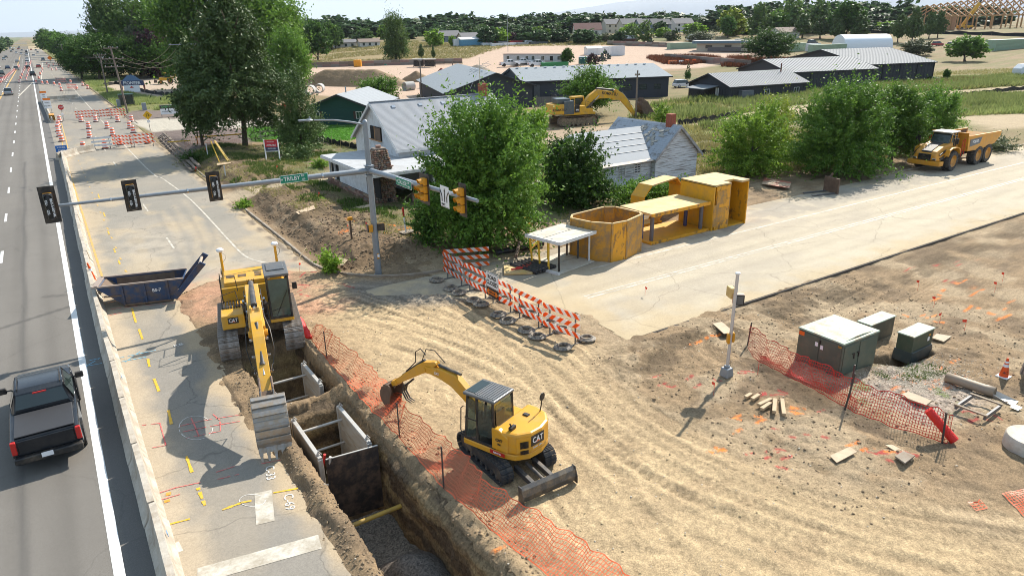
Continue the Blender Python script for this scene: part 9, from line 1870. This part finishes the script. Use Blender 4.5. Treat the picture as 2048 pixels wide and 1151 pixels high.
for i in range(9): plant_tree('dark tree filling the left edge of the far yard',600+i*9,110-i*1.5,56-rr.uniform(0,14),42,rr.choice(['mid_round0','mid_round1']),'dark trees at the left of the far yard')
for u,v,vt,w,k,l in [(870,92,60,34,'far_light','bright green tree left of the solar-roofed house'),(905,92,72,14,'far_light','small bright bush before the solar-roofed house'),(975,90,52,40,'far_round0','large dark tree right of the brown-roofed ranch'),(1002,89,58,34,'far_light','light green tree beside the farm yard'),(1025,88,66,30,'mid_purple','dark purple tree behind the farm yard, left'),(1048,88,66,34,'far_round0','dark tree behind the farm yard, middle'),(1080,87,60,42,'far_round0','large dark tree behind the farm yard, right'),(1120,86,58,40,'far_round0','large dark tree left of the white two-storey house'),(1168,88,58,48,'far_round0','large dark tree right of the white two-storey house'),(1196,86,66,18,'far_cone','dark conifer before the townhouses, left'),(1212,84,66,26,'mid_olive','grey tree before the townhouses'),(1238,88,62,26,'far_round0','rounded dark tree before the townhouses'),(1262,86,50,34,'far_tall','tall leafy tree before the townhouses'),(1290,88,46,38,'far_tall','taller leafy tree right of it before the townhouses'),(1300,88,72,16,'far_spruce','blue spruce low on the slope'),(1350,82,56,26,'far_cone','dark conifer behind the slope, left'),(1385,80,48,30,'far_cone','dark conifer behind the slope, middle'),(1400,84,62,50,'mid_olive','grey-green willow before the motorhome'),(1340,82,62,24,'mid_olive','olive tree on the slope')]: plant_tree(l,u,v,vt,w,k)
# ---------------------------------------------------------------- grass, weeds : uncountable, one object each
def tufts(name,label,n,sampler,hmin,hmax,mt,seed,blades=5,spread=.16,w=.02):
    rng=np.random.default_rng(seed); X=[];k=0
    pts=sampler(n*3,rng)[:n]; n=len(pts); z=np.array([hz(a,b_) for a,b_ in pts])
    h=rng.uniform(hmin,hmax,(n,blades)); a=rng.uniform(0,2*PI,(n,blades)); r=spread*np.sqrt(rng.random((n,blades))); sc=(h/hmax)
    bx_=pts[:,0,None]+r*np.cos(a); by_=pts[:,1,None]+r*np.sin(a); a2=rng.uniform(0,2*PI,(n,blades)); lx=np.cos(a2)*w*h*4; ly=np.sin(a2)*w*h*4; tx=bx_+r*np.cos(a)*.9+rng.normal(0,.12,(n,blades))*h; ty=by_+r*np.sin(a)*.9+rng.normal(0,.12,(n,blades))*h; Z=z[:,None]+0*h
    V=np.stack([np.stack([bx_-lx,by_-ly,Z-.03],-1),np.stack([bx_+lx,by_+ly,Z-.03],-1),np.stack([tx,ty,Z+h],-1)],2).reshape(-1,3); F_=np.arange(len(V)).reshape(-1,3)
    return tag(link(name,np_mesh(name,V,F_,mt)),label,'grass' if 'weed' not in name else 'weeds',kind='stuff')
def in_poly(poly,cond=None):
    xs__=[p[0] for p in poly]; ys__=[p[1] for p in poly]
    def f(n,rng):
        x=rng.uniform(min(xs__),max(xs__),n*3); y=rng.uniform(min(ys__),max(ys__),n*3); m=sdist(x,y,poly)>0
        if cond is not None: m&=cond(x,y)
        return np.stack([x[m],y[m]],1)
    return f
WGR=leafmat('weed_green',(.16,.21,.055),(.34,.38,.14),trans=.45,scale=.3); WGY=leafmat('weed_yellow',(.22,.20,.06),(.38,.34,.15),trans=.3,scale=.3); WGL=leafmat('grass_fresh',(.05,.10,.018),(.14,.20,.04),trans=.3); WRD=leafmat('weed_rust',(.10,.030,.014),(.19,.07,.03),trans=.2,scale=.3)
notrack=lambda x,y:(sdist(x,y,TRACK)<-.3)&(sdist(x,y,TRACK2)<-.3)&(sdist(x,y,TRILBY)<-1.5)
cl=lambda s,t:(lambda x,y:notrack(x,y)&(fbm(x,y,s,4,300)>t))
tufts('weed_field','tall grey-green weeds covering the lot before the sheds',15000,in_poly(WEED,cl(.12,.40)),.45,1.2,WGR,1,6,.5,.028); tufts('weed_field','yellowing weeds mixed into the lot before the sheds',4500,in_poly(WEED,cl(.2,.5)),.3,.8,WGY,2,6,.5,.03)
tufts('weed_field','green weeds on the slope right of the shrubs',7000,in_poly(WEED2,cl(.15,.42)),.3,.8,WGR,3,6,.45,.028); tufts('weed_field','dry brown-green weeds between the old house and the shrubs',5000,in_poly(BEHIND,cl(.2,.4)),.2,.55,WGY,4,5,.35,.03)
tufts('grass_patches','rough grass round the white house and on the bank',9000,in_poly(HOUSEYARD,lambda x,y:(fbm(x,y,.35,4,301)>.52)&~((x>20)&(x<36.6)&(y>15)&(y<31))&~((x>36.9)&(x<47.5)&(y>8.5)&(y<16))),.08,.28,WGL,5,5,.16,.05); tufts('grass_patches','dry straw-coloured grass round the white house',6000,in_poly(HOUSEYARD,lambda x,y:(fbm(x,y,.3,4,302)>.5)&~((x>20)&(x<36.6)&(y>15)&(y<31))&~((x>36.9)&(x<47.5)&(y>8.5)&(y<16))),.06,.22,WGY,6,5,.16,.05)
tufts('lawn_grass','short bright lawn behind the cedar',9000,in_poly(LAWN),.05,.11,leafmat('lawn_green',(.05,.16,.008),(.11,.30,.02),trans=.3),7,5,.22,.12)
tufts('weed_field','green weeds along the highway verge',6000,in_poly([(12.9,98),(17,98),(23,112),(28,150),(30,200),(14,260),(12.8,200)],lambda x,y:(fbm(x,y,.12,4,303)>.45)&(sdist(x,y,SITE2)<0)&(sdist(x,y,SIDEST)<-1)&(sdist(x,y,GRAVELBED)<-.5)),.25,.7,WGR,8,6,.5,.03)
tufts('weed_field','rust-red dock weeds among the rocks behind the sheds',3800,in_poly(px((1290,115),(1400,112),(1560,118),(1600,122),(1480,134),(1330,128)),lambda x,y:fbm(x,y,.10,4,304)>.42),.5,1.4,WRD,9,6,.7,.03)
tufts('weed_field','rust-red weeds at the foot of the tallest shed and by the bus shelter',700,lambda n,rng:np.concatenate([np.stack([rng.uniform(145,172,n//2),50-(rng.uniform(145,172,n//2)-145)*.26+rng.uniform(-3,0,n//2)],1),np.array(PG(285,205))+rng.normal(0,1,(n//2,2))*np.array((2.5,1.2))]),.4,1.,WRD,10,6,.5,.03)
tufts('weed_field','small weeds sprouting round the green cabinets',110,in_poly([(25.8,-21.9),(28.8,-22.6),(28.9,-21.2),(26,-20.9)],lambda x,y:fbm(x,y,.9,3,305)>.5),.05,.13,WGL,11,6,.15,.05)
tufts('weed_field','dry field grass beyond the yard',9000,in_poly(FIELD,lambda x,y:fbm(x,y,.05,4,306)>.35),.3,.7,WGY,12,5,1.0,.06); tufts('weed_field','dry meadow grass right of the tallest shed',9000,in_poly(FIELD2,lambda x,y:(fbm(x,y,.06,4,307)>.35)&notrack(x,y)),.2,.5,WGY,13,5,.8,.05)
for (u,v,h,w,m_,l) in [(664,545,503,34,'light','leafy green weed clump beside the kerb, left of the tall pole'),(640,415,395,20,'light','weed clump on the upper edge of the bank'),(488,415,398,26,'light','low weed clump at the driveway mouth'),(640,340,318,30,'light','green shrublet between driveway and porch'),(384,325,302,30,'deep','dark bushy weed left of the slim pine'),(855,498,400,60,'deep','small leafy sapling left of the largest tree'),(1098,700,690,8,'light','tiny weed')][:6]: big(l,u,v,h,w,f_round(.5,.5,.45,.2,.2,.4,ph=1),70 if w<40 else 190,26,.045,m_,None,200+u,name='bush',cat='bush',asp=2.2)
big('hedge-like green bush behind the arch shield',1285,412,360,150,f_multi([(-.25,0,.45,.24,.45),(.05,0,.5,.26,.5),(.3,0,.45,.22,.45)],.12),320,28,.06,'mid',None,240,name='bush',cat='bush')
for i,(u,v) in enumerate([(1290,226),(1322,222),(1347,220),(1382,218),(1400,205),(1415,206)]):
    if i<5: plant_tree(['first','second','third','fourth','fifth'][i]+' plume of tan ornamental grass along the charcoal walls',u,v+4,v-14,10,'plume' if 'plume' in TPL else 'far_yellow','tan ornamental grasses',name='grass_plume',cat='ornamental grass')
big('pile of dry cut brush behind the dump truck',1990,300,272,60,f_round(.5,.5,.35,.2,.2,.4,ph=5),90,24,.06,'olive',None,250,name='brush_pile',cat='brush pile',asp=3.0)
# sticks and branches lying about the bank
rr=random.Random(31)
for k,(u,v,l) in enumerate([(805,408,'pale stick standing askew in the grass right of the tall pole'),(595,520,'pale lath stuck in the bank corner'),(700,420,'dark branch in the grass before the porch'),(650,300,'cut branch beside the cedar, left'),(690,305,'cut branch beside the cedar, right')]):
    x,y=P(u,v); a=rr.uniform(0,6); b=MB().tube([(0,0,.02),(math.cos(a)*.6,math.sin(a)*.6,.35 if k<2 else .1),(math.cos(a)*1.1,math.sin(a)*1.1,.6 if k<2 else .06)],[.035,.03,.02],5); tag(b.build('stick',M_WOOD if k<2 else M_BARK,None,True,loc=(x,y,hz(x,y))),l,'stick')
# ---------------------------------------------------------------- far mountains and air
_n=140; az=np.linspace(AZ-R(60),AZ+R(60),_n); V=[];F_=[]
for i,a in enumerate(az):
    rel=(a-AZ)/R(35); e=(.55+.45*max(0,min(1,(rel+.05)*1.2)))*(.35+1.0*fbm(np.array([i*.11]),np.array([3.]),1.,5,400)[0]); h=1250*e*(0.25+.75*float(sstep(-.35,.5,rel)))
    for (D,hh) in ((26000,-300),(26800,h*.55),(28000,h),(30000,-300)): V.append((CX+D*math.sin(a),CY+D*math.cos(a),hh))
for i in range(_n-1):
    for k in range(3): b0=i*4+k; F_.append((b0,b0+4,b0+5,b0+1))
tag(link('mountains',np_mesh('mountains',np.array(V),np.array(F_),mk('mountain_far',(.16,.17,.17),.95),True)),kind='structure')
hb=MB().box((9000,12000,696),(44000,64000,1404)).build('haze',None); hb.scale=(1,1,1)
m,n_,l_,b_=_new('haze_air'); n_.remove(b_); pv=n_.new('ShaderNodeVolumePrincipled'); pv.inputs['Color'].default_value=(.80,.88,1.,1); pv.inputs['Density'].default_value=.000045; pv.inputs['Anisotropy'].default_value=.2; l_.new(pv.outputs[0],n_['Material Output'].inputs['Volume']); hb.data.materials.append(m); tag(hb,'thin pale haze filling the air','haze',kind='stuff')
